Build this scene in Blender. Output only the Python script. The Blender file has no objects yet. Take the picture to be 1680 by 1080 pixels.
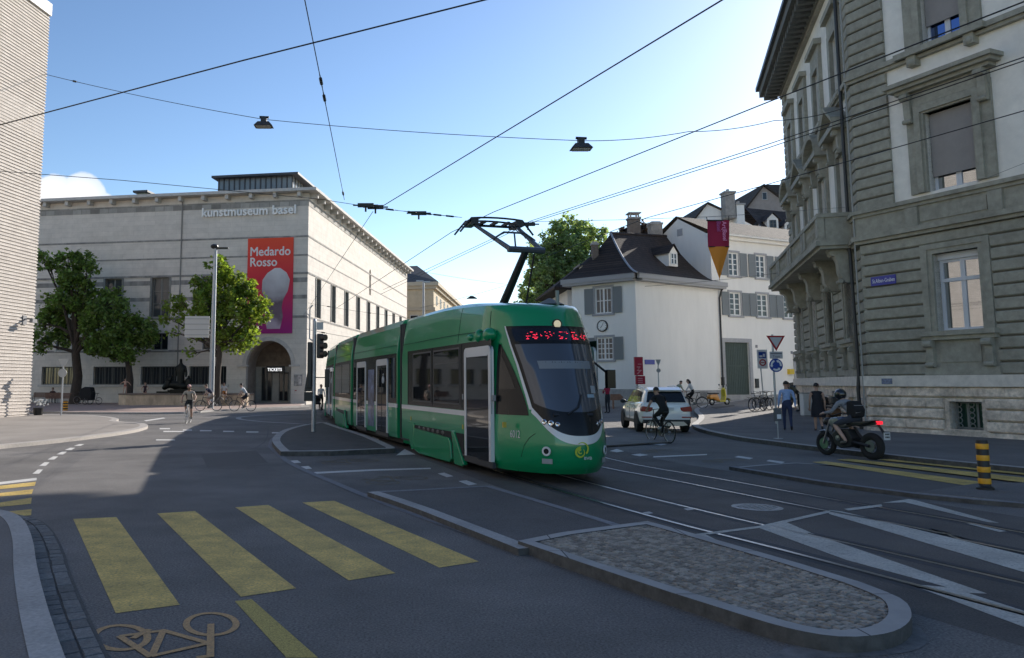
import bpy, bmesh, math, random
import numpy as np
from mathutils import Vector, Matrix
random.seed(7); rng=np.random.default_rng(7)
S=bpy.context.scene; COL=S.collection; R=math.radians
# ------------------------------------------------------------------ camera, sky, sun, exposure
F_PX,CX,EYE=1300.,670.,1.85
PITCH=math.atan(F_PX/12100.); CY=629-F_PX*math.tan(PITCH)
cam=bpy.data.cameras.new('camera'); co=bpy.data.objects.new('camera',cam); COL.objects.link(co); S.camera=co
cam.sensor_fit='HORIZONTAL'; cam.sensor_width=36; cam.lens=F_PX/1680*36
cam.shift_x=(840-CX)/1680; cam.shift_y=-(540-CY)/1680; cam.clip_end=2000; cam.clip_start=.1
co.location=(0,0,EYE); co.rotation_euler=(R(90)+PITCH,0,0)
SUN_AZ,SUN_EL=R(40),R(24)
wd=bpy.data.worlds.new('World'); S.world=wd; wd.use_nodes=True
def build_world():
    nt=wd.node_tree; N=nt.nodes; L=nt.links; N.clear()
    out=N.new('ShaderNodeOutputWorld'); bg=N.new('ShaderNodeBackground'); sky=N.new('ShaderNodeTexSky')
    sky.sky_type='NISHITA'; sky.sun_disc=False; sky.sun_elevation=SUN_EL; sky.sun_rotation=SUN_AZ
    sky.air_density=1.0; sky.dust_density=0.36; sky.ozone_density=1.6; sky.altitude=300
    bg.inputs['Strength'].default_value=.078
    # a small bank of cumulus low over the museum roof
    geo=N.new('ShaderNodeTexCoord'); nz=N.new('ShaderNodeTexNoise'); nz.inputs['Scale'].default_value=14; nz.inputs['Detail'].default_value=7
    L.new(geo.outputs['Generated'],nz.inputs['Vector'])
    def dirblob(az,el,rad):
        d=Vector((math.sin(az)*math.cos(el),math.cos(az)*math.cos(el),math.sin(el)))
        dist=N.new('ShaderNodeVectorMath'); dist.operation='DISTANCE'; L.new(geo.outputs['Generated'],dist.inputs[0]); dist.inputs[1].default_value=d
        m=N.new('ShaderNodeMapRange'); L.new(dist.outputs['Value'],m.inputs['Value']); m.inputs['From Min'].default_value=rad; m.inputs['From Max'].default_value=rad*.25
        return m.outputs['Result']
    b=None
    for az,el,rad in ((-22.9,12.2,.055),(-24.6,12.0,.06),(-26.6,11.6,.07),(-29,11,.09),(-21.3,11.4,.045)):
        o=dirblob(R(az),R(el),rad)
        if b is None: b=o
        else:
            mx=N.new('ShaderNodeMath'); mx.operation='MAXIMUM'; L.new(b,mx.inputs[0]); L.new(o,mx.inputs[1]); b=mx.outputs[0]
    ad=N.new('ShaderNodeMath'); ad.operation='MULTIPLY_ADD'; L.new(nz.outputs['Fac'],ad.inputs[0]); ad.inputs[1].default_value=1.1; L.new(b,ad.inputs[2])
    mr=N.new('ShaderNodeMapRange'); L.new(ad.outputs[0],mr.inputs['Value']); mr.inputs['From Min'].default_value=1.18; mr.inputs['From Max'].default_value=1.26
    sc=N.new('ShaderNodeMath'); sc.operation='MULTIPLY'; L.new(mr.outputs['Result'],sc.inputs[0]); L.new(b,sc.inputs[1]); sc.use_clamp=True
    mix=N.new('ShaderNodeMix'); mix.data_type='RGBA'; L.new(sc.outputs[0],mix.inputs['Factor']); gm=N.new('ShaderNodeGamma'); gm.inputs['Gamma'].default_value=1.22; L.new(sky.outputs[0],gm.inputs['Color']); L.new(gm.outputs[0],mix.inputs['A']); mix.inputs['B'].default_value=(8.8,8.8,9.0,1)
    L.new(mix.outputs['Result'],bg.inputs['Color']); L.new(bg.outputs[0],out.inputs['Surface'])
build_world()
sl=bpy.data.lights.new('sun','SUN'); so=bpy.data.objects.new('sun',sl); COL.objects.link(so)
sl.energy=4.0; sl.angle=R(.5); sl.color=(1,.93,.84)
sd=Vector((math.sin(SUN_AZ)*math.cos(SUN_EL),math.cos(SUN_AZ)*math.cos(SUN_EL),math.sin(SUN_EL)))
so.rotation_euler=sd.to_track_quat('Z','Y').to_euler(); so.location=(30,40,40)
S.view_settings.view_transform='Standard'; S.view_settings.look='None'; S.view_settings.exposure=0.72; S.view_settings.gamma=1
S.cycles.max_bounces=10; S.cycles.diffuse_bounces=7; S.cycles.use_denoising=True
# ------------------------------------------------------------------ from the photograph's pixels to places on the ground
def ray(x,y):
    a=(x-CX)/F_PX; b=-(y-CY)/F_PX
    return Vector((a,math.cos(PITCH)-b*math.sin(PITCH),math.sin(PITCH)+b*math.cos(PITCH)))
def g(x,y,z=0):
    d=ray(x,y); t=(z-EYE)/d.z; return Vector((d.x*t,d.y*t))
def aty(x,y,Y):
    d=ray(x,y); t=Y/d.y; return Vector((d.x*t,Y,EYE+d.z*t))
def on_wall(x,y,A,B):
    d=ray(x,y); A=Vector(A[:2]);B=Vector(B[:2]); n=Vector((-(B-A).y,(B-A).x)); t=n.dot(A)/n.dot(d.xy); return Vector((d.x*t,d.y*t,EYE+d.z*t))
def dv(az): return Vector((math.sin(R(az)),math.cos(R(az)),0))
def gz(x,y): return max(0.,(.9*x+.436*y-27)*.025)
# ------------------------------------------------------------------ materials
MATS={}
def lin(c):
    return tuple((v/255/12.92 if v/255<=.04045 else ((v/255+.055)/1.055)**2.4) for v in c)
def M(name,col,rough=.7,metal=0,var=0.,vscale=2.,bump=0.,bscale=30.,coat=0.,var2=0.,v2scale=.3,spec=.5,stretch=None,emit=None,estr=0,wear=None):
    if name in MATS: return MATS[name]
    m=bpy.data.materials.new(name); m.use_nodes=True; N=m.node_tree.nodes; L=m.node_tree.links; p=N['Principled BSDF']
    c=(*col,1); p.inputs['Base Color'].default_value=c; p.inputs['Roughness'].default_value=rough; p.inputs['Metallic'].default_value=metal
    p.inputs['Coat Weight'].default_value=coat; p.inputs['Coat Roughness'].default_value=.04; p.inputs['Specular IOR Level'].default_value=spec
    if emit: p.inputs['Emission Color'].default_value=(*emit,1); p.inputs['Emission Strength'].default_value=estr
    tc=N.new('ShaderNodeTexCoord'); src=tc.outputs['Object']
    if stretch:
        mp=N.new('ShaderNodeMapping'); mp.inputs['Scale'].default_value=stretch; L.new(src,mp.inputs[0]); src=mp.outputs[0]
    last=None
    for amt,scl in ((var,vscale),(var2,v2scale)):
        if amt<=0: continue
        nz=N.new('ShaderNodeTexNoise'); nz.inputs['Scale'].default_value=scl; nz.inputs['Detail'].default_value=6; nz.inputs['Roughness'].default_value=.65; L.new(src,nz.inputs['Vector'])
        mr=N.new('ShaderNodeMapRange'); L.new(nz.outputs['Fac'],mr.inputs['Value']); mr.inputs['From Min'].default_value=.34; mr.inputs['From Max'].default_value=.66; mr.clamp=False
        mr.inputs['To Min'].default_value=1-amt; mr.inputs['To Max'].default_value=1+amt
        mx=N.new('ShaderNodeMix'); mx.data_type='RGBA'; mx.blend_type='MULTIPLY'; mx.inputs['Factor'].default_value=1
        if last: L.new(last,mx.inputs['A'])
        else: mx.inputs['A'].default_value=c
        L.new(mr.outputs['Result'],mx.inputs['B']); last=mx.outputs['Result']
    if wear:   # worn through to the asphalt in specks and scuffs
        f=None
        for scl,t0,t1 in ((wear[1],.56,.66),(wear[1]*.12,.60,.78)):
            nz=N.new('ShaderNodeTexNoise'); nz.inputs['Scale'].default_value=scl; nz.inputs['Detail'].default_value=8; nz.inputs['Roughness'].default_value=.7; L.new(src,nz.inputs['Vector'])
            mr=N.new('ShaderNodeMapRange'); L.new(nz.outputs['Fac'],mr.inputs['Value']); mr.inputs['From Min'].default_value=t0; mr.inputs['From Max'].default_value=t1; mr.inputs['To Max'].default_value=wear[2]
            if f is None: f=mr.outputs['Result']
            else:
                mm=N.new('ShaderNodeMath'); mm.operation='MAXIMUM'; L.new(f,mm.inputs[0]); L.new(mr.outputs['Result'],mm.inputs[1]); f=mm.outputs[0]
        mx=N.new('ShaderNodeMix'); mx.data_type='RGBA'; L.new(f,mx.inputs['Factor']); mx.inputs['B'].default_value=(*wear[0],1)
        if last: L.new(last,mx.inputs['A'])
        else: mx.inputs['A'].default_value=c
        last=mx.outputs['Result']
    if last: L.new(last,p.inputs['Base Color'])
    if bump>0:
        nz=N.new('ShaderNodeTexNoise'); nz.inputs['Scale'].default_value=bscale; nz.inputs['Detail'].default_value=4; L.new(src,nz.inputs['Vector'])
        b=N.new('ShaderNodeBump'); b.inputs['Strength'].default_value=bump; b.inputs['Distance'].default_value=.02; L.new(nz.outputs['Fac'],b.inputs['Height']); L.new(b.outputs[0],p.inputs['Normal'])
    MATS[name]=m; return m
def Mbrick(name,c1,c2,mortar,bw,bh,ms=.01,rough=.8,bump=.3,var=.15,horiz='xy',off=.5,dist=.01,bands=()):
    """masonry, tiles or setts: rows of blocks by height (or in plan) with their own shade, joints and relief"""
    if name in MATS: return MATS[name]
    m=bpy.data.materials.new(name); m.use_nodes=True; N=m.node_tree.nodes; L=m.node_tree.links; p=N['Principled BSDF']; p.inputs['Roughness'].default_value=rough
    tc=N.new('ShaderNodeTexCoord'); sp=N.new('ShaderNodeSeparateXYZ'); L.new(tc.outputs['Object'],sp.inputs[0]); cb=N.new('ShaderNodeCombineXYZ')
    if horiz=='plan': L.new(sp.outputs[0],cb.inputs[0]); L.new(sp.outputs[1],cb.inputs[1])
    else:
        ad=N.new('ShaderNodeMath'); L.new(sp.outputs[0],ad.inputs[0]); L.new(sp.outputs[1],ad.inputs[1]); L.new(ad.outputs[0],cb.inputs[0]); L.new(sp.outputs[2],cb.inputs[1])
    br=N.new('ShaderNodeTexBrick'); L.new(cb.outputs[0],br.inputs['Vector']); br.offset=off
    br.inputs['Scale'].default_value=1; br.inputs['Brick Width'].default_value=bw; br.inputs['Row Height'].default_value=bh; br.inputs['Mortar Size'].default_value=ms; br.inputs['Mortar Smooth'].default_value=.3
    br.inputs['Color1'].default_value=(*c1,1); br.inputs['Color2'].default_value=(*c2,1); br.inputs['Mortar'].default_value=(*mortar,1)
    nz=N.new('ShaderNodeTexNoise'); nz.inputs['Scale'].default_value=1.3; nz.inputs['Detail'].default_value=7; nz.inputs['Roughness'].default_value=.7; L.new(tc.outputs['Object'],nz.inputs['Vector'])
    mr=N.new('ShaderNodeMapRange'); L.new(nz.outputs['Fac'],mr.inputs['Value']); mr.inputs['From Min'].default_value=.25; mr.inputs['From Max'].default_value=.75; mr.inputs['To Min'].default_value=1-var; mr.inputs['To Max'].default_value=1+var
    mx=N.new('ShaderNodeMix'); mx.data_type='RGBA'; mx.blend_type='MULTIPLY'; mx.inputs['Factor'].default_value=1; L.new(br.outputs['Color'],mx.inputs['A']); L.new(mr.outputs['Result'],mx.inputs['B']); last=mx.outputs['Result']
    L.new(last,p.inputs['Base Color'])
    b=N.new('ShaderNodeBump'); b.inputs['Strength'].default_value=bump; b.inputs['Distance'].default_value=dist; b.invert=True
    ad2=N.new('ShaderNodeMath'); ad2.operation='MULTIPLY_ADD'; L.new(nz.outputs['Fac'],ad2.inputs[0]); ad2.inputs[1].default_value=.35; L.new(br.outputs['Fac'],ad2.inputs[2]); L.new(ad2.outputs[0],b.inputs['Height']); L.new(b.outputs[0],p.inputs['Normal'])
    MATS[name]=m; return m
def Mleaf(name,c,hue=.35,trans=.45):
    if name in MATS: return MATS[name]
    m=bpy.data.materials.new(name); m.use_nodes=True; N=m.node_tree.nodes; L=m.node_tree.links; p=N['Principled BSDF']; out=N['Material Output']
    ge=N.new('ShaderNodeNewGeometry'); hs=N.new('ShaderNodeHueSaturation'); hs.inputs['Color'].default_value=(*c,1)
    mv=N.new('ShaderNodeMapRange'); L.new(ge.outputs['Random Per Island'],mv.inputs['Value']); mv.inputs['To Min'].default_value=1-hue; mv.inputs['To Max'].default_value=1+hue; L.new(mv.outputs['Result'],hs.inputs['Value'])
    mh=N.new('ShaderNodeMapRange'); L.new(ge.outputs['Random Per Island'],mh.inputs['Value']); mh.inputs['To Min'].default_value=.485; mh.inputs['To Max'].default_value=.515; L.new(mh.outputs['Result'],hs.inputs['Hue'])
    L.new(hs.outputs[0],p.inputs['Base Color']); p.inputs['Roughness'].default_value=.5
    tr=N.new('ShaderNodeBsdfTranslucent'); bright=N.new('ShaderNodeMix'); bright.data_type='RGBA'; bright.blend_type='MULTIPLY'; bright.inputs['Factor'].default_value=1; L.new(hs.outputs[0],bright.inputs['A']); bright.inputs['B'].default_value=(2.2,2.0,.9,1)
    L.new(bright.outputs['Result'],tr.inputs['Color']); mx=N.new('ShaderNodeMixShader'); mx.inputs[0].default_value=trans; L.new(p.outputs[0],mx.inputs[1]); L.new(tr.outputs[0],mx.inputs[2]); L.new(mx.outputs[0],out.inputs['Surface'])
    MATS[name]=m; return m
# ------------------------------------------------------------------ mesh builder
class MB:
    def __init__(s,T=None): s.v=[]; s.f=[]; s.m=[]; s.T=T or Matrix.Identity(4)
    def add(s,vs,fs,mi=0,T=None):
        k=len(s.v); TT=s.T@T if T is not None else s.T
        s.v+=[TT@Vector(p) for p in vs]; s.f+=[tuple(i+k for i in f) for f in fs]; s.m+=[mi]*len(fs); return s
    def box(s,x0,x1,y0,y1,z0,z1,mi=0,T=None):
        return s.add([(x0,y0,z0),(x1,y0,z0),(x1,y1,z0),(x0,y1,z0),(x0,y0,z1),(x1,y0,z1),(x1,y1,z1),(x0,y1,z1)],
              [(0,3,2,1),(4,5,6,7),(0,1,5,4),(1,2,6,5),(2,3,7,6),(3,0,4,7)],mi,T)
    def quad(s,a,b,c,d,mi=0,T=None): return s.add([a,b,c,d],[(0,1,2,3)],mi,T)
    def prism(s,poly,z0,z1,mi=0,T=None):
        n=len(poly); return s.add([(p[0],p[1],z0) for p in poly]+[(p[0],p[1],z1) for p in poly],[tuple(range(n))[::-1],tuple(range(n,2*n))]+[(i,(i+1)%n,n+(i+1)%n,n+i) for i in range(n)],mi,T)
    def extr(s,poly,ax,a0,a1,mi=0,T=None):
        """extrude a 2d outline along axis 'x' (outline y,z) or 'y' (outline x,z)"""
        f=(lambda p,a:(a,p[0],p[1])) if ax=='x' else (lambda p,a:(p[0],a,p[1]))
        n=len(poly); return s.add([f(p,a0) for p in poly]+[f(p,a1) for p in poly],[tuple(range(n)),tuple(range(n,2*n))[::-1]]+[(i,n+i,n+(i+1)%n,(i+1)%n) for i in range(n)],mi,T)
    def tube(s,pts,r,n=8,mi=0,cap=True,T=None):
        pts=[Vector(p) for p in pts]; rs=r if isinstance(r,(list,tuple)) else [r]*len(pts); vs=[]; fs=[]; up=None
        for i,p in enumerate(pts):
            t=((pts[min(i+1,len(pts)-1)]-p).normalized()+(p-pts[max(i-1,0)]).normalized())
            t=t.normalized() if t.length>1e-6 else Vector((0,0,1))
            if up is None: up=Vector((0,0,1)) if abs(t.z)<.9 else Vector((1,0,0))
            a=up.cross(t); a=a.normalized() if a.length>1e-4 else Vector((1,0,0)).cross(t).normalized(); b=t.cross(a); up=b
            vs+=[p+(a*math.cos(2*math.pi*k/n)+b*math.sin(2*math.pi*k/n))*rs[i] for k in range(n)]
        for i in range(len(pts)-1):
            for k in range(n): fs.append((i*n+k,i*n+(k+1)%n,(i+1)*n+(k+1)%n,(i+1)*n+k))
        if cap: fs+=[tuple(range(n))[::-1],tuple(range((len(pts)-1)*n,len(pts)*n))]
        return s.add(vs,fs,mi,T)
    def lathe(s,prof,n=16,mi=0,T=None,ax='z'):
        vs=[]; fs=[]
        for r,h in prof:
            for k in range(n):
                c,q=math.cos(2*math.pi*k/n)*r,math.sin(2*math.pi*k/n)*r
                vs.append((c,q,h) if ax=='z' else ((h,c,q) if ax=='x' else (c,h,q)))
        for i in range(len(prof)-1):
            for k in range(n): fs.append((i*n+k,i*n+(k+1)%n,(i+1)*n+(k+1)%n,(i+1)*n+k))
        fs+=[tuple(range(n))[::-1],tuple(range((len(prof)-1)*n,len(prof)*n))]
        return s.add(vs,fs,mi,T)
    def torus(s,c,Rr,r,n=28,k=8,ax='x',mi=0,T=None):
        vs=[];fs=[]
        for i in range(n):
            a=2*math.pi*i/n
            for j in range(k):
                b=2*math.pi*j/k; q=Rr+r*math.cos(b); h=r*math.sin(b); u,w=q*math.cos(a),q*math.sin(a)
                p=(h,u,w) if ax=='x' else ((u,h,w) if ax=='y' else (u,w,h)); vs.append((c[0]+p[0],c[1]+p[1],c[2]+p[2]))
        for i in range(n):
            for j in range(k): fs.append((i*k+j,((i+1)%n)*k+j,((i+1)%n)*k+(j+1)%k,i*k+(j+1)%k))
        return s.add(vs,fs,mi,T)
    def ball(s,c,r,n=12,m=8,mi=0,T=None,noise=0):
        rx,ry,rz=r if isinstance(r,(tuple,list)) else (r,r,r); vs=[];fs=[]
        for i in range(m+1):
            a=math.pi*i/m
            for k in range(n):
                b=2*math.pi*k/n; q=1+noise*(random.random()-.5); vs.append((c[0]+rx*q*math.sin(a)*math.cos(b),c[1]+ry*q*math.sin(a)*math.sin(b),c[2]+rz*q*math.cos(a)))
        for i in range(m):
            for k in range(n): fs.append((i*n+k,(i+1)*n+k,(i+1)*n+(k+1)%n,i*n+(k+1)%n))
        return s.add(vs,fs,mi,T)
    def grid(s,fn,nu,nv,mi=0,T=None):
        vs=[fn(i/nu,j/nv) for j in range(nv+1) for i in range(nu+1)]
        return s.add(vs,[(j*(nu+1)+i,j*(nu+1)+i+1,(j+1)*(nu+1)+i+1,(j+1)*(nu+1)+i) for j in range(nv) for i in range(nu)],mi,T)
    def build(s,name,mats,parent=None,smooth=False,bevel=0,seg=2,merge=True,fix=True,loc=None,ang=None):
        me=bpy.data.meshes.new(name); me.from_pydata([tuple(v) for v in s.v],[],s.f); mats=mats if isinstance(mats,(list,tuple)) else [mats]
        for m in mats: me.materials.append(m)
        if len(mats)>1: me.polygons.foreach_set('material_index',s.m)
        bm=bmesh.new(); bm.from_mesh(me)
        if merge: bmesh.ops.remove_doubles(bm,verts=bm.verts,dist=1e-4)
        if fix: bmesh.ops.recalc_face_normals(bm,faces=bm.faces)
        if bevel>0:
            es=[e for e in bm.edges if len(e.link_faces)==2 and e.calc_face_angle(0)>R(30)]
            if es: bmesh.ops.bevel(bm,geom=es,offset=bevel,segments=seg,affect='EDGES',clamp_overlap=True,profile=.6)
        if smooth:
            for f in bm.faces: f.smooth=True
            for e in bm.edges:
                if len(e.link_faces)==2 and e.calc_face_angle(0)>R(ang or 40): e.smooth=False
        bm.to_mesh(me); bm.free(); me.update()
        o=bpy.data.objects.new(name,me); COL.objects.link(o)
        if parent: o.parent=parent
        if loc: o.location=loc
        return o
def tag(o,label=None,cat=None,group=None,kind=None):
    if label: o['label']=label
    if cat: o['category']=cat
    if group: o['group']=group
    if kind: o['kind']=kind
    return o
def thing(name,label,cat,loc=(0,0,0),rz=0,group=None):
    o=bpy.data.objects.new(name,None); COL.objects.link(o); o.location=loc; o.rotation_euler=(0,0,rz); o.empty_display_size=.3
    return tag(o,label,cat,group)
def kids(o): return [c for c in bpy.data.objects if c.parent==o]
def dup(root,loc,rz,label,group=None,scale=1):
    r=root.copy(); COL.objects.link(r); r.location=loc; r.rotation_euler=(0,0,rz); r['label']=label; r.scale=(scale,)*3
    if group: r['group']=group
    for ch in kids(root):
        c=ch.copy(); COL.objects.link(c); c.parent=r
        for q in kids(ch):
            d=q.copy(); COL.objects.link(d); d.parent=c
    return r
def text(name,s,size,mat,T,parent=None,ext=.01,align='LEFT',sx=1,bold=0,space=1):
    cu=bpy.data.curves.new(name,'FONT'); cu.body=s; cu.size=size; cu.extrude=ext; cu.align_x=align; cu.space_character=space; cu.resolution_u=3
    o=bpy.data.objects.new(name,cu); COL.objects.link(o); dg=bpy.context.evaluated_depsgraph_get(); me=bpy.data.meshes.new_from_object(o.evaluated_get(dg)); bpy.data.objects.remove(o)
    me.transform(Matrix.Diagonal((sx,1,1,1)))
    if bold:   # heavier strokes: the outline repeated a little to each side, each a hair further forward
        bm=bmesh.new()
        for k,(dx,dy) in enumerate(((-bold,0),(bold,0),(0,bold),(0,-bold),(0,0))):
            m2=me.copy(); m2.transform(Matrix.Translation((dx,dy,.0015*k))); bm.from_mesh(m2); bpy.data.meshes.remove(m2)
        bm.to_mesh(me); bm.free()
    me.transform(T); me.materials.clear(); me.materials.append(mat)
    o=bpy.data.objects.new(name,me); COL.objects.link(o)
    if parent: o.parent=parent
    return o
def frame(origin,az,out_az,base=Vector((0,0,0)),z=0):
    """wall frame: x along the wall, y outwards from the wall, z up"""
    u=dv(az); w=dv(out_az); o=Vector((origin[0],origin[1],z))-Vector(base)
    return Matrix(((u.x,w.x,0,o.x),(u.y,w.y,0,o.y),(0,0,1,o.z),(0,0,0,1)))
def textframe(T,u,w,z,flip=False):
    """text lies in x,y of its own plane; stand it on a wall frame"""
    sx=-1 if flip else 1
    return T@Matrix.Translation((u,w,z))@Matrix(((sx,0,0,0),(0,0,1,0),(0,1,0,0),(0,0,0,1)))
def wall(mb,u0,u1,z0,z1,holes,depth=.25,mi=0,mr=None,v=0):
    us=sorted({u0,u1,*[h[0] for h in holes],*[h[1] for h in holes]}); zs=sorted({z0,z1,*[h[2] for h in holes],*[h[3] for h in holes]})
    us=[a for a in us if u0<=a<=u1]; zs=[a for a in zs if z0<=a<=z1]
    for a,b in zip(us,us[1:]):
        for c,d in zip(zs,zs[1:]):
            um,zm=(a+b)/2,(c+d)/2
            if any(h[0]<um<h[1] and h[2]<zm<h[3] for h in holes): continue
            mb.quad((a,v,c),(b,v,c),(b,v,d),(a,v,d),mi)
    for a,b,c,d in [h[:4] for h in holes]:
        r=mi if mr is None else mr
        mb.quad((a,v,c),(a,v-depth,c),(a,v-depth,d),(a,v,d),r); mb.quad((b,v,c),(b,v-depth,c),(b,v-depth,d),(b,v,d),r)
        mb.quad((a,v,c),(b,v,c),(b,v-depth,c),(a,v-depth,c),r); mb.quad((a,v,d),(b,v,d),(b,v-depth,d),(a,v-depth,d),r)
def surround(mb,u0,u1,z0,z1,w,p,mi=0,sill=True):
    mb.box(u0-w,u0,0,p,z0,z1+w,mi); mb.box(u1,u1+w,0,p,z0,z1+w,mi); mb.box(u0,u1,0,p,z1,z1+w,mi)
    if sill: mb.box(u0-w-.05,u1+w+.05,0,p+.08,z0-.14,z0,mi)
def window(T,parent,u0,u1,z0,z1,nx,nz,frm,glass,fw=.07,bar=.035,v=-.2,name='window',extra=None):
    f=MB(T); f.box(u0,u0+fw,v,v+.06,z0,z1); f.box(u1-fw,u1,v,v+.06,z0,z1); f.box(u0+fw,u1-fw,v,v+.06,z0,z0+fw); f.box(u0+fw,u1-fw,v,v+.06,z1-fw,z1)
    for i in range(1,nx):
        c=u0+fw+(u1-u0-2*fw)*i/nx; w=bar*(1.5 if nx%2==0 and i==nx//2 else .7); f.box(c-w,c+w,v+.004,v+.055,z0+fw,z1-fw)
    for j in range(1,nz):
        c=z0+fw+(z1-z0-2*fw)*j/nz; f.box(u0+fw,u1-fw,v+.002,v+.05,c-bar*.6,c+bar*.6)
    if extra: extra(f)
    o=f.build(name,frm,parent,merge=False)
    MB(T).quad((u0,v+.02,z0),(u1,v+.02,z0),(u1,v+.02,z1),(u0,v+.02,z1)).build('pane',glass,o,fix=False)
    return o
# ------------------------------------------------------------------ ground helpers
def conform(bm,dz):
    bmesh.ops.bisect_plane(bm,geom=bm.verts[:]+bm.edges[:]+bm.faces[:],plane_co=(30,0,0),plane_no=(.9,.436,0))
    for v in bm.verts: v.co.z+=gz(v.co.x,v.co.y)+dz
def flat(name,polys,dz,mat,label=None,cat=None,h=0,kind='structure',matside=None):
    bm=bmesh.new()
    for pl in polys:
        vs=[bm.verts.new((p[0],p[1],0)) for p in pl]; f=bm.faces.new(vs); f.normal_update()
        if f.normal.z<0: f.normal_flip()
    if h:
        r=bmesh.ops.extrude_face_region(bm,geom=bm.faces[:]); up=[e for e in r['geom'] if isinstance(e,bmesh.types.BMVert)]
        for v in up: v.co.z+=h
    bmesh.ops.recalc_face_normals(bm,faces=bm.faces)
    bmesh.ops.triangulate(bm,faces=[f for f in bm.faces if len(f.verts)>4]); conform(bm,dz)
    me=bpy.data.meshes.new(name); 
    me.materials.append(mat)
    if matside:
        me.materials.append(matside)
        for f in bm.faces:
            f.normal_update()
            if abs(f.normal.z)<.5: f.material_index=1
    bm.to_mesh(me); bm.free(); o=bpy.data.objects.new(name,me); COL.objects.link(o)
    return tag(o,label,cat,None,kind)
def ribbon(pts,w,off=0,closed=False):
    pts=[Vector(p[:2]) for p in pts]; n=len(pts); L=[];Rr=[]
    for i in range(n):
        a=pts[(i-1)%n] if (closed or i>0) else pts[i]; b=pts[(i+1)%n] if (closed or i<n-1) else pts[i]
        d1=(pts[i]-a); d2=(b-pts[i]); d1=d1.normalized() if d1.length>1e-6 else d2.normalized(); d2=d2.normalized() if d2.length>1e-6 else d1
        t=(d1+d2).normalized(); nn=Vector((-t.y,t.x)); k=1/max(.5,nn.dot(Vector((-d1.y,d1.x))))
        L.append(pts[i]+nn*(off+w/2)*k); Rr.append(pts[i]+nn*(off-w/2)*k)
    m=n if closed else n-1
    return [[L[i],L[(i+1)%n],Rr[(i+1)%n],Rr[i]] for i in range(m)]
def smoothpath(pts,k=6):
    P=[Vector(p[:2]) for p in pts]; out=[]
    for i in range(len(P)-1):
        a=P[max(i-1,0)];b=P[i];c=P[i+1];d=P[min(i+2,len(P)-1)]
        for j in range(k):
            t=j/k; out.append(.5*((2*b)+(c-a)*t+(2*a-5*b+4*c-d)*t*t+(3*b-a-3*c+d)*t**3))
    out.append(P[-1]); return out
def clean(pl):
    out=[]
    for p in pl:
        if not out or (Vector(p[:2])-out[-1]).length>.02: out.append(Vector(p[:2]))
    return out
# ================================================================== GROUND
ASPH=M('asphalt',(.168,.157,.147),.85,var=.5,vscale=48,var2=.26,v2scale=.4,bump=.9,bscale=80)
ASPH2=M('asphalt_patch',(.12,.112,.105),.85,var=.38,vscale=55,var2=.15,v2scale=.6,bump=.45,bscale=150)
PAVE=M('pavement_asphalt',(.165,.155,.147),.88,var=.32,vscale=50,var2=.18,v2scale=.5,bump=.4,bscale=130)
KERB=M('granite_kerb',(.37,.355,.335),.75,var=.18,vscale=25,var2=.15,v2scale=1.2,bump=.25,bscale=60)
KSIDE=M('shaded_kerb_face',(.085,.083,.08),.85,var=.3,vscale=8,bump=.3,bscale=50)  # upright kerb sides darker than the tops: shade put into the colour
GUT=Mbrick('gutter_setts',(.14,.14,.14),(.19,.19,.19),(.06,.06,.06),.22,.16,.012,bump=.5,horiz='plan')
PLAZA=Mbrick('plaza_slabs',(.36,.265,.225),(.41,.31,.265),(.26,.2,.17),1.2,.6,.01,bump=.15,horiz='plan',var=.2)
YEL=M('yellow_paint',(.62,.43,.115),.7,var=.3,vscale=40,var2=.25,v2scale=2.2,bump=.3,bscale=150,wear=((.15,.14,.12),26,.75))
OCH=M('ochre_paint',(.50,.30,.13),.75,var=.3,vscale=60,bump=.3,bscale=150,wear=((.15,.14,.13),30,.8))
FADE=M('faded_ochre_paint',(.17,.14,.09),.8,var=.35,vscale=25,bump=.3,bscale=150)
WHT=M('white_paint',(.64,.62,.58),.7,var=.15,vscale=30,bump=.2,bscale=120,wear=((.15,.14,.13),24,.7))
GREYP=M('worn_pale_paint',(.50,.48,.425),.8,var=.2,vscale=40,var2=.2,v2scale=1,bump=.3,bscale=120,wear=((.14,.13,.12),18,.8))
STEEL=M('rail_steel',(.42,.43,.45),.28,1,var=.2,vscale=15)
GROOVE=M('rail_groove',(.02,.02,.02),.9)
SETT=M('sett_joints',(.055,.05,.042),.95,var=.4,vscale=30,bump=.6,bscale=60)
SETTF=Mbrick('dark_sett_paving',(.085,.08,.07),(.11,.10,.09),(.05,.05,.045),.13,.10,.01,bump=.6,horiz='plan',var=.25)
P=lambda l:[g(*p) for p in l]
flat('road',[[(-140,-40),(160,-40),(160,220),(-140,220)]],0,ASPH,'dark grey asphalt road filling the junction','road')
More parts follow.
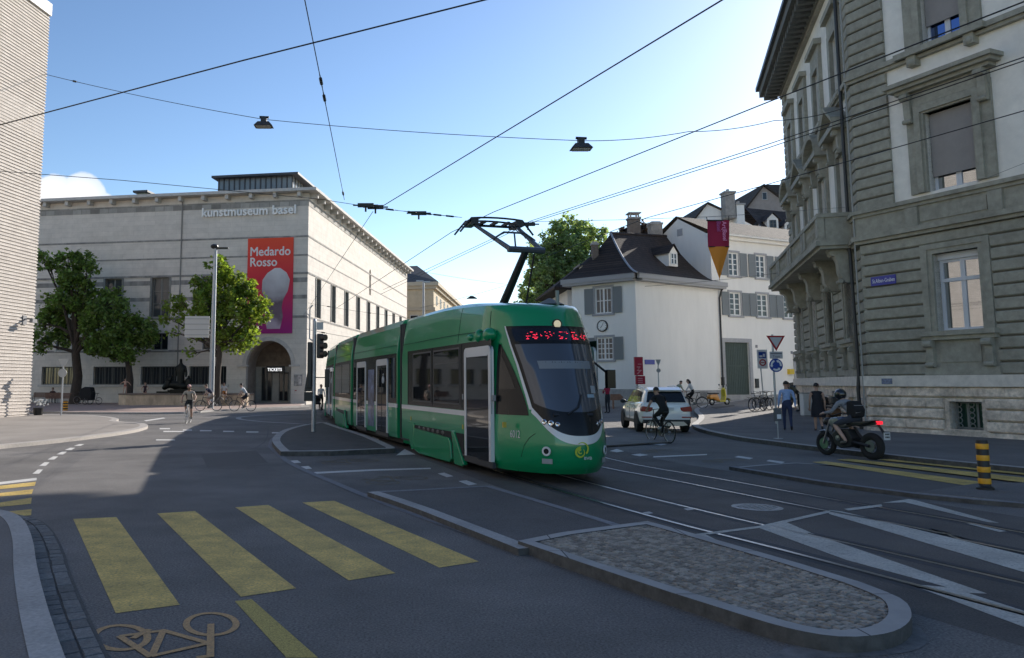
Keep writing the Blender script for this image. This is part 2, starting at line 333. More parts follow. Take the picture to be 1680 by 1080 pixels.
# --- near left kerb and pavement
k1=P([(-60,846),(0,856),(24,872),(36,905),(40,950),(50,1010),(68,1085),(100,1200),(140,1400)])
k1=smoothpath(k1,4)
flat('pavement',[[*k1,(-30,k1[-1].y-3),(-30,k1[0].y)]],.0,PAVE,'asphalt corner pavement at the bottom left of the junction','pavement',h=.12)
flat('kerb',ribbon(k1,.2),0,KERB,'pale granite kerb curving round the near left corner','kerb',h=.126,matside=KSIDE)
def Mstone(name,c,var):
    m=M(name,c,.85,var=.25,vscale=30,bump=.4,bscale=60); N=m.node_tree.nodes; L=m.node_tree.links; p=N['Principled BSDF']; src=p.inputs['Base Color'].links[0].from_socket
    ge=N.new('ShaderNodeNewGeometry'); hs=N.new('ShaderNodeHueSaturation'); mv=N.new('ShaderNodeMapRange'); L.new(ge.outputs['Random Per Island'],mv.inputs['Value']); mv.inputs['To Min'].default_value=1-var; mv.inputs['To Max'].default_value=1+var; L.new(mv.outputs['Result'],hs.inputs['Value']); L.new(src,hs.inputs['Color']); L.new(hs.outputs[0],p.inputs['Base Color']); return m
def stone(mb,q,z0,z1,sh=.012):
    c=sum((Vector((p.x,p.y,0)) for p in q),Vector())/4; lo=[(p.x,p.y,z0) for p in q]; hi=[]
    for p in q: d=Vector((p.x,p.y,0))-c; d*=max(.3,1-sh/max(d.length,.02)); hi.append((c.x+d.x,c.y+d.y,z1+random.uniform(-.003,.003)))
    mid=[(a[0]*.6+b[0]*.4,a[1]*.6+b[1]*.4,z1-.006) for a,b in zip(lo,hi)]
    mb.add(lo+mid+hi,[(0,1,5,4),(1,2,6,5),(2,3,7,6),(3,0,4,7),(4,5,9,8),(5,6,10,9),(6,7,11,10),(7,4,8,11),(8,9,10,11)])
flat('gutter_bed',ribbon(k1,.32,.25),.0085,GROOVE if 0 else M('joint_grit',(.10,.095,.088),.95,var=.3,vscale=40),'dark joint bed under the near left gutter stones','gutter')
gm=MB()
for row in (.175,.315):
    dens=[]; 
    for a,b in zip(k1,k1[1:]):
        n=max(1,int((b-a).length/.05))
        for i in range(n): dens.append(a.lerp(b,i/n))
    i=0
    while i<len(dens)-1:
        st=random.randint(3,5); j=min(len(dens)-1,i+st)
        if j==i: break
        t=(dens[j]-dens[i]); 
        if t.length<.03: i=j; continue
        t.normalize(); nn=Vector((-t.y,t.x)); w=.066+random.uniform(-.006,.004); a=dens[i]+nn*row+t*.006; b=dens[j]+nn*row-t*.006
        if a.y<20: stone(gm,[a-nn*w,b-nn*w,b+nn*w,a+nn*w],.004,.022)
        i=j
tag(gm.build('gutter',Mstone('gutter_stone',(.17,.165,.155),.3),merge=False),'strip of grey setts along the near left kerb','gutter',None,'structure')
# --- far left pavement below the brick building
k2=smoothpath(P([(-40,741),(0,736),(50,731),(100,725.5),(150,719.5),(200,712.5),(228,706.5),(236,702),(226,698),(200,696.5),(184,694),(189,691),(178,688),(150,685),(110,683.5),(60,683)]),4)
flat('pavement',[clean([*k2,(-30,44),(-30,k2[0].y)])],0,M('light_pavement',(.29,.26,.23),.9,var=.1,vscale=60,var2=.15,v2scale=.4,bump=.3,bscale=120),'wide pale pavement in front of the left brick building','pavement',h=.1)
flat('kerb',ribbon(k2,.32,.0),0,M('pale_kerb',(.42,.385,.35),.8,var=.15,vscale=20),'pale stone kerb with a rounded nose below the brick building','kerb',h=.106)
# --- plaza before the museum
pz=clean(P([(40,677.5),(110,678.5),(200,679.5),(300,679),(345,675.5),(400,672.8),(460,670),(505,667.5)])+[Vector((-9,66)),Vector((-8.5,90)),Vector((-70,90)),Vector((-70,62))])
flat('plaza',[pz],0,PLAZA,'reddish slab forecourt in front of the museum','plaza',h=.1,matside=KERB)
flat('kerb',ribbon(smoothpath(P([(40,677.5),(110,678.5),(200,679.5),(300,679),(345,675.5),(400,672.8),(460,670),(505,667.5)]),3),.3),0,KERB,'low granite kerb along the edge of the museum forecourt','kerb',h=.105)
# --- right-hand pavement
k3=smoothpath(P([(1300,668),(1240,670),(1200,672.5),(1165,675.5),(1146,680),(1144,684),(1151,689),(1150,694),(1141,700),(1146,706),(1172,714),(1222,724),(1275,731),(1330,738.5),(1400,747),(1460,754),(1530,762),(1600,769),(1680,777),(1800,790),(2000,812)]),3)
flat('pavement',[clean([*k3,(24,3),(40,3),(26,40)])],0,PAVE,'broad asphalt pavement beside the grey-green corner building','pavement',h=.12)
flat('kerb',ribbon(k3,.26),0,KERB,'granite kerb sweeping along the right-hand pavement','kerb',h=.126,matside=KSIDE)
# --- pavement before the white houses
flat('pavement',[clean([g(985,668),g(1080,666),g(1170,662,.3),(27,58),(36,66),(36,80),(10,80),(10,56)])],0,PAVE,'asphalt footway along the foot of the white houses','pavement',h=.1)
# --- left traffic island (signal pole)
isl=clean(smoothpath(P([(531,697.5),(512,700),(492,704),(470,711),(457,720),(453,729),(458,738),(468,748)]),3)+P([(540,747.5),(640,743)])+smoothpath(P([(640,741),(600,722),(552,705.5),(531,697.5)]),2))
flat('traffic_island',[isl],0,SETTF,'triangular paved island carrying the traffic signal','traffic island',h=.115,matside=KSIDE)
flat('kerb',ribbon(isl,.24,0,True),0,KERB,'pale kerb round the triangular signal island','kerb',h=.121,matside=KSIDE)
flat('gutter',ribbon(smoothpath(P([(515,699),(480,706),(452,717),(444,731),(452,741),(470,756),(500,772),(550,793),(600,814),(700,851),(800,886),(868,909)]),3),.15),.007,M('flush_stone',(.19,.19,.2),.8,var=.2,vscale=12),'flush stone line dividing the carriageway from the tram lane','kerb stone')
# --- raised edge of the low tram platform
pk=P([(612,814.5),(650,827),(700,845),(760,869),(820,893),(864,911)])
plat=clean([*pk,g(1035,877),g(960,851),g(880,826),g(800,803)])
flat('tram_stop_platform',[plat],0,ASPH2,'low asphalt platform beside the tram track','platform',h=.05,matside=KSIDE)
flat('kerb',ribbon(pk,.2,0),0,KERB,'long straight granite edge of the low platform','kerb',h=.075,matside=KSIDE)
flat('kerb_stone',ribbon(P([(610,813),(700,808.5),(800,803),(880,827),(960,852),(1040,878)]),.13),.056,M('flush_stone2',(.23,.23,.24),.8,var=.2,vscale=12),'thin stone border round the low platform','kerb stone')
# --- cobbled refuge in front
ci=clean(P([(864,905),(967,942),(1110,992),(1225,1030)])+smoothpath(P([(1225,1030),(1300,1053),(1372,1066),(1435,1062),(1468,1048),(1478,1028),(1462,1004),(1400,977)]),3)+P([(1300,944),(1160,901),(1062,872.5),(1000,881),(930,891)]))
FI=flat('cobbled_island',[ci],0,SETT,'long cobbled refuge island with a rounded end','traffic island',h=.085,matside=KSIDE)
KD=Mbrick('kerb_blocks',(.34,.325,.305),(.39,.37,.35),(.05,.05,.05),1.6,1.7,.008,bump=.25,horiz='plan',var=.22,off=0)
from mathutils.geometry import intersect_point_tri_2d
def inpoly(p,poly):
    c=False; n=len(poly)
    for i in range(n):
        a,b=poly[i],poly[(i+1)%n]
        if (a.y>p.y)!=(b.y>p.y) and p.x<(b.x-a.x)*(p.y-a.y)/(b.y-a.y)+a.x: c=not c
    return c
sm=MB(); ax=(ci[3]-ci[0]).normalized(); ay=Vector((-ax.y,ax.x)); o_=ci[0]
for j in range(-28,28):
    x=-1.0+random.uniform(0,.1)
    while x<8:
        l=random.uniform(.065,.115); y=j*.078; q=[o_+ax*(x+.005)+ay*(y+.005+random.uniform(-.004,.004)),o_+ax*(x+l-.005)+ay*(y+.005+random.uniform(-.004,.004)),o_+ax*(x+l-.005)+ay*(y+.073+random.uniform(-.004,.004)),o_+ax*(x+.005)+ay*(y+.073+random.uniform(-.004,.004))]
        if all(inpoly(p,ci) for p in q): stone(sm,q,.08,.102+random.uniform(-.003,.003),.010)
        x+=l
tag(sm.build('sett_surface',Mstone('island_sett',(.30,.262,.215),.36),merge=False),'rough granite setts covering the rounded refuge island','paving',None,'structure')
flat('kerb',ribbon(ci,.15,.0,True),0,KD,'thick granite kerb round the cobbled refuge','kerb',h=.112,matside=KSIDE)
flat('kerb_apron',[smoothpath(P([(1250,1082),(1420,1078),(1500,1068),(1522,1050),(1500,1022),(1470,1008),(1440,1000)]),3)+P([(1400,1000),(1300,1060)])],.004,M('apron_concrete',(.17,.165,.16),.9,var=.3,vscale=6,bump=.4,bscale=50),'worn concrete patch round the rounded end of the refuge','concrete patch')
# --- flush refuges across the track
rf=P([(1202,770),(1305,761.5),(1620,792),(1680,799),(1700,840),(1680,832),(1505,817),(1350,797)])
flat('refuge_surface',[rf],.02,ASPH2,'smooth asphalt refuge between track and yellow crossing','refuge')
flat('kerb',ribbon(P([(1202,771),(1350,796),(1503,816.5),(1600,826.5),(1680,833),(1800,842),(2200,874)]),.17),0,M('dark_kerb',(.2,.2,.21),.8,var=.2,vscale=12),'low dark kerb between the far rails and the refuge','kerb',h=.07,matside=KSIDE)
flat('kerb_stone',ribbon(P([(1200,769.5),(1250,765),(1306,761.5),(1380,765)]),.12),.025,KERB,'pale stone line at the tip of the far refuge','kerb stone')
bi=P([(1503,815),(1600,800),(1685,798),(1760,806),(2150,848),(2150,870),(1760,839),(1680,832)])
flat('bollard_island',[bi],0,PAVE,'small asphalt island carrying the striped bollard','traffic island',h=.07,matside=KERB)
flat('refuge_surface',[P([(985,716),(1040,713),(1100,727.5),(985,735)])],.03,PAVE,'flush refuge beside the tram nose','refuge',h=.03)
flat('roundel_edge',ribbon(smoothpath(P([(505,696.5),(470,694.5),(430,692),(400,689),(391,686.5),(398,684),(430,681.5),(470,679.5),(510,678)]),3),.28),.006,KERB,'pale flush stone ring of the mini roundabout','kerb stone')
# --- rails
def trackpath(off):
    cen=[(7.0,2.),(5.9,5.4),(5.25,7.4),(4.62,9.3),(3.95,11.2),(2.9,14.9),(1.95,18.9),(.85,23.1),(-.1,26.6),(-1.0,30.1),(-2.2,36.),(-3.2,42.),(-3.85,48),(-3.9,55),(-3.2,63),(-2.0,72),(1.2,92),(5,116)]
    c=smoothpath(cen,4); out=[]
    for i,p in enumerate(c):
        t=(c[min(i+1,len(c)-1)]-c[max(i-1,0)]).normalized(); out.append(p+Vector((t.y,-t.x))*off)
    return out
def farpath(off):
    cen=[Vector((13.2,3.5)),*P([(1900,912),(1680,875),(1560,853),(1385,823),(1180,786),(1000,753)])]; a=cen[-1]; cen=[p for p in cen]+[Vector((4.2,30)),Vector((2.2,37)),Vector((.4,45)),Vector((-.6,53)),Vector((-.3,63)),Vector((1.0,72)),Vector((4.2,92)),Vector((8,116))]
    c=smoothpath(cen,4); out=[]
    for i,p in enumerate(c):
        t=(c[min(i+1,len(c)-1)]-c[max(i-1,0)]).normalized(); out.append(p+Vector((t.y,-t.x))*off)
    return out
lane=[p for p in trackpath(-1.35) if p.y<58]+[p for p in farpath(1.15)[::-1] if p.y<58]
flat('tram_lane',[clean(lane)],.0014,M('lane_asphalt',(.118,.106,.096),.85,var=.4,vscale=55,var2=.28,v2scale=.5,bump=.8,bscale=90,stretch=None),'darker asphalt of the double tram lane','tram lane')
for px,l in (([(330,745),(420,740),(440,760),(340,768)],'small asphalt repair in the shaded side road'),([(1330,870),(1420,866),(1470,884),(1370,892)],'darker repair between the far rails')): flat('asphalt_repair',[P(px)],.0022,M('repair_asphalt',(.125,.117,.11),.88,var=.4,vscale=60,bump=.8,bscale=110),l,'asphalt repair')
for fn,offs,lab in ((trackpath,(-.5,.5),'near track'),(farpath,(0,-1.0),'far track')):
    for o,sd_ in zip(offs,('left','right')):
        pth=fn(o); flat('tram_rail',ribbon(pth,.06),.006,STEEL,f'polished steel {sd_} rail of the {lab} set in the asphalt','rail')
        flat('rail_groove',ribbon(pth,.05,.056 if o in(-.5,-1.0) else -.056),.0055,GROOVE,f'dark flange groove along the {sd_} rail of the {lab}','rail groove')
        flat('rail_bed',ribbon(pth,.34),.0025,M('rail_sealing',(.05,.05,.054),.8,var=.2,vscale=10),f'dark sealing strip under the {sd_} rail of the {lab}','rail bed')
# --- painted markings
flat('zebra_crossing',[P(q) for q in ([(120,852),(191,849),(295,993),(190,1007)],[(258,843),(320,839),(486,966),(395,980)],[(386,833),(440,829),(649,941),(572,953)],[(496,825),(548,822),(786,922),(721,932)])],.004,YEL,'four broad yellow zebra stripes across the near road','zebra crossing')
flat('yellow_dash',[P([(385,987),(413,984),(522,1080),(470,1080)]),P([(540,1150),(600,1150),(700,1260),(630,1260)])],.004,M('yellow_dash_paint',(.46,.35,.09),.75,var=.5,vscale=110,bump=.4,bscale=150),'yellow cycle lane dash beyond the zebra stripes','road marking')
flat('zebra_crossing',[P(q) for q in ([(-60,799),(0,797.5),(59,791),(57,797.5),(0,803)],[(-60,812),(0,809.5),(55,803),(52,811),(0,815)],[(-60,828),(0,825),(52,817),(51,827),(0,832)],[(-60,846),(0,841),(52,836),(51,846),(0,849)])],.004,YEL,'short yellow zebra stripes by the left pavement corner','zebra crossing')
def mark(qs,mat,lab,cat='road marking'):
    bm=bmesh.new()
    for k,q in enumerate(qs):
        f=bm.faces.new([bm.verts.new((p.x,p.y,.0005*k)) for p in P(q)]); f.normal_update()
        if f.normal.z<0: f.normal_flip()
    bmesh.ops.triangulate(bm,faces=[f for f in bm.faces if len(f.verts)>4]); conform(bm,.0045); me=bpy.data.meshes.new('road_marking'); me.materials.append(mat); bm.to_mesh(me); bm.free(); o=bpy.data.objects.new('road_marking',me); COL.objects.link(o); return tag(o,lab,cat,None,'structure')
mark([[(-60,793),(0,791.5),(60,784.5),(60,788.5),(0,795.5),(-60,797)]],WHT,'white stop line above the left yellow stripes')
mark([[(x-8,y+d),(x+1,y-d),(x+9.5,y-d),(x+3,y+d)] for x,y,d in ((129,730.5,1.5),(114,737,1.9),(100.5,743.8,2.3),(86,752,2.6),(72,762,3),(61,774.5,3.5))],WHT,'row of short white dashes curving along the left pavement')
mark([[(x0,y-1),(x1,y-.8),(x1,y+.9),(x0,y+1)] for x0,x1,y in ((262,279,703.6),(268,302,708.3),(300,315,706),(328,347,707),(366,384,708.2),(404,424,709.2),(446,466,710.5),(256,287,722.3))],WHT,'white give way dashes across the far side road')
mark([[(236,690),(268,685.5),(272,686.5),(240,691.5)],[(60,676.2),(150,675),(180,673),(60,674.5)]],WHT,'thin white lines at the mouth of the far side road')
mark([[(515,775),(612,770.5),(706,768),(707,770),(612,773),(516,778)]],WHT,'white bar between two faded bicycle symbols')
mark([[(474,756.5),(488,755.5),(494,759.5),(480,760.5)],[(492,766),(506,765),(512,769.5),(497,770.5)],[(718,777.5),(729,776),(744,782),(733,783.5)],[(752,790),(765,788.6),(783,795),(769,797)]],WHT,'four white dashes beside the bicycle waiting area')
mark([[(593,725),(612,717),(622,721),(611,730)],[(650,747.5),(664,737),(682,746)],[(497,705),(531,698),(536,698.5),(508,709)]],WHT,'white triangles painted beside the near track')
mark([[(520+840-840+577,881)]+[(1155,876),(1270,935),(1230,926)] if 0 else [(1100,881),(1155,876),(1270,935),(1232,926)],[(1240,865),(1265,862.5),(1330,875),(1620,975),(1590,974),(1390,920)],[(1490,959),(1560,965),(1680,1003.5),(2050,1120),(2050,1190),(1680,1030)],[(1360,844),(1360,837.5),(1382,840),(1680,912),(2100,1013),(2100,1075),(1680,940)],[(1447,826),(1490,819.5),(1502,821.5),(1640,859),(1620,857.5),(1485,825)],[(1585,860),(1595,860),(1652,872.5),(1640,874)],
     [(1098,882),(1160,875),(1162,877),(1100,886)],[(1160,875),(1245,864),(1248,867),(1163,878)],[(1245,864),(1362,838),(1362,842),(1248,868)],[(1385,836),(1446,828.5),(1448,832),(1392,839)],[(1262,863),(1290,858),(1330,875),(1322,878)]],GREYP,'worn pale hatched bars painted across the tram tracks')
flat('zebra_crossing',[P(q) for q in ([(1332,760),(1355,758.8),(1640,797),(1585,799)],[(1372,756),(1395,754.6),(1680,786),(1720,794),(1680,794)],[(1440,756),(1462,754.6),(1680,775),(1740,784),(1680,781)])],.026,YEL,'worn yellow stripes from the bollard to the right pavement','zebra crossing')
mark([[(1160,747),(1072,751),(1072,749),(1160,745.3)],[(1035,746.5),(1050,744.8),(1064,747),(1050,749)],[(1000,740.5),(1012,737),(1024,741),(1012,742.5)],[(1205,750.5),(1212,748.5),(1236,752),(1230,754)],[(1257,757),(1262,755),(1288,758.5),(1282,761)]],WHT,'white dashes and bar behind the tram nose')
mark([[(1010,722),(1030,720),(1095,729),(1085,731)],[(1018,713),(1034,711),(1040,712.3),(1024,714)],[(1050,720),(1070,717),(1078,719),(1058,721)]],WHT,'thin white lines on the refuge beside the tram')
def bike_mark(X,mat,lab,w=.045):
    """bicycle symbol: X maps symbol units (1 = wheelbase) to the ground"""
    def circ(c,r): return [(c[0]+r*math.cos(a),c[1]+r*math.sin(a)) for a in np.linspace(0,2*math.pi,25)]
    segs=[circ((0,0),.30),circ((1,0),.30)]
    A,B,Cc,D,E_=(0,0),(.36,.0),(.44,.42),(.36,0),(.9,.45)
    lines=[[(0,0),(.18,.42),(.86,.42)],[(.18,.42),(.36,-.02),(.86,.42)],[(0,0),(.36,-.02)],[(1,0),(.84,.55),(.72,.6)],[(.18,.42),(.15,.52)],[(.05,.53),(.27,.53)]]
    q=[]
    for pl in segs: q.append(ribbon([X(p) for p in pl[:-1]],w,0,True))
    for pl in lines: q.append(ribbon([X(p) for p in pl],w))
    o=MB()
    for k,qs in enumerate(q):
        for t in qs: o.add([(p.x,p.y,gz(p.x,p.y)+.0046+.0004*k) for p in t],[(0,1,2,3)])
    return tag(o.build('bicycle_symbol',mat),lab,'road marking',None,'structure')
def affine(p0,p1,q,sy):
    a=g(*p0);b=g(*p1);u=b-a; c=g(*q); n=Vector((-u.y,u.x)); n=n if n.dot(c-a)>0 else -n
    k=abs(n.normalized().dot(c-a))/.55*sy; n=n.normalized()
    return lambda t:a+u*t[0]+n*k*t[1]
# near symbol lies with its wheels away from the camera; overlapping strokes sit a hair above one another
def near_sym():
    o=MB(); k=0
    def ell(c,rx,ry): return [g(c[0]+rx*math.cos(a),c[1]+ry*math.sin(a)) for a in np.linspace(0,2*math.pi,41)][:-1]
    st=[ribbon(ell((198,1047),44,20),.055,0,True),ribbon(ell((346.5,1025),41,18),.052,0,True)]
    for l in ([(196,1045),(268,1035.5),(344,1057)],[(268,1035.5),(249,1078)],[(196,1045),(248,1079)],[(248,1078),(345,1056)],[(346,1025),(345,1078),(322,1080.5)],[(218,1049),(245,1034)]): st.append(ribbon(P(l),.052))
    for qs in st:
        k+=1
        for q in qs: o.add([(p.x,p.y,.0046+.0004*k) for p in q],[(0,1,2,3)])
    return tag(o.build('bicycle_symbol',OCH),'ochre bicycle symbol below the near zebra stripes','road marking',None,'structure')
near_sym()
bike_mark(affine((628,792),(675,784.5),(650,779),1),FADE,'faded ochre bicycle symbol nearer the low platform',.06)
bike_mark(affine((552,760.5),(598,755.8),(575,752),1),FADE,'fainter ochre bicycle symbol close to the signal island',.06)
bike_mark(affine((1170,758.5),(1205,755),(1190,752.5),1),FADE,'faded bicycle symbol beyond the far rails',.06)
bike_mark(affine((1066,741.5),(1092,738.5),(1080,737),1),FADE,'faded bicycle symbol behind the black cyclist',.06)
# --- manholes and drain plates
def manhole(px,py,r,lab,mat=None):
    c=g(px,py); m=MB(); m.lathe([(r,0),(r,.004),(r*.93,.004),(r*.9,.007),(0.01,.007)],32)
    for i in range(-7,8):
        for j in range(-7,8):
            x,y=i*r*.125,j*r*.125
            if x*x+y*y<(r*.8)**2 and (i+j)%2: m.box(x-r*.05,x+r*.05,y-r*.05,y+r*.05,.007,.013)
    o=m.build('manhole_cover',mat or M('cast_iron',(.25,.25,.25),.5,.4,var=.3,vscale=15),loc=(c.x,c.y,.004)); return tag(o,lab,'manhole cover',None,'structure')
manhole(1242,833,.36,'round ribbed manhole cover between the two tracks')
manhole(112,687,.4,'round manhole cover at the foot of the left sign pole')
manhole(668,800,.22,'small round cover in the bicycle waiting area') if 0 else None
for (x,y),l in (((1063,842),'small rectangular drain plate beside the near rail, left one'),((1130,836),'small rectangular drain plate beside the near rail, right one')):
    flat('drain_plate',[P([(x-9,y-.6),(x+2,y-2.2),(x+9,y+.6),(x-2,y+2.2)])],.005,M('cast_iron',(.25,.25,.25),.5,.4,var=.3,vscale=15),l,'drain plate')
def sunken(px,lab): flat('drain_plate',[P(px)],.128,M('drain_dark',(.06,.055,.05),.8),lab,'drain plate')
sunken([(1165,679.3),(1205,676.8),(1206,678.2),(1175,681.3)],'dark drain plate in the sunlit pavement corner')
# fallen leaves and litter, dark tar seams
q=[]
for pl in ([(230,760),(420,735),(440,700)],[(60,900),(110,1000),(140,1080)]): q+=ribbon(smoothpath(P(pl),5),.03)
flat('tar_seam',q,.003,M('tar',(.035,.035,.037),.6),'dark tar seams across the near carriageway','tar seam')
# ================================================================== BUILDINGS
GLASS=M('dark_glass',(.018,.022,.026),.04,spec=.6)
MIRR=M('reflective_glass',(.50,.51,.52),.03,1.0); MIRB=M('sky_tinted_mirror_glass',(.16,.22,.42),.04,1.0); GLASSW=M('house_glass',(.06,.07,.08),.06,spec=.6)  # blue mirror tint stands in for sky reflected in the upper panes
def uz(x,y,A,az,v=0,outaz=None):
    A=Vector((A[0],A[1]));
    if v: A=A+dv(outaz).xy*v
    u=dv(az).xy; p=on_wall(x,y,A,A+u); return (p.xy-A).dot(u),p.z
# ---- new museum wing on the left: thin grey brick courses, every other one proud
BRK=Mbrick('pale_long_brick',(.58,.52,.465),(.69,.625,.56),(.42,.38,.34),.42,.09,.012,bump=.5,var=.10,rough=.85)
BRK2=Mbrick('grey_long_brick',(.53,.475,.425),(.62,.56,.505),(.38,.34,.305),.42,.09,.012,bump=.5,var=.10,rough=.85)
LB=(-20.67,43.64); lb=thing('brick_building','tall pale brick building with fine horizontal courses at the left edge','building',(LB[0],LB[1],0),-R(9.6))
m=MB(); m.box(-30,-.06,-75,0,-.2,23.2); m.build('wall_core',BRK2,lb)
m=MB(); h=.0; i=0
while h<22.9:
    prot=.0 if i%2 else .036
    if 15.6<h<17.2 and not i%2: prot=.022
    m.box(-30.0,prot-.028,-75,prot if i%2 else .03+prot*.3,h+.001,h+.089,1 if (i%2) else 0); h+=.09; i+=1
m.build('brick_courses',[BRK,BRK2],lb,merge=False)
MB().box(-30.2,.09,-75,.09,22.9,23.62).build('parapet',M('white_coping',(.7,.69,.67),.6),lb)
fl=MB(); fl.box(.0,.5,-.86,-.78,5.28,5.34); fl.box(.42,.62,-1.0,-.62,5.1,5.3); fl.box(.0,.05,-1.0,-.7,5.0,5.5)
tag(fl.build('wall_lamp',M('lamp_grey',(.2,.2,.21),.5),loc=(LB[0],LB[1],0)),'small grey bracket lamp on the brick wall','wall lamp').rotation_euler=(0,0,-R(9.6))
# ---- museum
M0=(-8.86,69.12); mu=thing('museum_building','long pale stone museum with flat cornice, tall windows and arched ticket entrance','building',(M0[0],M0[1],0))
MF=frame(M0,-80.2,189.8,(M0[0],M0[1],0)); MS=frame(M0,9.8,99.8,(M0[0],M0[1],0))
STONE=Mbrick('museum_limestone',(.62,.575,.515),(.675,.625,.56),(.53,.49,.44),1.7,.44,.012,bump=.25,var=.13,rough=.85)
BAND=M('dark_stone_band',(.27,.26,.245),.9,var=.3,vscale=1.5,stretch=(1,1,.3))
FRZ=Mbrick('frieze_stone',(.19,.18,.165),(.40,.385,.36),(.25,.24,.22),.75,.6,.03,bump=.3,var=.25)
TRIM=M('museum_trim',(.52,.50,.47),.8,var=.1,vscale=3)
DKF=M('dark_window_frame',(.10,.105,.10),.5); BRONZE=M('window_surround_grey',(.22,.22,.205),.7,var=.15,vscale=4)
upper=[(13.9+4.95*k-4.95*1-1.0,13.9+4.95*k-4.95-1+1.95) for k in (0,1,2,3,4,5)]
fh=[]; fwin=[]
for c in (8.95,13.85,18.5,23.2,27.9,32.6): fwin.append((c-.95,c+.95,7.8,11.42,'tall'))
for c in (8.95,13.7,18.5,23.3,27.9): fwin.append((c-.72,c+.72,4.85,6.35,'small'))
for c in (9.1,13.75,18.4,23.6,28.4,33): fwin.append((c-1.75,c+1.75,1.72,3.36,'bars'))
portal=(1.38,5.52,0,5.58)
w=MB(MF); wall(w,0,42,0,18.7,[f[:4] for f in fwin]+[portal],.45); 
ns=[]
for k in range(25):
    a=math.pi*k/24; ns.append((3.45+2.07*math.cos(a),3.45+2.12*math.sin(a)))
for k in range(24): w.quad((ns[k][0],0,ns[k][1]),(ns[k+1][0],0,ns[k+1][1]),(ns[k+1][0],0,5.58),(ns[k][0],0,5.58))
sidew=[]
for k in range(9): c=3.3+5.25*k; sidew.append((c-.85,c+.85,7.8,11.4))
niche=[(24.7,25.7,12.3,15.4)]
w.T=MS; wall(w,0,50.8,0,18.7,sidew+niche,.5)
w.T=Matrix.Identity(4); w.T=MF; w.quad((0,0,18.7),(42,0,18.7),(42,-50.8,18.7),(0,-50.8,18.7)); w.quad((42,0,0),(42,-50.8,0),(42,-50.8,18.7),(42,0,18.7)); w.quad((0,-50.8,0),(42,-50.8,0),(42,-50.8,18.7),(0,-50.8,18.7))
w.build('wall',STONE,mu,fix=False)
b=MB(MF)
for z,hh,pr in ((14.72,.16,.03),(13.05,.14,.03),(11.42,.18,.05),(10.7,.42,.012),(9.25,.34,.012),(7.55,.22,.03),(4.62,.2,.02)):
    segs=[(0.0,42)]
    for f in fwin:
        if f[2]<z+hh and f[3]>z:
            n=[]
            for a,c in segs:
                if f[1]<=a or f[0]>=c: n.append((a,c))
                else:
                    if f[0]>a: n.append((a,f[0]))
                    if f[1]<c: n.append((f[1],c))
            segs=n
    for a,c in segs:
        if z<5: a=max(a,5.9)
        b.box(a+.002,c,-.01,pr,z,z+hh)
b.T=MS
for z,hh,pr in ((14.72,.16,.03),(13.05,.1,.02),(11.45,.16,.04),(7.55,.16,.03)): b.box(.001,50.7,-.01,pr,z,z+hh)
b.build('stone_band',BAND,mu)
c=MB(MF); c.box(-.03,42,-.01,.035,17.55,18.12); c.T=MS; c.box(0.0,50.8,-.01,.033,17.55,18.12); c.build('frieze',FRZ,mu,merge=False)
c=MB(MF); c.box(-.95,42,-1,.95,18.72,18.98); c.T=MS; c.box(.0,51.2,-.8,.96,18.725,18.975)
for k in range(19): c.T=MF; c.box(.55+2.25*k,.85+2.25*k,.0,.72,18.3,18.72)
for k in range(23): c.T=MS; c.box(.4+2.25*k,.7+2.25*k,.0,.72,18.3,18.72)
c.build('cornice',TRIM,mu,merge=False)
for f in fwin:
    a,d,z0,z1,k=f
    s=MB(MF)
    if k=='tall': s.box(a-.06,a+.12,-.02,.06,z0,z1); s.box(d-.12,d+.06,-.02,.06,z0,z1); window(MF,mu,a+.12,d-.12,z0,z1,2,3,BRONZE,GLASSW,.08,.05,-.3)
    elif k=='small': window(MF,mu,a,d,z0,z1,2,1,DKF,GLASS,.08,.05,-.25); s.box(a-.1,d+.1,0,.1,z0-.12,z0-.002)
    else:
        def bars(fr,a=a,d=d,z0=z0,z1=z1):
            for q in range(1,12): fr.box(a+(d-a)*q/12-.018,a+(d-a)*q/12+.018,-.1,-.07,z0,z1)
        window(MF,mu,a,d,z0,z1,4,1,DKF,GLASS,.08,.04,-.35,extra=bars); s.box(a-.25,d+.25,0,.16,z0-.2,z0-.002)
    if s.v: s.build('window_surround',BRONZE if k=='tall' else TRIM,mu)
for a,d,z0,z1 in sidew:
    s=MB(MS); s.box(a-.02,a+.16,-.45,.07,z0,z1); s.box(d-.16,d+.02,-.45,.07,z0,z1); s.build('window_surround',BRONZE,mu); window(MS,mu,a+.16,d-.16,z0,z1,1,3,BRONZE,GLASSW,.1,.05,-.3)
s=MB(MS); s.quad((24.7,-.4,12.3),(25.7,-.4,12.3),(25.7,-.4,15.4),(24.7,-.4,15.4)); s.build('niche_back',BAND,mu,fix=False)
s=MB(MS); s.extr([(24.7,15.02),(24.7,15.4),(25.7,15.4),(25.7,15.02)]+[(25.2+.5*math.cos(t),14.9+.5*math.sin(t)) for t in np.linspace(.2,math.pi-.2,9)],'y',-.4,0); s.build('niche_arch',STONE,mu)
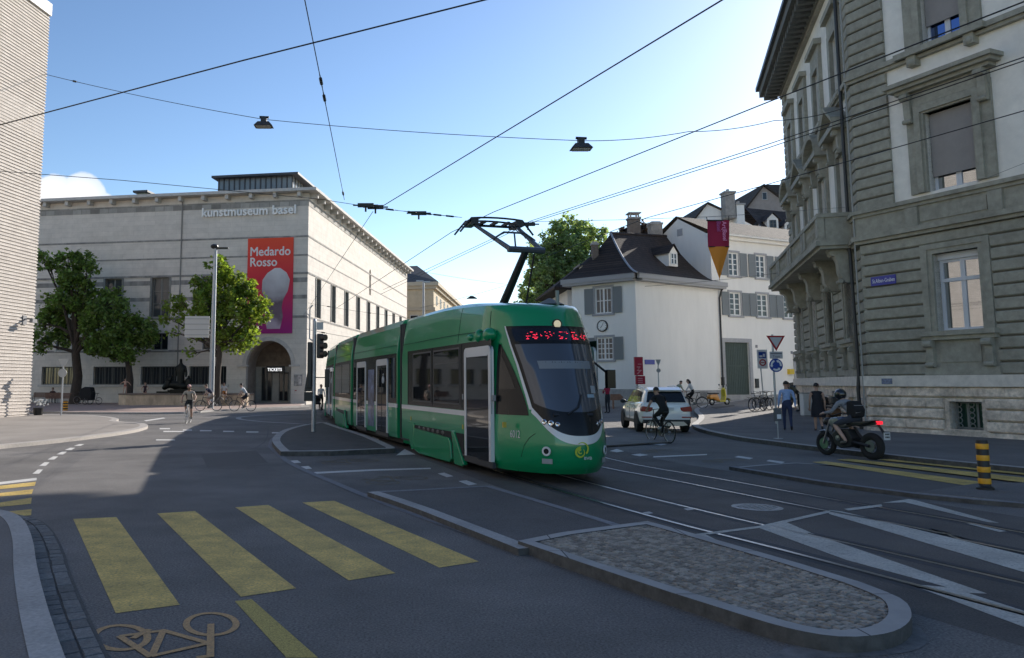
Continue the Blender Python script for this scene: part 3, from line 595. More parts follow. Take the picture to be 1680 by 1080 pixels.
# entrance
e=MB(MF); ar=[(3.45+2.42*math.cos(a),3.45+2.46*math.sin(a)) for a in np.linspace(0,math.pi,25)]; ai=[(3.45+2.07*math.cos(a),3.45+2.12*math.sin(a)) for a in np.linspace(0,math.pi,25)]
for k in range(24): e.add([(ar[k][0],.06,ar[k][1]),(ar[k+1][0],.06,ar[k+1][1]),(ai[k+1][0],.06,ai[k+1][1]),(ai[k][0],.06,ai[k][1]),(ar[k][0],0,ar[k][1]),(ar[k+1][0],0,ar[k+1][1]),(ai[k+1][0],-.45,ai[k+1][1]),(ai[k][0],-.45,ai[k][1])],[(0,1,2,3),(0,4,5,1),(2,6,7,3)])
e.box(5.35,6.35,-.3,.16,3.3,3.45); e.box(.62,1.55,-.3,.16,3.3,3.45); e.build('arch_moulding',TRIM,mu,fix=False)
v=MB(MF)
for k in range(24): v.quad((ai[k][0],-.45,ai[k][1]),(ai[k+1][0],-.45,ai[k+1][1]),(ai[k+1][0],-2.6,ai[k+1][1]),(ai[k][0],-2.6,ai[k][1]))
v.quad((1.38,-.45,0),(1.38,-2.6,0),(1.38,-2.6,3.45),(1.38,-.45,3.45)); v.quad((5.52,-.45,0),(5.52,-2.6,0),(5.52,-2.6,3.45),(5.52,-.45,3.45))
v.build('porch_vault',M('porch_plaster',(.36,.31,.27),.85,var=.15,vscale=2),mu,fix=False)
v=MB(MF); v.box(1.3,5.6,-2.7,-2.45,0,3.35); v.build('porch_wall',M('porch_stone',(.36,.34,.31),.8,var=.12,vscale=3),mu)
v=MB(MF); v.box(1.3,5.6,-2.72,-2.5,3.35,5.7); v.box(1.35,5.55,-2.5,-2.42,3.36,3.6); v.box(1.6,5.3,-2.5,-2.44,4.55,4.66); v.box(3.2,3.45,-2.5,-2.44,4.66,5.5); v.build('lunette',M('lunette_brown',(.17,.125,.095),.6,var=.25,vscale=2),mu)
for a,d,z0,z1 in ((3.95,4.95,.25,3.3),(2.4,3.3,.25,2.85),(1.4,1.75,.9,3.3)):
    window(MF,mu,a,d,z0,z1,2 if d-a>.5 else 1,1,DKF,GLASS,.07,.05,-2.44,name='door')
v=MB(MF); v.box(2.1,3.75,-.42,-.3,2.74,3.36); sg=v.build('entrance_sign',M('sign_black',(.015,.014,.014),.5),mu)
text('lettering','TICKETS',.37,M('sign_white_glow',(.8,.8,.8),.5,emit=(1,1,1),estr=.6),textframe(MF,3.64,-.285,2.92,True),sg,.01,sx=.86,space=1.12,bold=.007)  # white letters given an added glow so the word stays legible
v=MB(MF); v.box(.38,1.1,0,.07,1.62,2.6); nb=v.build('notice_board',M('board_grey',(.3,.29,.28),.6,var=.4,vscale=4),mu)
MB(MF).box(.42,.72,.07,.075,1.75,2.5).build('poster',M('poster_pale',(.5,.47,.45),.6,var=.5,vscale=5),nb)
MB(MF).box(.85,1.02,0,.05,1.18,1.26).build('wall_plate',M('plate_red',(.35,.05,.04),.6),mu)
b=MB(MF); b.tube([(11.95,.08,0),(11.95,.08,18.5)],.06); b.build('downpipe',BAND,mu)
LET=M('pale_letters',(.85,.85,.83),.4)
text('lettering','kunstmuseum',1.13,LET,textframe(MF,10.02,.16,16.86,True),mu,.06,bold=.028); text('lettering','basel',1.13,LET,textframe(MF,3.33,.16,16.86,True),mu,.06,bold=.028)
# roof lantern and rear roofs
ZN=M('dark_zinc',(.05,.053,.06),.5,.2); GLZ=M('lantern_glass',(.16,.18,.19),.2,var=.12,vscale=.8)
u0,z_=uz(359.5,286,M0,-80.2,-2.2,189.8); u1,z2=uz(480,281,M0,-80.2,-2.2,189.8)
l=MB(MF); l.box(u1,u0,-9,-2.2,18.9,20.9); l.build('lantern_glazing',GLZ,mu)
l=MB(MF)
for k in range(15): q=u1+(u0-u1)*k/14; l.box(q-.05,q+.05,-2.2,-2.12,18.9,20.9)
for k in range(9): q=-9+6.8*k/8; l.box(u1-.06,u1+.02,q-.05,q+.05,18.9,20.9)
l.box(u1,u0,-2.2,-2.13,19.35,19.43); l.build('lantern_mullions',ZN,mu)
MB(MF).box(u1-.75,u0+.45,-9.6,-1.5,20.9,21.1).build('lantern_roof',ZN,mu)
l=MB(MF); l.extr([(-3,18.98),(-5.2,20.3),(-8,18.98)],'x',10.3,42); l.build('pitched_roof',M('slate',(.055,.056,.06),.7,var=.2,vscale=6),mu)
l=MB(MF); l.box(18.05,19.0,-5.4,-4.5,19.6,20.55); ch=l.build('chimney',M('copper_green',(.16,.2,.17),.6,var=.3,vscale=5),mu); MB(MF).box(17.75,19.3,-5.7,-4.2,20.55,20.75).build('cowl',ZN,ch)
l=MB(MS); l.box(27,32,-5,-1.6,18.9,20.2); lt=l.build('rooflight',GLZ,mu); MB(MS).box(26.5,32.6,-5.5,-1.1,20.2,20.42).build('rooflight_roof',ZN,lt)
l=MB(MS); l.box(48.6,50.4,-2.5,-.7,18.9,20.3); l.build('chimney',TRIM,mu)
# banner on the museum wall
bn=thing('exhibition_banner','tall red to magenta exhibition banner on the museum wall','banner',(M0[0],M0[1],0))
BM=bpy.data.materials.new('banner_fabric'); BM.use_nodes=True; N=BM.node_tree.nodes; L=BM.node_tree.links; p=N['Principled BSDF']; p.inputs['Roughness'].default_value=.7
tc=N.new('ShaderNodeTexCoord'); sp=N.new('ShaderNodeSeparateXYZ'); L.new(tc.outputs['Object'],sp.inputs[0]); mr=N.new('ShaderNodeMapRange'); L.new(sp.outputs[2],mr.inputs['Value']); mr.inputs['From Min'].default_value=6.2; mr.inputs['From Max'].default_value=14.7
cr=N.new('ShaderNodeValToRGB'); L.new(mr.outputs['Result'],cr.inputs[0]); cr.color_ramp.elements[0].color=(*lin((160,30,125)),1); cr.color_ramp.elements[1].color=(*lin((228,78,46)),1); e_=cr.color_ramp.elements.new(.55); e_.color=(*lin((212,42,62)),1); L.new(cr.outputs[0],p.inputs['Base Color'])
MB(MF).box(1.32,5.56,.02,.1,6.2,14.72).build('fabric',BM,bn)
BW=M('banner_white',(.75,.72,.72),.6)
for s_,z in (('Medardo',13.15),('Rosso',12.2)): text('lettering',s_,1.12,BW,textframe(MF,5.36,.11,z,True),bn,.004,sx=.93,bold=.022)
def blob(u,v_):
    # plain pale rounded form standing in for the pictured sculpture
    t=v_; cx=2.85-.35*math.sin(t*2.2)+(.25 if t>.62 else 0)*(t-.62); ww=[1.45,1.6,1.35,1.0,.95,1.1,1.15][min(6,int(t*6.99))]
    ws=np.interp(t,[0,.08,.2,.38,.52,.65,.8,1],[.25,.9,1.28,1.2,.85,.72,.85,.6]); z=12.0-5.4*t
    return (2.75+(.28 if t>.5 else .28*t*2)-(1-2*u)*ws+.0,.105+.03*math.sin(math.pi*u),z)
BM2=M('banner_form',(.50,.47,.47),.8)
N=BM2.node_tree.nodes; L=BM2.node_tree.links; tc=N.new('ShaderNodeTexCoord'); sp=N.new('ShaderNodeSeparateXYZ'); L.new(tc.outputs['Object'],sp.inputs[0]); nz=N.new('ShaderNodeTexNoise'); nz.inputs['Scale'].default_value=.9; nz.inputs['Detail'].default_value=3; L.new(tc.outputs['Object'],nz.inputs['Vector'])
ad=N.new('ShaderNodeMath'); ad.operation='MULTIPLY_ADD'; L.new(nz.outputs['Fac'],ad.inputs[0]); ad.inputs[1].default_value=2.6; L.new(sp.outputs[2],ad.inputs[2]); mr=N.new('ShaderNodeMapRange'); L.new(ad.outputs[0],mr.inputs['Value']); mr.inputs['From Min'].default_value=8.0; mr.inputs['From Max'].default_value=13.4
cr=N.new('ShaderNodeValToRGB'); L.new(mr.outputs['Result'],cr.inputs[0]); cr.color_ramp.elements[0].color=(.52,.42,.50,1); cr.color_ramp.elements[1].color=(.66,.64,.66,1)
for ps,cc in ((.22,(.20,.14,.17,1)),(.42,(.16,.11,.13,1)),(.58,(.42,.38,.40,1))): e_=cr.color_ramp.elements.new(ps); e_.color=cc
L.new(cr.outputs[0],BM2.node_tree.nodes['Principled BSDF'].inputs['Base Color'])
MB(MF).grid(blob,14,26).build('printed_form',BM2,bn,smooth=True,fix=False)
# ---- beige building far along the tram street
be=thing('corner_building','distant beige corner building with dark hipped roof beyond the museum','building',(4.1,128,0),-R(9.8))
BEI=M('beige_plaster',(.50,.42,.30),.85,var=.1,vscale=1)
MB().box(-24,0,0,60,0,17.6).build('wall',BEI,be)
q=MB(); q.box(-24.5,.9,-.9,60,17.6,18.2); q.box(-24.3,.5,-.5,60,17.1,17.6); q.box(-24,.25,-.25,60,13.6,14.1); q.box(-24,.2,-.2,60,10.5,10.8); q.build('cornice',M('beige_trim',(.44,.38,.29),.8),be)
for k in range(12):
    for zz in (11,14.7,7.5): 
        if k<9: window(frame((0,0),0,90),be,3+5*k,4.2+5*k,zz,zz+1.6,1,2,TRIM,GLASS,.1,.06,.03)
for k in range(4):
    for zz in (11,7.5): window(frame((0,0),-90,180),be,2.5+4.5*k,3.9+4.5*k,zz,zz+1.9,1,2,TRIM,GLASS,.1,.06,.03)
r=MB(); r.add([(-24.5,-.9,18.2),(.9,-.9,18.2),(.9,60,18.2),(-24.5,60,18.2),(-8,6,21.6),(-4,8,22.2),(-4,60,22.2),(-20,60,21.6),(-20,6,21.6)],[(0,1,5,4),(1,2,6,5),(0,4,8),(0,8,7,3),(4,5,6,7,8)]); r.build('roof',M('slate',(.055,.056,.06),.7),be)
# ---- white corner house
HC=aty(1043,500,54.).xy; H0=(HC.x,HC.y,0)
ho=thing('corner_house','white corner house with steep brown tiled roof, two shuttered windows and blank side wall','house',H0)
HL=frame(HC,-46,224,H0); HR=frame(HC,56.3,146.3,H0)
WP=M('white_plaster',(.80,.78,.745),.9,var=.022,vscale=2.5,stretch=(1,1,.22),var2=.04,v2scale=.5,bump=.04,bscale=25)
GS=M('grey_stone_trim',(.36,.36,.375),.8,var=.1,vscale=6); SHU=M('grey_shutter',(.20,.22,.235),.6); WW=M('white_window',(.75,.75,.74),.5)
PLI=M('grey_plinth',(.33,.325,.32),.85,var=.15,vscale=3)
def hwin(T,par,u0,u1,z0,z1,nx,nz,sl=(1,1),louv=True,sw=.7):
    s=MB(T); surround(s,u0,u1,z0,z1,.16,.05); s.build('window_surround',GS,par)
    window(T,par,u0,u1,z0,z1,nx,nz,WW,GLASSW,.09,.045,-.12)
    for k,(a,b) in enumerate(((u1+.12,u1+.12+sw),(u0-.12-sw,u0-.12))):
        if not sl[k]: continue
        q=MB(T); q.box(a,a+.06,.055,.105,z0,z1); q.box(b-.06,b,.055,.105,z0,z1); q.box(a+.06,b-.06,.055,.105,z1-.07,z1); q.box(a+.06,b-.06,.055,.105,z0,z0+.07); q.box(a+.06,b-.06,.055,.105,(z0+z1)/2+.3,(z0+z1)/2+.38); q.box(a+.06,b-.06,.055,.075,z0+.07,z1-.07)
        n=int((z1-z0)/.09)
        for i in range(n): q.box(a+.06,b-.06,.075,.098,z0+.07+i*.09,z0+.125+i*.09)
        q.build('shutter',SHU,par,merge=False)
HWL=[(1.82,3.14,6.74,8.58),(1.82,3.12,3.48,5.06)]
w=MB(HL); wall(w,0,5.05,.1,8.85,[(a,b,c,d) for a,b,c,d in HWL],.25); w.T=HR; wall(w,0,9.35,.1,8.85,[],.25)
A_=[(HL@Vector((5.05,0,0))).xy,(HR@Vector((9.35,0,0))).xy]
bk=A_[0]+Vector((5,7))
for zz in (0,): w.T=Matrix.Identity(4); w.quad((A_[0].x,A_[0].y,.1),(A_[0].x+4.5,A_[0].y+7.5,.1),(A_[0].x+4.5,A_[0].y+7.5,8.85),(A_[0].x,A_[0].y,8.85))
w.build('wall',WP,ho,fix=False)
hwin(HL,ho,*HWL[0],4,2); hwin(HL,ho,*HWL[1],4,4)
q=MB(HL); q.box(0,5.05,0,.04,.1,1.45); q.T=HR; q.box(0.03,9.35,0,.04,.1,1.35); q.build('plinth',PLI,ho,merge=False)
q=MB(HL); q.box(-.1,5.5,-.3,.55,8.85,9.0); q.box(-.25,5.6,.4,.62,9.0,9.34); q.T=HR; q.box(.1,9.5,-.3,.55,8.852,9.002); q.box(-.25,9.6,.4,.62,9.0,9.338); q.build('eaves_gutter',M('eaves_grey',(.33,.33,.34),.6),ho,merge=False)
TILE=Mbrick('brown_tiles',(.032,.022,.018),(.06,.04,.031),(.012,.01,.009),.32,.20,.025,rough=.85,bump=.9,var=.35,dist=.04)
def hroof():
    E0=HL@Vector((5.7,.6,9.3)); E1=Vector((0,0,9.3))+(dv(185).xy*.85).to_3d(); E2=HR@Vector((9.75,.6,9.3)); off=Vector(H0)
    R0=aty(1002,383,58.5)-off; R1=aty(1112,389,64)-off; Bk=E0+Vector((5,8,0))
    m=MB()
    def face(a,b,c,d,n=14,k=10):
        def fn(u,t):
            lo=a.lerp(b,u); hi=c.lerp(d,u); p=lo.lerp(hi,t); p.z=lo.z+(hi.z-lo.z)*(t**1.45); return p
        m.grid(fn,n,k)
    face(E0,E1,R0,R0+Vector((.02,0,0))); face(E1,E2,R0,R1); face(Bk,E0,R0+Vector((-.01,.3,0)),R0); face(E2+Vector((2,8,0)),Bk,R1,R0)
    rf=m.build('roof',TILE,ho,fix=False)
    hp=MB(); pts=[]
    for t in np.linspace(0,1,10):
        p=E1.lerp(R0,t); p.z=E1.z+(R0.z-E1.z)*t**1.45+.03; pts.append(p)
    hp.tube(pts,.07); hp.build('hip_flashing',M('hip_metal',(.35,.36,.38),.4,.6),rf)
    q=MB(); q.tube([R0,R1],.12); q.build('ridge_tiles',TILE,rf)
    # dormer
    D=aty(1105,437,58.2)-off; T=frame((D.x,D.y),56.3,146.3,z=D.z)
    q=MB(T); q.box(-.5,.5,-2.6,0,0,1.05); q.add([(-.5,0,1.05),(.5,0,1.05),(0,0,1.6)],[(0,1,2)]); dm=q.build('dormer',WP,ho)
    q=MB(T); q.add([(-.72,.15,.9),(0,.15,1.68),(.72,.15,.9),(-.72,-3.2,.9),(0,-3.2,1.68),(.72,-3.2,.9),(-.72,.15,.82),(0,.15,1.6),(.72,.15,.82)],[(0,1,4,3),(1,2,5,4),(0,1,7,6),(1,2,8,7)]); q.build('dormer_roof',TILE,dm,fix=False)
    window(T,dm,-.34,.34,.12,.98,2,2,WW,GLASSW,.06,.03,.012)
    for (px,py,Y,w,hh,c,nm) in ((1040,383,62,.42,1.35,TILE,'a'),(1075,388,63,.46,1.15,PLI,'b'),(976,418,58,.22,.95,M('brick_red',(.2,.1,.075),.9,var=.2,vscale=8),'c')):
        D=aty(px,py,Y)-off; q=MB(); q.box(D.x-w,D.x+w,D.y-w,D.y+w,D.z-1.2,D.z+hh-.25); c_=q.build('chimney',Mbrick('chimney_brick',(.10,.075,.06),(.15,.11,.09),(.2,.18,.16),.25,.08,.012) if nm!='b' else M('chimney_render',(.3,.28,.26),.9,var=.2,vscale=3),ho)
        q=MB(); q.box(D.x-w-.06,D.x+w+.06,D.y-w-.06,D.y+w+.06,D.z+hh-.25,D.z+hh-.1); q.box(D.x-w*.8,D.x+w*.8,D.y-w*.8,D.y+w*.8,D.z+hh-.1,D.z+hh+.02) if nm!='a' else [q.box(D.x+sx*w*.75-.05,D.x+sx*w*.75+.05,D.y+sy*w*.75-.05,D.y+sy*w*.75+.05,D.z+hh-.1,D.z+hh+.2) for sx in(-1,1) for sy in(-1,1)] and q.box(D.x-w-.08,D.x+w+.08,D.y-w-.08,D.y+w+.08,D.z+hh+.2,D.z+hh+.27); q.build('chimney_cap',PLI,c_)
hroof()
q=MB(HR); q.tube([(9.3,.55,9.1),(9.25,.25,8.7),(9.22,.12,8.2),(9.22,.12,.4)],.065); q.build('downpipe',M('black_pipe',(.02,.02,.02),.5),ho)
ck=thing('wall_clock','round white wall clock between the two windows of the corner house','clock',H0)
q=MB(HL@Matrix.Translation((2.58,0,5.87))); q.lathe([(.42,0),(.42,.1),(.36,.11),(.34,.09),(.01,.09)],28,ax='y'); q.build('case',M('clock_black',(.02,.02,.02),.4),ck)
q=MB(HL@Matrix.Translation((2.58,0,5.87))); q.lathe([(.34,.09),(.34,.105),(.01,.105)],28,ax='y'); dl=q.build('dial',M('dial_white',(.8,.8,.78),.5),ck,fix=False)
q=MB(HL@Matrix.Translation((2.58,.12,5.87))); q.tube([(0,0,0),(.12,0,-.14)],.016,6); q.build('hand',M('clock_black',(.02,.02,.02),.4),ck); q=MB(HL@Matrix.Translation((2.58,.12,5.87))); q.tube([(0,0,0),(-.11,0,.22)],.012,6); q.build('hand',M('clock_black',(.02,.02,.02),.4),ck); q=MB(HL@Matrix.Translation((2.58,.11,5.87)))
for k in range(12): a=R(30*k); q.box(.29*math.sin(a)-.014,.29*math.sin(a)+.014,-.006,.002,.29*math.cos(a)-.03,.29*math.cos(a)+.03)
dl.data.materials.append(M('clock_black',(.02,.02,.02),.4)); bm=bmesh.new(); bm.from_mesh(dl.data); vv=[bm.verts.new(v) for v in q.v]
for f_ in q.f: bm.faces.new([vv[i] for i in f_]).material_index=1
bm.to_mesh(dl.data); bm.free()
# rear wing left of the corner house
rw=thing('rear_wing','low wing with dark eaves and small white dormer left behind the corner house','house',(12.0,62,0))
q=MB(); q.box(.6,8,.4,9,0,9.2); q.build('wall',WP,rw)
q=MB(); q.add([(-.6,-.6,9.35),(7.5,-.6,9.35),(7.5,9,9.35),(-.6,9,9.35),(3.5,4,12.6),(7.5,4,12.6)],[(0,1,5,4),(0,4,3),(3,4,5,2)]); q.box(-.6,7.5,-.6,9,9.2,9.34); q.build('roof',TILE,rw,fix=False)
q=MB(); q.box(1.9,3.0,.9,3,10.2,11.2); dd=q.build('dormer',WP,rw); MB().box(1.7,3.2,.7,3.2,11.2,11.36).build('dormer_roof',ZN,dd)
# ---- white house with grey shutters
S0=(23.27,59.13); sh=thing('shuttered_house','long white house with grey shutters and a tall green double gate','house',(S0[0],S0[1],0))
SF=frame(S0,64.5,154.5,(S0[0],S0[1],0))
sw=[]
for k in range(4):
    c=1.70+2.92*k; sw+=[(c-.52,c+.52,9.98,11.78),(c-.58,c+.58,6.95,8.72)]
w=MB(SF); wall(w,-.6,14,.3,12.95,sw+[(.40,2.92,.3,4.92),(7.95,9.3,.3,4.0)],.28)
w.T=frame(S0,-25.5,244.5,(S0[0],S0[1],0)); w.add([(0,.6,.3),(6.4,.6,.3),(6.4,.6,12.95),(3.2,.6,14.8),(0,.6,12.95)],[(0,1,2,3,4)]); w.build('wall',WP,sh,fix=False)
for a in sw: hwin(SF,sh,*a,2,4,sw=.72)
q=MB(SF); surround(q,.40,2.92,.3,4.92,.3,.06,sill=False); q.build('gate_surround',GS,sh)
q=MB(SF); q.box(.40,1.655,-.2,-.12,.35,4.92); q.box(1.665,2.92,-.2,-.12,.35,4.92)
for a in (.40,1.665):
    for k in range(1,7): q.box(a+.18*k-.008,a+.18*k+.008,-.12,-.105,.4,4.88)
    q.box(a,a+1.255,-.12,-.1,3.1,3.22)
q.build('gate',M('green_gate',(.055,.075,.065),.6,var=.1,vscale=5),sh,merge=False)
q=MB(SF); surround(q,7.95,9.3,.3,4.0,.22,.06,sill=False); q.build('door_surround',GS,sh); MB(SF).box(7.95,9.3,-.25,-.15,.3,4.0).build('door',M('grey_door',(.10,.10,.10),.6),sh)
for u in (3.42,): MB(SF).box(u,u+.3,0,.12,1.5,2.2).build('letter_box',M('clock_black',(.02,.02,.02),.4),sh)
MB(SF).box(-.1,.15,0,.12,1.7,2.3).build('letter_box',M('clock_black',(.02,.02,.02),.4),sh)
q=MB(SF); q.box(-.6,14,0,.03,.3,1.0); q.build('plinth',PLI,sh)
for u,z in ((3.65,4.55),(7.5,4.15)): MB(SF).box(u,u+.2,0,.03,z,z+.22).build('house_number',M('number_plate',(.2,.2,.22),.5),sh)
tag(MB(SF).box(7.0,7.5,0,.25,2.55,2.95).build('letter_box',M('post_yellow',(.65,.45,.03),.5),loc=(S0[0],S0[1],0)),'small yellow letter box on the shuttered house wall','letter box')
q=MB(SF); q.box(-.8,14,-.2,.6,12.95,13.1); q.box(-.8,14,.0,.3,12.7,12.95); q.build('eaves',WP,sh)
TILE2=Mbrick('weathered_tiles',(.028,.021,.017),(.062,.048,.040),(.02,.017,.015),.34,.22,.03,rough=.9,bump=1.0,var=.4,dist=.05)
q=MB(SF); q.add([(-.8,.62,13.08),(14,.62,13.08),(14,-3.2,15.0),(-.8,-3.2,15.0),(14,-7,13.08),(-.8,-7,13.08)],[(0,1,2,3),(3,2,4,5)]); q.build('roof',TILE2,sh,fix=False)
q=MB(frame(S0,-25.5,244.5,(S0[0],S0[1],0))); q.box(2.75,3.3,.6,.64,13.4,13.95); q.build('attic_vent',GS,sh)
# houses on the slope behind
def pxhouse(name,label,Y,wall_px,matw,depth,roof=None,matr=None,extra=()):
    p0=aty(*wall_px[0],Y); o=thing(name,label,'house',(p0.x,Y,0)); pts=[aty(x,y,Y) for x,y in wall_px]
    q=MB(); q.extr([(p.x-p0.x,p.z) for p in pts]+[(pts[-1].x-p0.x,3),(pts[0].x-p0.x,3)],'y',0,depth); q.build('wall',matw,o)
    return o,p0
b2,p0=pxhouse('gabled_house','white gabled house with two chimneys behind the shuttered house',76,[(1134,366),(1160,334),(1206,355),(1262,384)],WP,7)
def prow(o,p0,Y,pl,depth,mat,name='roof',dy=0):
    q=MB(); 
    pts=[aty(x,y,Y) for x,y in pl]; q.extr([(p.x-p0.x,p.z) for p in pts],'y',dy,depth); return q.build(name,mat,o)
prow(b2,p0,76,[(1131,367),(1160,332),(1206,353.5),(1206,356),(1160,335),(1134,368)],7,TILE2,dy=-.25)
q=MB(); a=aty(1207,356,76)-Vector((p0.x,76,0)); b_=aty(1310,394,76)-Vector((p0.x,76,0))
r0=aty(1222,341,80)-Vector((p0.x,76,0)); r1=aty(1312,350,80)-Vector((p0.x,76,0)); e0=aty(1256,380,75)-Vector((p0.x,76,0)); e1=aty(1312,392,75)-Vector((p0.x,76,0))
q.add([r0,r1,e1,e0,r0+Vector((0,4,-3)),r1+Vector((0,4,-3))],[(0,1,2,3),(0,4,5,1)]); q.build('roof',TILE,b2,fix=False)
for x,y in ((1268,372),(1297,380)):
    D=aty(x,y,76.2)-Vector((p0.x,76,0)); T=Matrix.Translation(D); q=MB(T); q.box(-.55,.55,0,2,-.3,.75); q.add([(-.55,0,.75),(.55,0,.75),(0,0,1.3)],[(0,1,2)]); dm=q.build('dormer',WP,b2)
    q=MB(T); q.add([(-.8,-.2,.55),(0,-.2,1.42),(.8,-.2,.55),(-.8,3,.55),(0,3,1.42),(.8,3,.55)],[(0,1,4,3),(1,2,5,4)]); q.build('dormer_roof',TILE,dm,fix=False); window(frame((D.x,D.y),90,180,z=D.z),dm,-.32,.32,-.1,.65,2,2,DKF,GLASS,.05,.03,.02)
for x0,x1,y0,y1 in ((1188,1206,317,358),(1207,1221,337,372)):
    a=aty(x0,y0,75)-Vector((p0.x,76,0)); b_=aty(x1,y1,75)-Vector((p0.x,76,0)); q=MB(); q.box(a.x,b_.x,-1.2,-.1,b_.z,a.z); c_=q.build('chimney',M('chimney_render',(.3,.28,.26),.9,var=.2,vscale=3) if x0<1200 else WP,b2); q=MB(); q.box(a.x-.1,b_.x+.1,-1.3,0,a.z,a.z+.15); q.box((a.x+b_.x)/2-.1,(a.x+b_.x)/2+.1,-.8,-.5,a.z+.15,a.z+.45); q.build('chimney_cap',PLI,c_)
b3,p0=pxhouse('gabled_house','grey gabled house highest on the slope at the back','88',[(0,0)],WP,1) if 0 else pxhouse('gabled_house','tall grey gabled house highest on the slope at the back',88,[(1221,345),(1252,305),(1306,345),(1330,362)],M('grey_render',(.30,.265,.25),.9,var=.12,vscale=1.5),8)
prow(b3,p0,88,[(1218,346),(1252,302.5),(1306,343),(1306,346),(1252,306),(1221,347)],8,TILE2,dy=-.3)
q=MB(); a=aty(1253,303,88)-Vector((p0.x,88,0)); b_=aty(1330,303,92)-Vector((p0.x,88,0)); c_=aty(1330,352,88)-Vector((p0.x,88,0)); d_=aty(1300,340,87.6)-Vector((p0.x,88,0)); q.add([a,b_,c_,d_],[(0,1,2,3)]); q.build('roof',TILE2,b3,fix=False)
D=aty(1254,322,88)-Vector((p0.x,88,0)); window(frame((D.x,-.01),90,180,z=D.z),b3,-.3,.3,-.45,.45,1,1,GS,GLASS,.08,.05,.01)
D=aty(1273,310,88)-Vector((p0.x,88,0)); q=MB(); q.tube([(D.x,2,D.z-.5),(D.x,2,D.z+.7)],.22,8); q.tube([(D.x,2,D.z+.72),(D.x,2,D.z+.8)],.32,8); q.build('flue',ZN,b3)
# ---- grey-green corner building on the right
C0=(17.06,29.35); rb=thing('corner_building','grey-green neoclassical corner building with rusticated quoins, balcony and stone base','building',(C0[0],C0[1],0))
FR=frame(C0,158,248,(C0[0],C0[1],0)); FL=frame(C0,17.9,287.9,(C0[0],C0[1],0))
GRN=M('grey_green_stone',(.315,.30,.245),.85,var=.12,vscale=4,var2=.14,v2scale=.5,bump=.15,bscale=40)
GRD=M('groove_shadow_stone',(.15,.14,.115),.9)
PLS=M('warm_grey_plaster',(.80,.76,.69),.9,var=.06,vscale=2,var2=.07,v2scale=.4,bump=.1,bscale=30)
BASE=M('buff_base_stone',(.64,.54,.44),.9,var=.32,vscale=5,var2=.25,v2scale=1.2,bump=.8,bscale=18)
BASL=M('pale_base_band',(.70,.64,.56),.85,var=.12,vscale=4)
BLIND=M('grey_blind',(.29,.265,.25),.7,var=.05,vscale=3)
RW={'gf':(2.62,4.14,3.6,6.26),'ff':(2.68,4.30,8.44,11.22),'sf':(2.80,4.18,13.6,16.3)}
PR=5.4
rg=[];rf_=[];rs=[]
for k in range(5):
    rg.append((RW['gf'][0]+PR*k,RW['gf'][1]+PR*k,*RW['gf'][2:])); rf_.append((RW['ff'][0]+PR*k,RW['ff'][1]+PR*k,*RW['ff'][2:])); rs.append((RW['sf'][0]+PR*k,RW['sf'][1]+PR*k,*RW['sf'][2:]))
rbase=[(2.86+PR*k,3.92+PR*k,.35,1.25) for k in range(5)]
LC=(2.5,6.55,10.6,14.65); WID=.72
lg=[(c-WID,c+WID,3.6,6.26) for c in LC]; lf=[(c-.68,c+.68,8.3,11.2) for c in LC]; ls=[(c-.62,c+.62,13.6,16.3) for c in LC]
w=MB(FR); wall(w,0,27,0,19.6,rg+rf_+rs+rbase,.4); w.T=FL; wall(w,0,16.9,0,19.6,lg+lf+ls,.4)
e0=(FL@Vector((16.9,0,0))); e1=FR@Vector((27,0,0)); w.T=Matrix.Identity(4)
far=Vector((e0.x+14,e0.y-4,0)); far2=Vector((e1.x+14,e1.y+4,0))
for a,b_ in ((e0,far),(far,far2),(far2,e1)): w.quad((a.x,a.y,0),(b_.x,b_.y,0),(b_.x,b_.y,19.6),(a.x,a.y,19.6))
w.add([(0,0,19.6),(e0.x,e0.y,19.6),(far.x,far.y,19.6),(far2.x,far2.y,19.6),(e1.x,e1.y,19.6)],[(0,1,2,3,4)])
w.build('wall',PLS,rb,fix=False)
def courses(mb,T,u0,u1,z0,z1,pitch,gap,pr,holes,back=True,cham=.035,joint=0):
    n=round((z1-z0)/pitch); p=(z1-z0)/n; mb.T=T
    for i in range(n):
        a,b=z0+i*p+gap/2,z0+(i+1)*p-gap/2; segs=[(u0,u1)]
        for h in holes:
            if h[2]<b and h[3]>a:
                ns=[]
                for s0,s1 in segs:
                    if h[1]<=s0 or h[0]>=s1: ns.append((s0,s1))
                    else:
                        if h[0]>s0: ns.append((s0,h[0]))
                        if h[1]<s1: ns.append((h[1],s1))
                segs=ns
        if joint:   # separate blocks with upright joints
            ns=[]
            for s0,s1 in segs:
                x=s0
                while x<s1-.05:
                    e=min(s1,x+random.uniform(.8,1.7)*joint); e=s1 if s1-e<.35 else e; ns.append((x,e-.014 if e<s1 else e)); x=e
            segs=ns
        for s0,s1 in segs:
            if s1-s0<.05: continue
            pr_=pr+(random.uniform(-.012,.012) if joint else 0)
            q=pr_-cham
            mb.add([(s0,0,a),(s1,0,a),(s1,q,a),(s0,q,a),(s0,pr_,a+cham),(s1,pr_,a+cham),(s0,pr_,b-cham),(s1,pr_,b-cham),(s0,q,b),(s1,q,b),(s0,0,b),(s1,0,b)],[(0,1,2,3),(3,2,5,4),(4,5,7,6),(6,7,9,8),(8,9,11,10),(0,3,4,6,8,10),(1,2,5,7,9,11)])
    return mb
def widen(h,a,zt=0,zb=0): return [(x[0]-a,x[1]+a,x[2]-zb,x[3]+zt) for x in h]
m=MB()
courses(m,FR,-.05,27,2.12,7.0,.41,.055,.11,widen(rg,.40,.36,1.48)); courses(m,FL,-.05,16.9,2.12,6.9,.41,.055,.11,widen(lg,.40,.36,1.48))
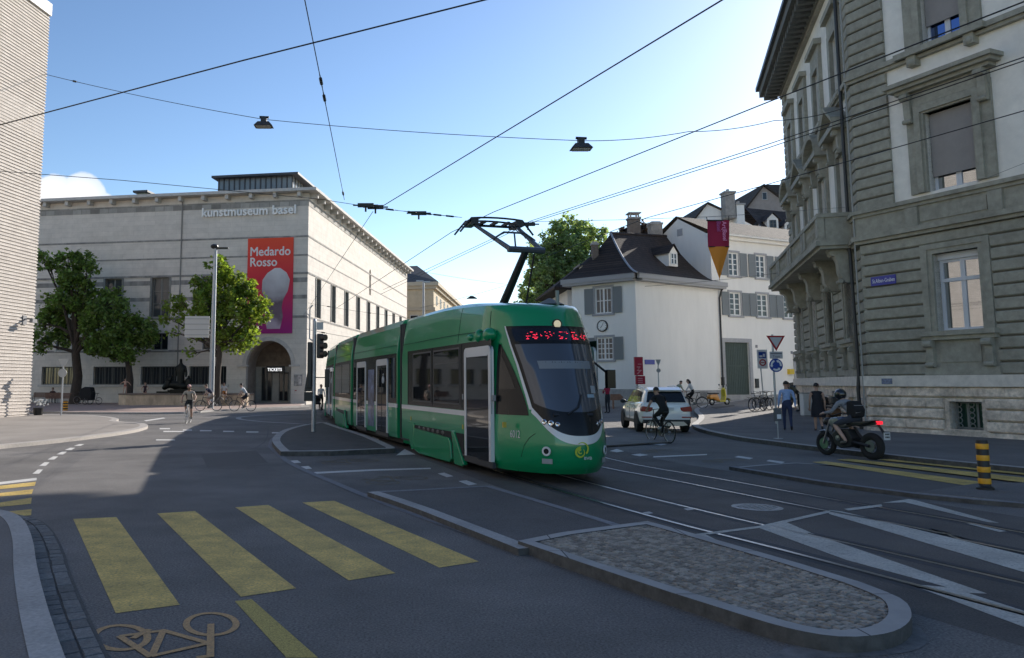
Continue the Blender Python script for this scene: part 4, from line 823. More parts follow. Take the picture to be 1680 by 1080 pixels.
for z0,z1 in ((8.25,13.2),(13.5,18.6)):
    for T_,ua,ub in ((FR,-.06,1.38),(FL,-.06,.95),(FL,15.9,16.95)):
        k_=MB(); courses(k_,T_,ua,ub,z0,z1,.41,.055,.12,[]); wall(k_,ua,ub,z0,z1,[],0,1,v=.015); k_.build('quoin',[GRN,GRD],rb,merge=False)
wall(m.__class__() if 0 else m,0,0.001,0,0.001,[]) if 0 else None
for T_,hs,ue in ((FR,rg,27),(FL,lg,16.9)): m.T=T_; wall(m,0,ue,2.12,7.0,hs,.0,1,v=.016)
m.build('rusticated_masonry',[GRN,GRD],rb,merge=False)
m=MB(FR); m.box(-.02,27,0,.02,2.12,7.0); m.T=FL; m.box(-.02,16.9,0,.018,2.12,6.95); 
# (thin backing behind the rustication joints, opened at the windows by the wall's own reveals)
m=MB()
def band(z0,z1,pr,u0=-.1,uR=27,uL=17): m.T=FR; m.box(u0-pr*.35,uR,0,pr,z0,z1); m.T=FL; m.box(u0*0+.0,uL,0,pr-.004,z0,z1)
band(7.0,7.12,.22); band(7.12,7.3,.34); band(7.3,8.0,.16); band(8.0,8.12,.24); band(8.12,8.26,.34)
band(13.22,13.34,.18); band(13.34,13.52,.28); band(18.6,18.8,.2); band(18.8,19.05,.32)
for k in range(5):
    m.T=FR; a=RW['ff'][0]+PR*k-.3; b=RW['ff'][1]+PR*k+.3; m.box(a-.5,a-.06,.16,.26,7.32,7.98); m.box(b+.06,b+.5,.16,.26,7.32,7.98); m.box(a,b,.16,.2,7.42,7.88)
m.build('string_course',GRN,rb,merge=False)
m=MB(FR); m.box(-1.2,27,-.3,1.25,19.05,19.5); m.T=FL; m.box(0,17.6,-.3,1.25,19.05,19.49); m.T=FR
for k in range(46): m.box(-.3+.6*k,-.02+.6*k,.32,1.05,18.72,19.05)
m.T=FL
for k in range(29): m.box(.15+.6*k,.43+.6*k,.32,1.05,18.72,19.05)
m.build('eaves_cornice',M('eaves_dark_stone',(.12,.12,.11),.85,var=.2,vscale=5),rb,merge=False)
m=MB(FL); m.box(-.6,17.8,1.15,1.42,19.5,19.72); m.T=FR; m.box(-1.4,27,1.15,1.42,19.5,19.72); m.build('gutter',M('gutter_copper',(.05,.055,.06),.5,.3),rb)
m=MB(FR); m.add([(-1.3,1.3,19.6),(27,1.3,19.6),(27,-4,22.2),(1,-4,22.2)],[(0,1,2,3)]); m.T=FL; m.add([(-.2,1.3,19.6),(17.6,1.3,19.6),(16,-4,22.2),(2.2,-4,22.2)],[(0,1,2,3)]); m.build('roof',M('slate',(.055,.056,.06),.7),rb,fix=False)
# stone base
m=MB(); courses(m,FR,-.08,27,.28,1.74,.365,.035,.2,widen(rbase,.16,.1,.1),cham=.045,joint=1); courses(m,FL,-.05,16.9,.28,1.3,.34,.035,.2,[(1.75,3.25,0,1.05),(5.8,7.3,0,1.05),(9.8,11.4,0,1.05),(13.9,15.4,0,1.05)],cham=.045,joint=1); m.T=FR; m.box(-.1,27,0,.26,-.2,.28); m.T=FL; m.box(0,17,0,.258,-.2,.28); m.box(0,16.9,0,.17,1.3,1.74)
m.build('base_masonry',BASE,rb,merge=False)
m=MB(FR); m.box(-.12,27,0,.27,1.74,2.12); m.T=FL; m.box(0,17,0,.268,1.74,2.118); m.build('base_band',BASL,rb,merge=False)
WFR=M('pale_window_frame',(.62,.63,.66),.5)
def scroll(mb,u,v0,z0,z1,w,out):
    """console bracket: an S-shaped side profile extruded across its width"""
    prof=[]; n=14
    for i in range(n+1):
        t=i/n; prof.append((v0+out*(.38+.62*(t**1.4))+.05*math.sin(t*math.pi*2.0)*out*2,z0+(z1-z0)*t))
    prof+= [(v0,z1),(v0,z0)]
    mb.extr(prof,'x',u-w/2,u+w/2); mb.tube([(u-w/2-.03,v0+out*.55,z0+.07),(u+w/2+.03,v0+out*.55,z0+.07)],.085,10); mb.tube([(u-w/2-.03,v0+out*.8,z1-.13),(u+w/2+.03,v0+out*.8,z1-.13)],.12,10)
def gfwin(T,h,par):
    a,b,z0,z1=h; m=MB(T); m.box(a-.38,a-.16,0,.14,z0,z1+.34); m.box(b+.16,b+.38,0,.14,z0,z1+.34); m.box(a-.16,b+.16,0,.14,z1+.16,z1+.34); m.box(a-.16,a,-.38,.09,z0,z1+.16); m.box(b,b+.16,-.38,.09,z0,z1+.16); m.box(a,b,-.38,.09,z1,z1+.16)
    m.box(a-.5,b+.5,0,.36,z0-.16,z0); m.box(a-.44,b+.44,0,.26,z0-.3,z0-.16); m.box(a-.42,b+.42,0,.1,z0-1.45,z0-.3); m.box(a+.1,b-.1,.1,.13,z0-1.05,z0-.42); m.box(a-.46,b+.46,0,.18,z0-1.47,z0-1.22)
    for u in (a-.2,b+.2): scroll(m,u,.1,z0-1.2,z0-.3,.24,.24)
    m.build('window_surround',GRN,par,merge=False)
for h in rg:
    gfwin(FR,h,rb); a,b,z0,z1=h
    def ex(f,a=a,b=b,z0=z0,z1=z1): f.box(a,b,-.3,-.2,z1-.22,z1,0); f.box(a+.07,b-.07,-.33,-.25,z0+1.68,z0+1.80)
    window(FR,rb,a,b,z0,z1-.2,2,1,WFR,MIRR,.11,.05,-.34,extra=ex)
for h in lg: gfwin(FL,h,rb); window(FL,rb,*h,2,2,DKF,GLASS,.09,.05,-.34)
for i,h in enumerate(rf_):
    a,b,z0,z1=h; m=MB(FR); m.box(a-.62,a-.30,0,.10,z0,z1+.5); m.box(b+.30,b+.62,0,.10,z0,z1+.5); m.box(a-.30,a-.08,0,.2,z0,z1+.3); m.box(b+.08,b+.30,0,.2,z0,z1+.3); m.box(a-.08,b+.08,0,.2,z1+.06,z1+.3); m.box(a-.08,a,-.38,.12,z0,z1+.06); m.box(b,b+.08,-.38,.12,z0,z1+.06); m.box(a,b,-.38,.12,z1,z1+.06)
    m.box(a-.6,b+.6,0,.16,z1+.32,z1+.82); m.box(a-.8,b+.8,0,.38,z1+.82,z1+.94); m.box(a-.95,b+.95,0,.55,z1+.94,z1+1.06); m.box(a-1.05,b+1.05,0,.68,z1+1.06,z1+1.2)
    for u in (a-.46,b+.46): scroll(m,u,.1,z1-.25,z1+.82,.24,.3)
    m.build('window_surround',GRN,rb,merge=False)
    window(FR,rb,a,b,z0,z1,2,1,WFR,MIRR,.09,.06,-.34)
    MB(FR).box(a+.02,b-.02,-.22,-.18,z0+.52,z1-.06).build('blind',BLIND,rb)
for h in rs:
    a,b,z0,z1=h; m=MB(FR); m.box(a-.62,a-.24,0,.1,z0-.08,z1+.4); m.box(b+.24,b+.62,0,.1,z0-.08,z1+.4); m.box(a-.24,a,-.38,.18,z0,z1+.2); m.box(b,b+.24,-.38,.18,z0,z1+.2); m.box(a-.24,b+.24,0,.18,z1,z1+.4); m.box(a-.85,b+.85,.0,.42,z0-.26,z0-.06)
    for u in (a-.3,b+.3): m.box(u-.16,u+.16,0,.3,z0-.62,z0-.26); m.ball((u,.24,z0-.5),(.15,.14,.14),8,6)
    m.build('window_surround',GRN,rb,merge=False); window(FR,rb,a,b,z0,z1,2,1,WFR,MIRB,.09,.06,-.34); MB(FR).box(a+.02,b-.02,-.22,-.18,z0+.75,z1).build('blind',BLIND,rb)
for i,h in enumerate(lf):
    a,b,z0,z1=h; m=MB(FL); m.box(a-.42,a,0,.14,z0,z1+.3); m.box(b,b+.42,0,.14,z0,z1+.3); m.box(a,b,0,.14,z1,z1+.3); m.box(a-.45,b+.45,0,.2,z1+.3,z1+.75); m.box(a-.75,b+.75,0,.6,z1+.75,z1+.98)
    for u in (a-.3,b+.3): scroll(m,u,.12,z1-.2,z1+.75,.26,.42)
    c=(a+b)/2; W_=(b-a)/2+.75
    if i%2==0: pr=[(c-W_,z1+.98),(c+W_,z1+.98),(c,z1+1.85)]; inn=[(c-W_+.4,z1+1.1),(c+W_-.4,z1+1.1),(c,z1+1.6)]
    else: pr=[(c-W_,z1+.98),(c+W_,z1+.98)]+[(c+W_*math.cos(t),z1+.98+.82*math.sin(t)) for t in np.linspace(.25,math.pi-.25,9)]
    m.extr(pr,'y',0,.28); n=len(pr)
    rim=[pr[1]]+pr[2:]+[pr[0]]
    for p_,q_ in zip(rim,rim[1:]): m.add([(p_[0],0,p_[1]),(q_[0],0,q_[1]),(q_[0],.62,q_[1]),(p_[0],.62,p_[1]),(p_[0],0,p_[1]+.2),(q_[0],0,q_[1]+.2),(q_[0],.66,q_[1]+.2),(p_[0],.66,p_[1]+.2)],[(0,1,2,3),(4,7,6,5),(3,2,6,7),(0,3,7,4),(1,5,6,2)])
    m.build('window_surround',GRN,rb,merge=False); window(FL,rb,*h,2,2,DKF,GLASS,.09,.05,-.34)
for h in ls:
    a,b,z0,z1=h; m=MB(FL); m.box(a-.4,a,0,.16,z0,z1+.3); m.box(b,b+.4,0,.16,z0,z1+.3); m.box(a,b,0,.16,z1,z1+.3); m.box(a-.55,b+.55,0,.34,z1+.9,z1+1.15); m.box(a-.4,b+.4,0,.14,z1+.3,z1+.9); m.box(a-.55,b+.55,0,.3,z0-.2,z0-.02)
    m.build('window_surround',GRN,rb,merge=False); window(FL,rb,*h,2,2,DKF,GLASS,.09,.05,-.34)
# balcony with scroll consoles
m=MB(FL); m.box(.75,16,0,1.45,7.18,7.36); m.box(.85,16,0,1.3,7.06,7.18); m.box(.85,16,1.12,1.34,7.36,7.52); m.box(.8,16,1.08,1.38,8.3,8.46); m.box(.85,.98,0,1.12,7.36,8.3); m.box(.8,1.0,0,1.08,8.3,8.46)
for u in (.85,3.9,4.55,7.95,8.6,12.0,12.65,15.5): m.box(u,u+.5,1.08,1.36,7.52,8.3)
for a,b in ((1.35,3.9),(5.05,7.95),(9.1,12.0),(13.15,15.5)):
    n=int((b-a)/.24)
    for k in range(n):
        c=a+(k+.5)*(b-a)/n; m.lathe([(.05,0),(.08,.06),(.05,.16),(.09,.38),(.05,.62),(.08,.72),(.05,.78)],8,T=Matrix.Translation((c,1.23,7.52)))
bal=m.build('balcony',GRN,rb,merge=False)
for u in (1.45,4.5,8.55,12.6,15.4):
    m=MB(FL)
    for w_ in (-.0,): scroll(m,u,.05,5.75,7.06,.55,.95)
    m.build('console',GRN,bal,merge=False)
# basement grilles
for h in rbase:
    a,b,z0,z1=h; m=MB(FR); m.box(a-.14,a,-.38,.12,z0-.1,z1+.1); m.box(b,b+.14,-.38,.12,z0-.1,z1+.1); m.box(a,b,-.38,.12,z1,z1+.1); m.box(a-.2,b+.2,-.38,.16,z0-.22,z0); m.build('window_surround',BASE,rb,merge=False)
    def gr(f,a=a,b=b,z0=z0,z1=z1):
        n=5
        for j in range(n): f.torus(((a+b)/2,-.2,z0+(z1-z0)*(j+.5)/n),.085,.016,12,5,'y')
        for c in (a+.12,b-.12):
            for j in range(n): f.torus((c,-.2,z0+(z1-z0)*(j+.5)/n),.085,.016,12,5,'y')
    window(FR,rb,a,b,z0,z1,3,1,M('grille_grey',(.22,.225,.21),.6),M('basement_green',(.012,.04,.03),.15),.06,.05,-.3,extra=gr)
m=MB(FL); m.tube([(.98,.25,19.0),(.98,.25,8.5),(.98,.4,7.8),(.98,.25,6.9),(.6,.28,2.2),(.55,.34,1.6),(.5,.32,.1)],.065); m.build('downpipe',M('dark_pipe',(.035,.035,.033),.5),rb)
m=MB(FR); m.tube([(-.18,.2,18.5),(-.18,.2,.3)],.03); m.build('cable_conduit',M('conduit_grey',(.3,.3,.28),.5),rb)
# plates on the corner
SB=M('sign_blue',lin((52,56,150)),.35); SW=M('sign_lettering',(.8,.8,.82),.5)
pl=thing('street_sign','blue enamel street name plate high on the corner of the grey-green building','street sign',(C0[0],C0[1],0))
ta=frame(C0,158,248,(C0[0],C0[1],0)); MB(ta).box(.34,1.30,.115,.15,5.40,5.73).build('plate',SB,pl); text('lettering','St.Alban-Graben',.2,SW,textframe(ta,.40,.155,5.50),pl,.002,sx=.66)
m=MB(ta).box(.62,1.02,.275,.29,1.82,2.02); tag(m.build('wall_plate',M('plate_bluegrey',(.16,.19,.28),.4,var=.4,vscale=14),loc=(C0[0],C0[1],0)),'small blue grey plate on the pale base band','wall plate')
pl=thing('street_sign','blue street name plate on the blank side wall of the corner house','street sign',H0)
MB(HR).box(.72,1.72,.01,.05,3.14,3.46).build('plate',SB,pl)
# ================================================================== TRAM
GREEN=M('tram_green',(.0,.25,.092),.28,coat=.6,var=.05,vscale=1.5)
TBLK=M('tram_black',(.012,.013,.014),.2,spec=.3); TGLS=M('tram_glass',(.012,.014,.016),.03,spec=.5); TGL2=M('windscreen_glass',(.07,.08,.10),.02,.16,spec=.9)
TWHT=M('tram_white',(.66,.67,.68),.3,coat=.5); RUB=M('bellows_rubber',(.045,.046,.048),.75); DARKG=M('underframe_black',(.015,.015,.015),.85); DGREY=M('pantograph_grey',(.10,.115,.13),.45,.5); PBLK=M('pantograph_black',(.018,.02,.024),.5)
J=[Vector(p) for p in ((.85,23.1),(-1.0,30.1),(-2.2,36.0),(-3.2,42.),(-3.85,48.5),(-3.85,57.))]
TRZ=R(195.0); tr=thing('tram','long green and black low-floor articulated tram curving past the island','tram',(J[0].x,J[0].y,0),TRZ)
TW=Matrix.Translation((J[0].x,J[0].y,0))@Matrix.Rotation(TRZ,4,'Z'); TWI=TW.inverted()
NOSE=8.9
def hw(z): return float(np.interp(z,[.2,.45,1.2,2.6,2.95,3.4,3.6,3.69,3.72],[1.10,1.15,1.15,1.14,1.10,1.04,.99,.88,.62]))
def yn(z): return float(np.interp(z,[.2,.35,.6,.9,1.15,1.4,2.2,2.95,3.3,3.5,3.6,3.66,3.70,3.72],[NOSE+q for q in (-.22,-.06,0,-.02,-.08,-.18,-.52,-.93,-1.06,-1.15,-1.27,-1.6,-2.3,-3.2)]))
def nlen(z): return float(np.interp(z,[.2,1.3,2.95,3.4,3.72],[2.2,2.2,1.4,1.25,1.1]))
def kk(y): return float(np.interp(y,[3.5,5,6,7,8,8.9],[1,.95,.885,.815,.745,.68]))
def fixz(x,y,z): return (x,y,2.7+(z-2.7)*kk(y) if z>2.7 else z)
def nose(th,z,off=0.):
    a=R(th); n=2.0; w=hw(z); L_=nlen(z); c,s=math.cos(a),math.sin(a)
    x=w*math.copysign(abs(s)**(2/n),s); y=yn(z)-L_+L_*abs(c)**(2/n)
    if off:
        p0=Vector(nose(th-1,z)); p1=Vector(nose(th+1,z)); q0=Vector(nose(th,z-.02)); q1=Vector(nose(th,z+.02)); nn=(p1-p0).cross(q1-q0).normalized()
        if nn.y<-.0 and abs(th)<80: nn=-nn
        if nn.x*x<0 and abs(th)>=20: nn=-nn
        p=Vector(fixz(x,y,z))+nn*off; return tuple(p)
    return fixz(x,y,z)
ZR=[.2,.28,.36,.48,.62,.78,.95,1.15,1.4,1.7,2.0,2.3,2.6,2.72,2.82,2.95,3.02,3.1,3.18,3.25,3.33,3.4,3.48,3.55,3.6,3.65,3.69,3.72]
TH=list(range(-90,91,5))
m=MB(); vs=[];fs=[]; cols=None
for z in ZR:
    row=[]; ys=yn(z)-nlen(z)
    for y in (.3,1.5,3,3.8,4.6,5.3,5.9): row.append(fixz(-hw(z),min(y,ys-.01),z))
    for t in TH: row.append(nose(t,z))
    for y in (5.9,5.3,4.6,3.8,3,1.5,.3): row.append(fixz(hw(z),min(y,ys-.01),z))
    cols=len(row); vs+=row
for i in range(len(ZR)-1):
    for k in range(cols-1): fs.append((i*cols+k,i*cols+k+1,(i+1)*cols+k+1,(i+1)*cols+k))
top=(len(ZR)-1)*cols
for k in range(cols//2): fs.append((top+k,top+k+1,top+cols-2-k,top+cols-1-k)) if k!=cols-2-k else None
fs.append(tuple(i*cols for i in range(len(ZR)))+tuple(i*cols+cols-1 for i in range(len(ZR)-1,-1,-1)))
fs.append(tuple(range(cols))[::-1])
m.add(vs,fs); m.build('driving_car_body',GREEN,tr,smooth=True,ang=32)
def npatch(name,mat,ths,zlo,zhi,nz=10,off=.006,par=None):
    m=MB(); n=len(ths)
    def fn(u,v):
        t=float(np.interp(u,np.linspace(0,1,n),ths)); a,b=zlo(t),zhi(t); return nose(t,a+(b-a)*v,off)
    m.grid(fn,n-1,nz); return m.build(name,mat,par or tr,smooth=True,fix=False)
def thb(z): return float(np.interp(z,[1.3,1.6,2.2,3.05],[37,39,44,52]))
def maskz(u): return .90+.50*abs(u)**3.0
def mpatch(name,mat,u0,u1,zlo,zhi,nu,nz,off,par):
    m=MB()
    def fn(a,v):
        u=u0+(u1-u0)*a; lo,hi=zlo(u),zhi(u); z=lo+(hi-lo)*v; return nose(u*thb(z),z,off)
    m.grid(fn,nu,nz); return m.build(name,mat,par,smooth=True,fix=False)
mk=mpatch('windscreen_mask',TBLK,1,-1,maskz,lambda u:3.05,44,18,.006,tr)
mpatch('windscreen',TGL2,.93,-.93,lambda u:1.32+.20*abs(u)**3,lambda u:2.60,40,14,.011,mk)
dpn=mpatch('destination_panel',M('display_glass',(.012,.012,.016),.08),.9,-.9,lambda u:2.66,lambda u:2.98,30,4,.010,mk)
mpatch('sun_blind',M('blind_pale',(.20,.22,.24),.5),.62,-.66,lambda u:2.12,lambda u:2.27,20,2,.0115,mk)
mpatch('notice_card',M('card_pale',(.34,.36,.38),.5),-.52,-.72,lambda u:1.66,lambda u:1.80,4,2,.0118,mk)
mpatch('dashboard_pad',M('pad_blue',(.30,.40,.48),.4),-.35,-.62,lambda u:1.58,lambda u:1.64,4,2,.0118,mk)
LED=M('red_led',(.3,.01,.01),.5,emit=(1,.03,.08),estr=1.3)
m=MB(); random.seed(5)
for w0,w1 in ((33,22),(19.5,17),(15,8.5),(6.5,5),(2,-6),(-7.5,-9.5),(-13,-23),(-25,-38)):
    for j,zz in enumerate((2.70,2.735,2.77,2.805,2.84,2.875)):
        t=w0
        while t>w1:
            l=random.choice((.9,1.6,2.6)); e=max(w1,t-l)
            if random.random()<.30: m.quad(nose(t,zz-.006,.016),nose(e+.25,zz-.006,.016),nose(e+.25,zz+.006,.016),nose(t,zz+.006,.016))
            t=e-.15
dpn.data.materials.append(LED); bm=bmesh.new(); bm.from_mesh(dpn.data); vv=[bm.verts.new(v) for v in m.v]
for f_ in m.f: bm.faces.new([vv[i] for i in f_]).material_index=1
bm.to_mesh(dpn.data); bm.free()
# white trim band round the windscreen
m=MB()
def low(a,v):
    u=1-2*a; z=maskz(u)-(.155-.06*abs(u)**2)*v; return nose(u*thb(max(1.3,maskz(u)))+(1.2*u*abs(u)**8)*v,z,.012)
m.grid(low,60,2)
for s in (1,-1): m.grid(lambda u,v,s=s:nose(s*(thb(1.36+1.69*u)+(2.6-1.3*u)*v),1.36+1.69*u,.012),20,1)
m.build('windscreen_trim',TWHT,mk,smooth=True,fix=False)
# lamps
CHR=M('lamp_chrome',(.7,.7,.72),.12,1); LENS=M('lamp_lens',(.02,.02,.025),.05)
def tang(th,z,off=.012):
    p=Vector(nose(th,z,off)); a=(Vector(nose(th-1,z))-Vector(nose(th+1,z))).normalized(); u=Vector((0,0,1)); n=u.cross(a).normalized()
    if n.y<0: n=-n
    a=n.cross(u)*-1; u2=n.cross(a); u2=u2 if u2.z>0 else -u2
    # x to the viewer's right, y up, z out
    xr=u2.cross(n); return Matrix(((xr.x,u2.x,n.x,p.x),(xr.y,u2.y,n.y,p.y),(xr.z,u2.z,n.z,p.z),(0,0,0,1)))
for s in (1,-1):
    q=MB()
    for dt,r in ((20,.045),(25,.055),(30,.05)): q.lathe([(r,0),(r,.012),(r*.7,.02),(.005,.012)],14,T=tang(s*dt,1.10+.02*(dt-20)/5,.012))
    q.build('headlight',CHR,mk,smooth=True)
    q=MB(); T=tang(s*30,.62); q.lathe([(.085,0),(.085,.02),(.05,.02)],18,T=T); h=q.build('fog_light',TWHT,tr); q=MB(); q.lathe([(.05,0),(.05,.022),(.005,.022)],16,T=T); q.build('lens',LENS,h)
    q=MB(); T=tang(s*29,.44); q.box(-.1,.1,-.045,.045,0,.008,T=T); q.build('marker_plate',M('plate_grey',(.3,.32,.33),.5),tr)
q=MB(); q.lathe([(.10,0),(.10,.03),(.08,.03)],18,T=tang(0,3.10,.0)); h=q.build('roof_lamp',TBLK,tr); q=MB(); q.lathe([(.075,.02),(.075,.035),(.005,.04)],18,T=tang(0,3.10,0)); q.build('lens',M('warm_lamp',(.8,.7,.45),.3,emit=(1,.8,.5),estr=.2),h)
q=MB(); q.tube([nose(10,1.28,.03),nose(0,1.40,.04),nose(-6,1.62,.03)],.018,6); q.tube([nose(22,1.26,.03),nose(-14,1.26,.035)],.028,6); q.build('wiper',PBLK,mk)
# emblem and lettering on the apron
LY=M('emblem_yellow',lin((176,192,52)),.4); q=MB(); T=tang(2,.63,.010)
def arc(c,r,a0,a1,w0,w1,n=16): return [[(c[0]+(r+s*(w0+(w1-w0)*i/n))*math.cos(R(a0+(a1-a0)*i/n)),c[1]+(r+s*(w0+(w1-w0)*i/n))*math.sin(R(a0+(a1-a0)*i/n)),0) for i in range(n+1)] for s in (-.5,.5)]
for A in (arc((-.02,-.02),.08,80,400,.055,.012),arc((-.02,-.01),.03,60,330,.03,.02),arc((.02,.045),.11,130,-50,.012,.035)):
    for i in range(len(A[0])-1): q.add([A[0][i],A[0][i+1],A[1][i+1],A[1][i]],[(0,1,2,3)],T=T)
q.T=Matrix.Identity(4); q.build('emblem',LY,tr,fix=False)
text('lettering','BVB',.075,TWHT,T@Matrix.Translation((.045,-.15,.0)),tr,.001,sx=1.2)
def sideT(s,u,z,x=1.158): return Matrix(((0,0,s,s*x),(s,0,0,u),(0,1,0,z),(0,0,0,1)))
T=tang(53,.90,.010); text('lettering','6012',.2,TWHT,T@Matrix.Translation((-.16,-.07,0)),tr,.001,sx=.68)
text('lettering','FLEXITY',.05,M('emblem_grey',(.3,.3,.32),.4),tang(4,.98,.012)@Matrix.Translation((-.1,-.02,0)),mk,.001) if 0 else None
# seams on the driving car
q=MB()
for s in (1,-1):
    q.tube([nose(s*t,z,.001) for t,z in ((50,.2),(49,.5),(47,.70),(43,.84),(38,.93))],.006,4)
    q.tube([(s*1.152,.3,2.92),(s*1.15,2.5,2.93),(s*1.148,5.2,2.93),(s*1.145,7.0,2.9)],.006,4); q.tube([nose(s*72,z,.002) for z in (2.75,2.9,3.1,3.3,3.45)],.006,4)
    q.tube([fixz(s*hw(z),5.2,z) for z in (2.75,2.95,3.1,3.4,3.6)],.006,4)
q.build('panel_seam',DARKG,tr)
def spatch(mb,s,u0,u1,z0,z1,x,mi=0): mb.box(min(s*1.10,s*x),max(s*1.10,s*x),u0,u1,z0,z1,mi)
def sidewin(name,T,s,u0,u1,z0,z1,mat,par,x=1.158,r=.08):
    pl=[]
    for cx,cz,a0 in ((u1-r,z1-r,0),(u0+r,z1-r,90),(u0+r,z0+r,180),(u1-r,z0+r,270)): pl+=[(cx+r*math.cos(R(a0+k*30)),cz+r*math.sin(R(a0+k*30))) for k in range(4)]
    q=MB(T); q.extr(pl,'x',s*1.10,s*x); return q.build(name,mat,par)
def door(T,s,u0,u1,z0,z1,par,double=True):
    fr=MB(T); w=.115
    fr.box(min(s*1.1,s*1.178),max(s*1.1,s*1.178),u0,u0+w,z0,z1-.1); fr.box(min(s*1.1,s*1.178),max(s*1.1,s*1.178),u1-w,u1,z0,z1-.1)
    for a in np.linspace(0,1,1): pass
    pl=[(u0,z1-.1),(u0+.04,z1-.03),(u0+.12,z1),(u1-.12,z1),(u1-.04,z1-.03),(u1,z1-.1),(u1-w,z1-.16),(u1-w-.06,z1-.2),(u0+w+.06,z1-.2),(u0+w,z1-.16)]
    fr.extr(pl,'x',s*1.1,s*1.178); o=fr.build('door',TWHT,par)
    q=MB(T); q.box(min(s*1.1,s*1.168),max(s*1.1,s*1.168),u0+w,u1-w,z0,z1-.15); q.build('pane',TGLS,o)
    if double: q=MB(T); c=(u0+u1)/2; q.box(min(s*1.1,s*1.172),max(s*1.1,s*1.172),c-.02,c+.02,z0,z1); q.build('door_seal',DARKG,o)
    q=MB(T); q.box(min(s*1.1,s*1.165),max(s*1.1,s*1.165),u0-.05,u1+.05,z0-.12,z0-.01); q.build('threshold',RUB,o)
    return o
def stripe(T,s,u0,u1,par):
    q=MB(T); spatch(q,s,u0,u1,1.15,1.26,1.157); q.build('white_stripe',TWHT,par)
def bogie(T,s,u,L_,par):
    q=MB(T); q.box(min(s*1.0,s*1.16),max(s*1.0,s*1.16),u,u+L_,.2,.76); rc=q.build('wheel_recess',DARKG,par)
    q=MB(T); a=u+.22; b=u+L_-.9
    q.extr([(a,.68),(b-.05,.62),(b+.08,.52),(b+.16,.16),(b,.08),(a+.5,.06),(a+.05,.12),(a-.04,.3)],'x',s*1.1,s*1.205); q.build('wheel_cover',GREEN,par,bevel=.02)
    q=MB(T); q.extr([(b+.12,.80),(b+.32,.78),(b+1.02,.12),(b+.86,.07),(b+.34,.07),(b+.26,.5)],'x',s*1.1,s*1.20); q.build('wheel_cover',GREEN,par,bevel=.02)
    q=MB(T); q.extr([(u-.45,.80),(u+.12,.80),(u+.14,.14),(u-.1,.1),(u-.38,.4)],'x',s*1.1,s*1.19); q.build('wheel_cover',GREEN,par,bevel=.02)
    q=MB(T)
    for k in range(6): q.ball((s*1.14,u+.6+k*.4,.70),(.05,.11,.06),6,5)
    q.build('running_gear',M('gear_metal',(.12,.12,.12),.5,.6),rc)
I4=Matrix.Identity(4)
for s in (1,-1):
    q=MB(); spatch(q,s,.95,5.70,1.27,2.72,1.156); q.add([(s*1.156,7.36,1.25),(s*1.156,7.36,2.72),(s*1.156,5.70,2.72),(s*1.156,5.7,1.25)],[(0,1,2,3)]); q.build('window_band',TBLK,tr,fix=False)
    def cabpt(a,v,off,z0=1.25,z1=2.62,y0=7.36,ins=0):
        z=z0+(z1-z0)*v; L_=nlen(z); ys=yn(z)-L_; f=(z-1.25)/1.37; ye=max(y0+.02,ys+L_*math.cos(R(41+17*max(0,f)**1.6))-ins); y=y0+(ye-y0)*a; x=hw(z)*(1 if y<=ys else math.sqrt(max(0,1-((y-ys)/L_)**2)))
        return (s*(x+off),y+off*.5,z)
    q=MB(); q.grid(lambda a,v:cabpt(a,v,.010),12,14); q.build('cab_side_window',TBLK,tr,smooth=True,fix=False)
    q=MB(); q.grid(lambda a,v:cabpt(a,v,.015,1.74,2.54,7.46,.12),10,10); q.build('cab_glass',TGLS,tr,smooth=True,fix=False)
    sidewin('window',I4,s,1.55,3.15,1.42,2.60,TGLS,tr,1.164); sidewin('window',I4,s,3.45,5.35,1.42,2.60,TGLS,tr,1.164)
    q=MB(); 
    for u0,u1 in ((1.5,3.2),(3.4,5.4)):
        for a,b,c,d in ((u0,u1,2.61,2.645),(u0,u1,1.375,1.41),(u0,u0+.04,1.41,2.61),(u1-.04,u1,1.41,2.61)): spatch(q,s,a,b,c,d,1.162)
    spatch(q,s,3.6,5.3,2.3,2.325,1.168); q.build('window_frame',M('window_rubber',(.05,.052,.055),.5),tr)
    stripe(I4,s,.3,5.68,tr); door(I4,s,5.76,7.34,.32,2.60,tr,False); bogie(I4,s,1.55,4.1,tr)
    for yy,r3 in ((6.05,(.1,.13,.08)),(6.60,(.13,.09,.15)),(7.15,(.15,.17,.14))):
        if s<0: continue
        q=MB(); q.ball((s*1.10,yy,2.82),r3); q.tube([(s*1.0,yy,2.8),(s*1.12,yy,2.8)],r3[2]*.8,8); q.build('camera_pod',GREEN,tr,smooth=True)
    q=MB(); q.tube([nose(s*60,2.3,.0),tuple(Vector(nose(s*60,2.3,.0))+Vector((s*.25,.15,-.25)))],.025); c=Vector(nose(s*60,2.0,.0))+Vector((s*.27,.15,0)); q.box(c.x-.09,c.x+.09,c.y-.06,c.y+.06,c.z-.25,c.z+.12); 
    if s<0: q.build('mirror',TBLK,tr,bevel=.03)
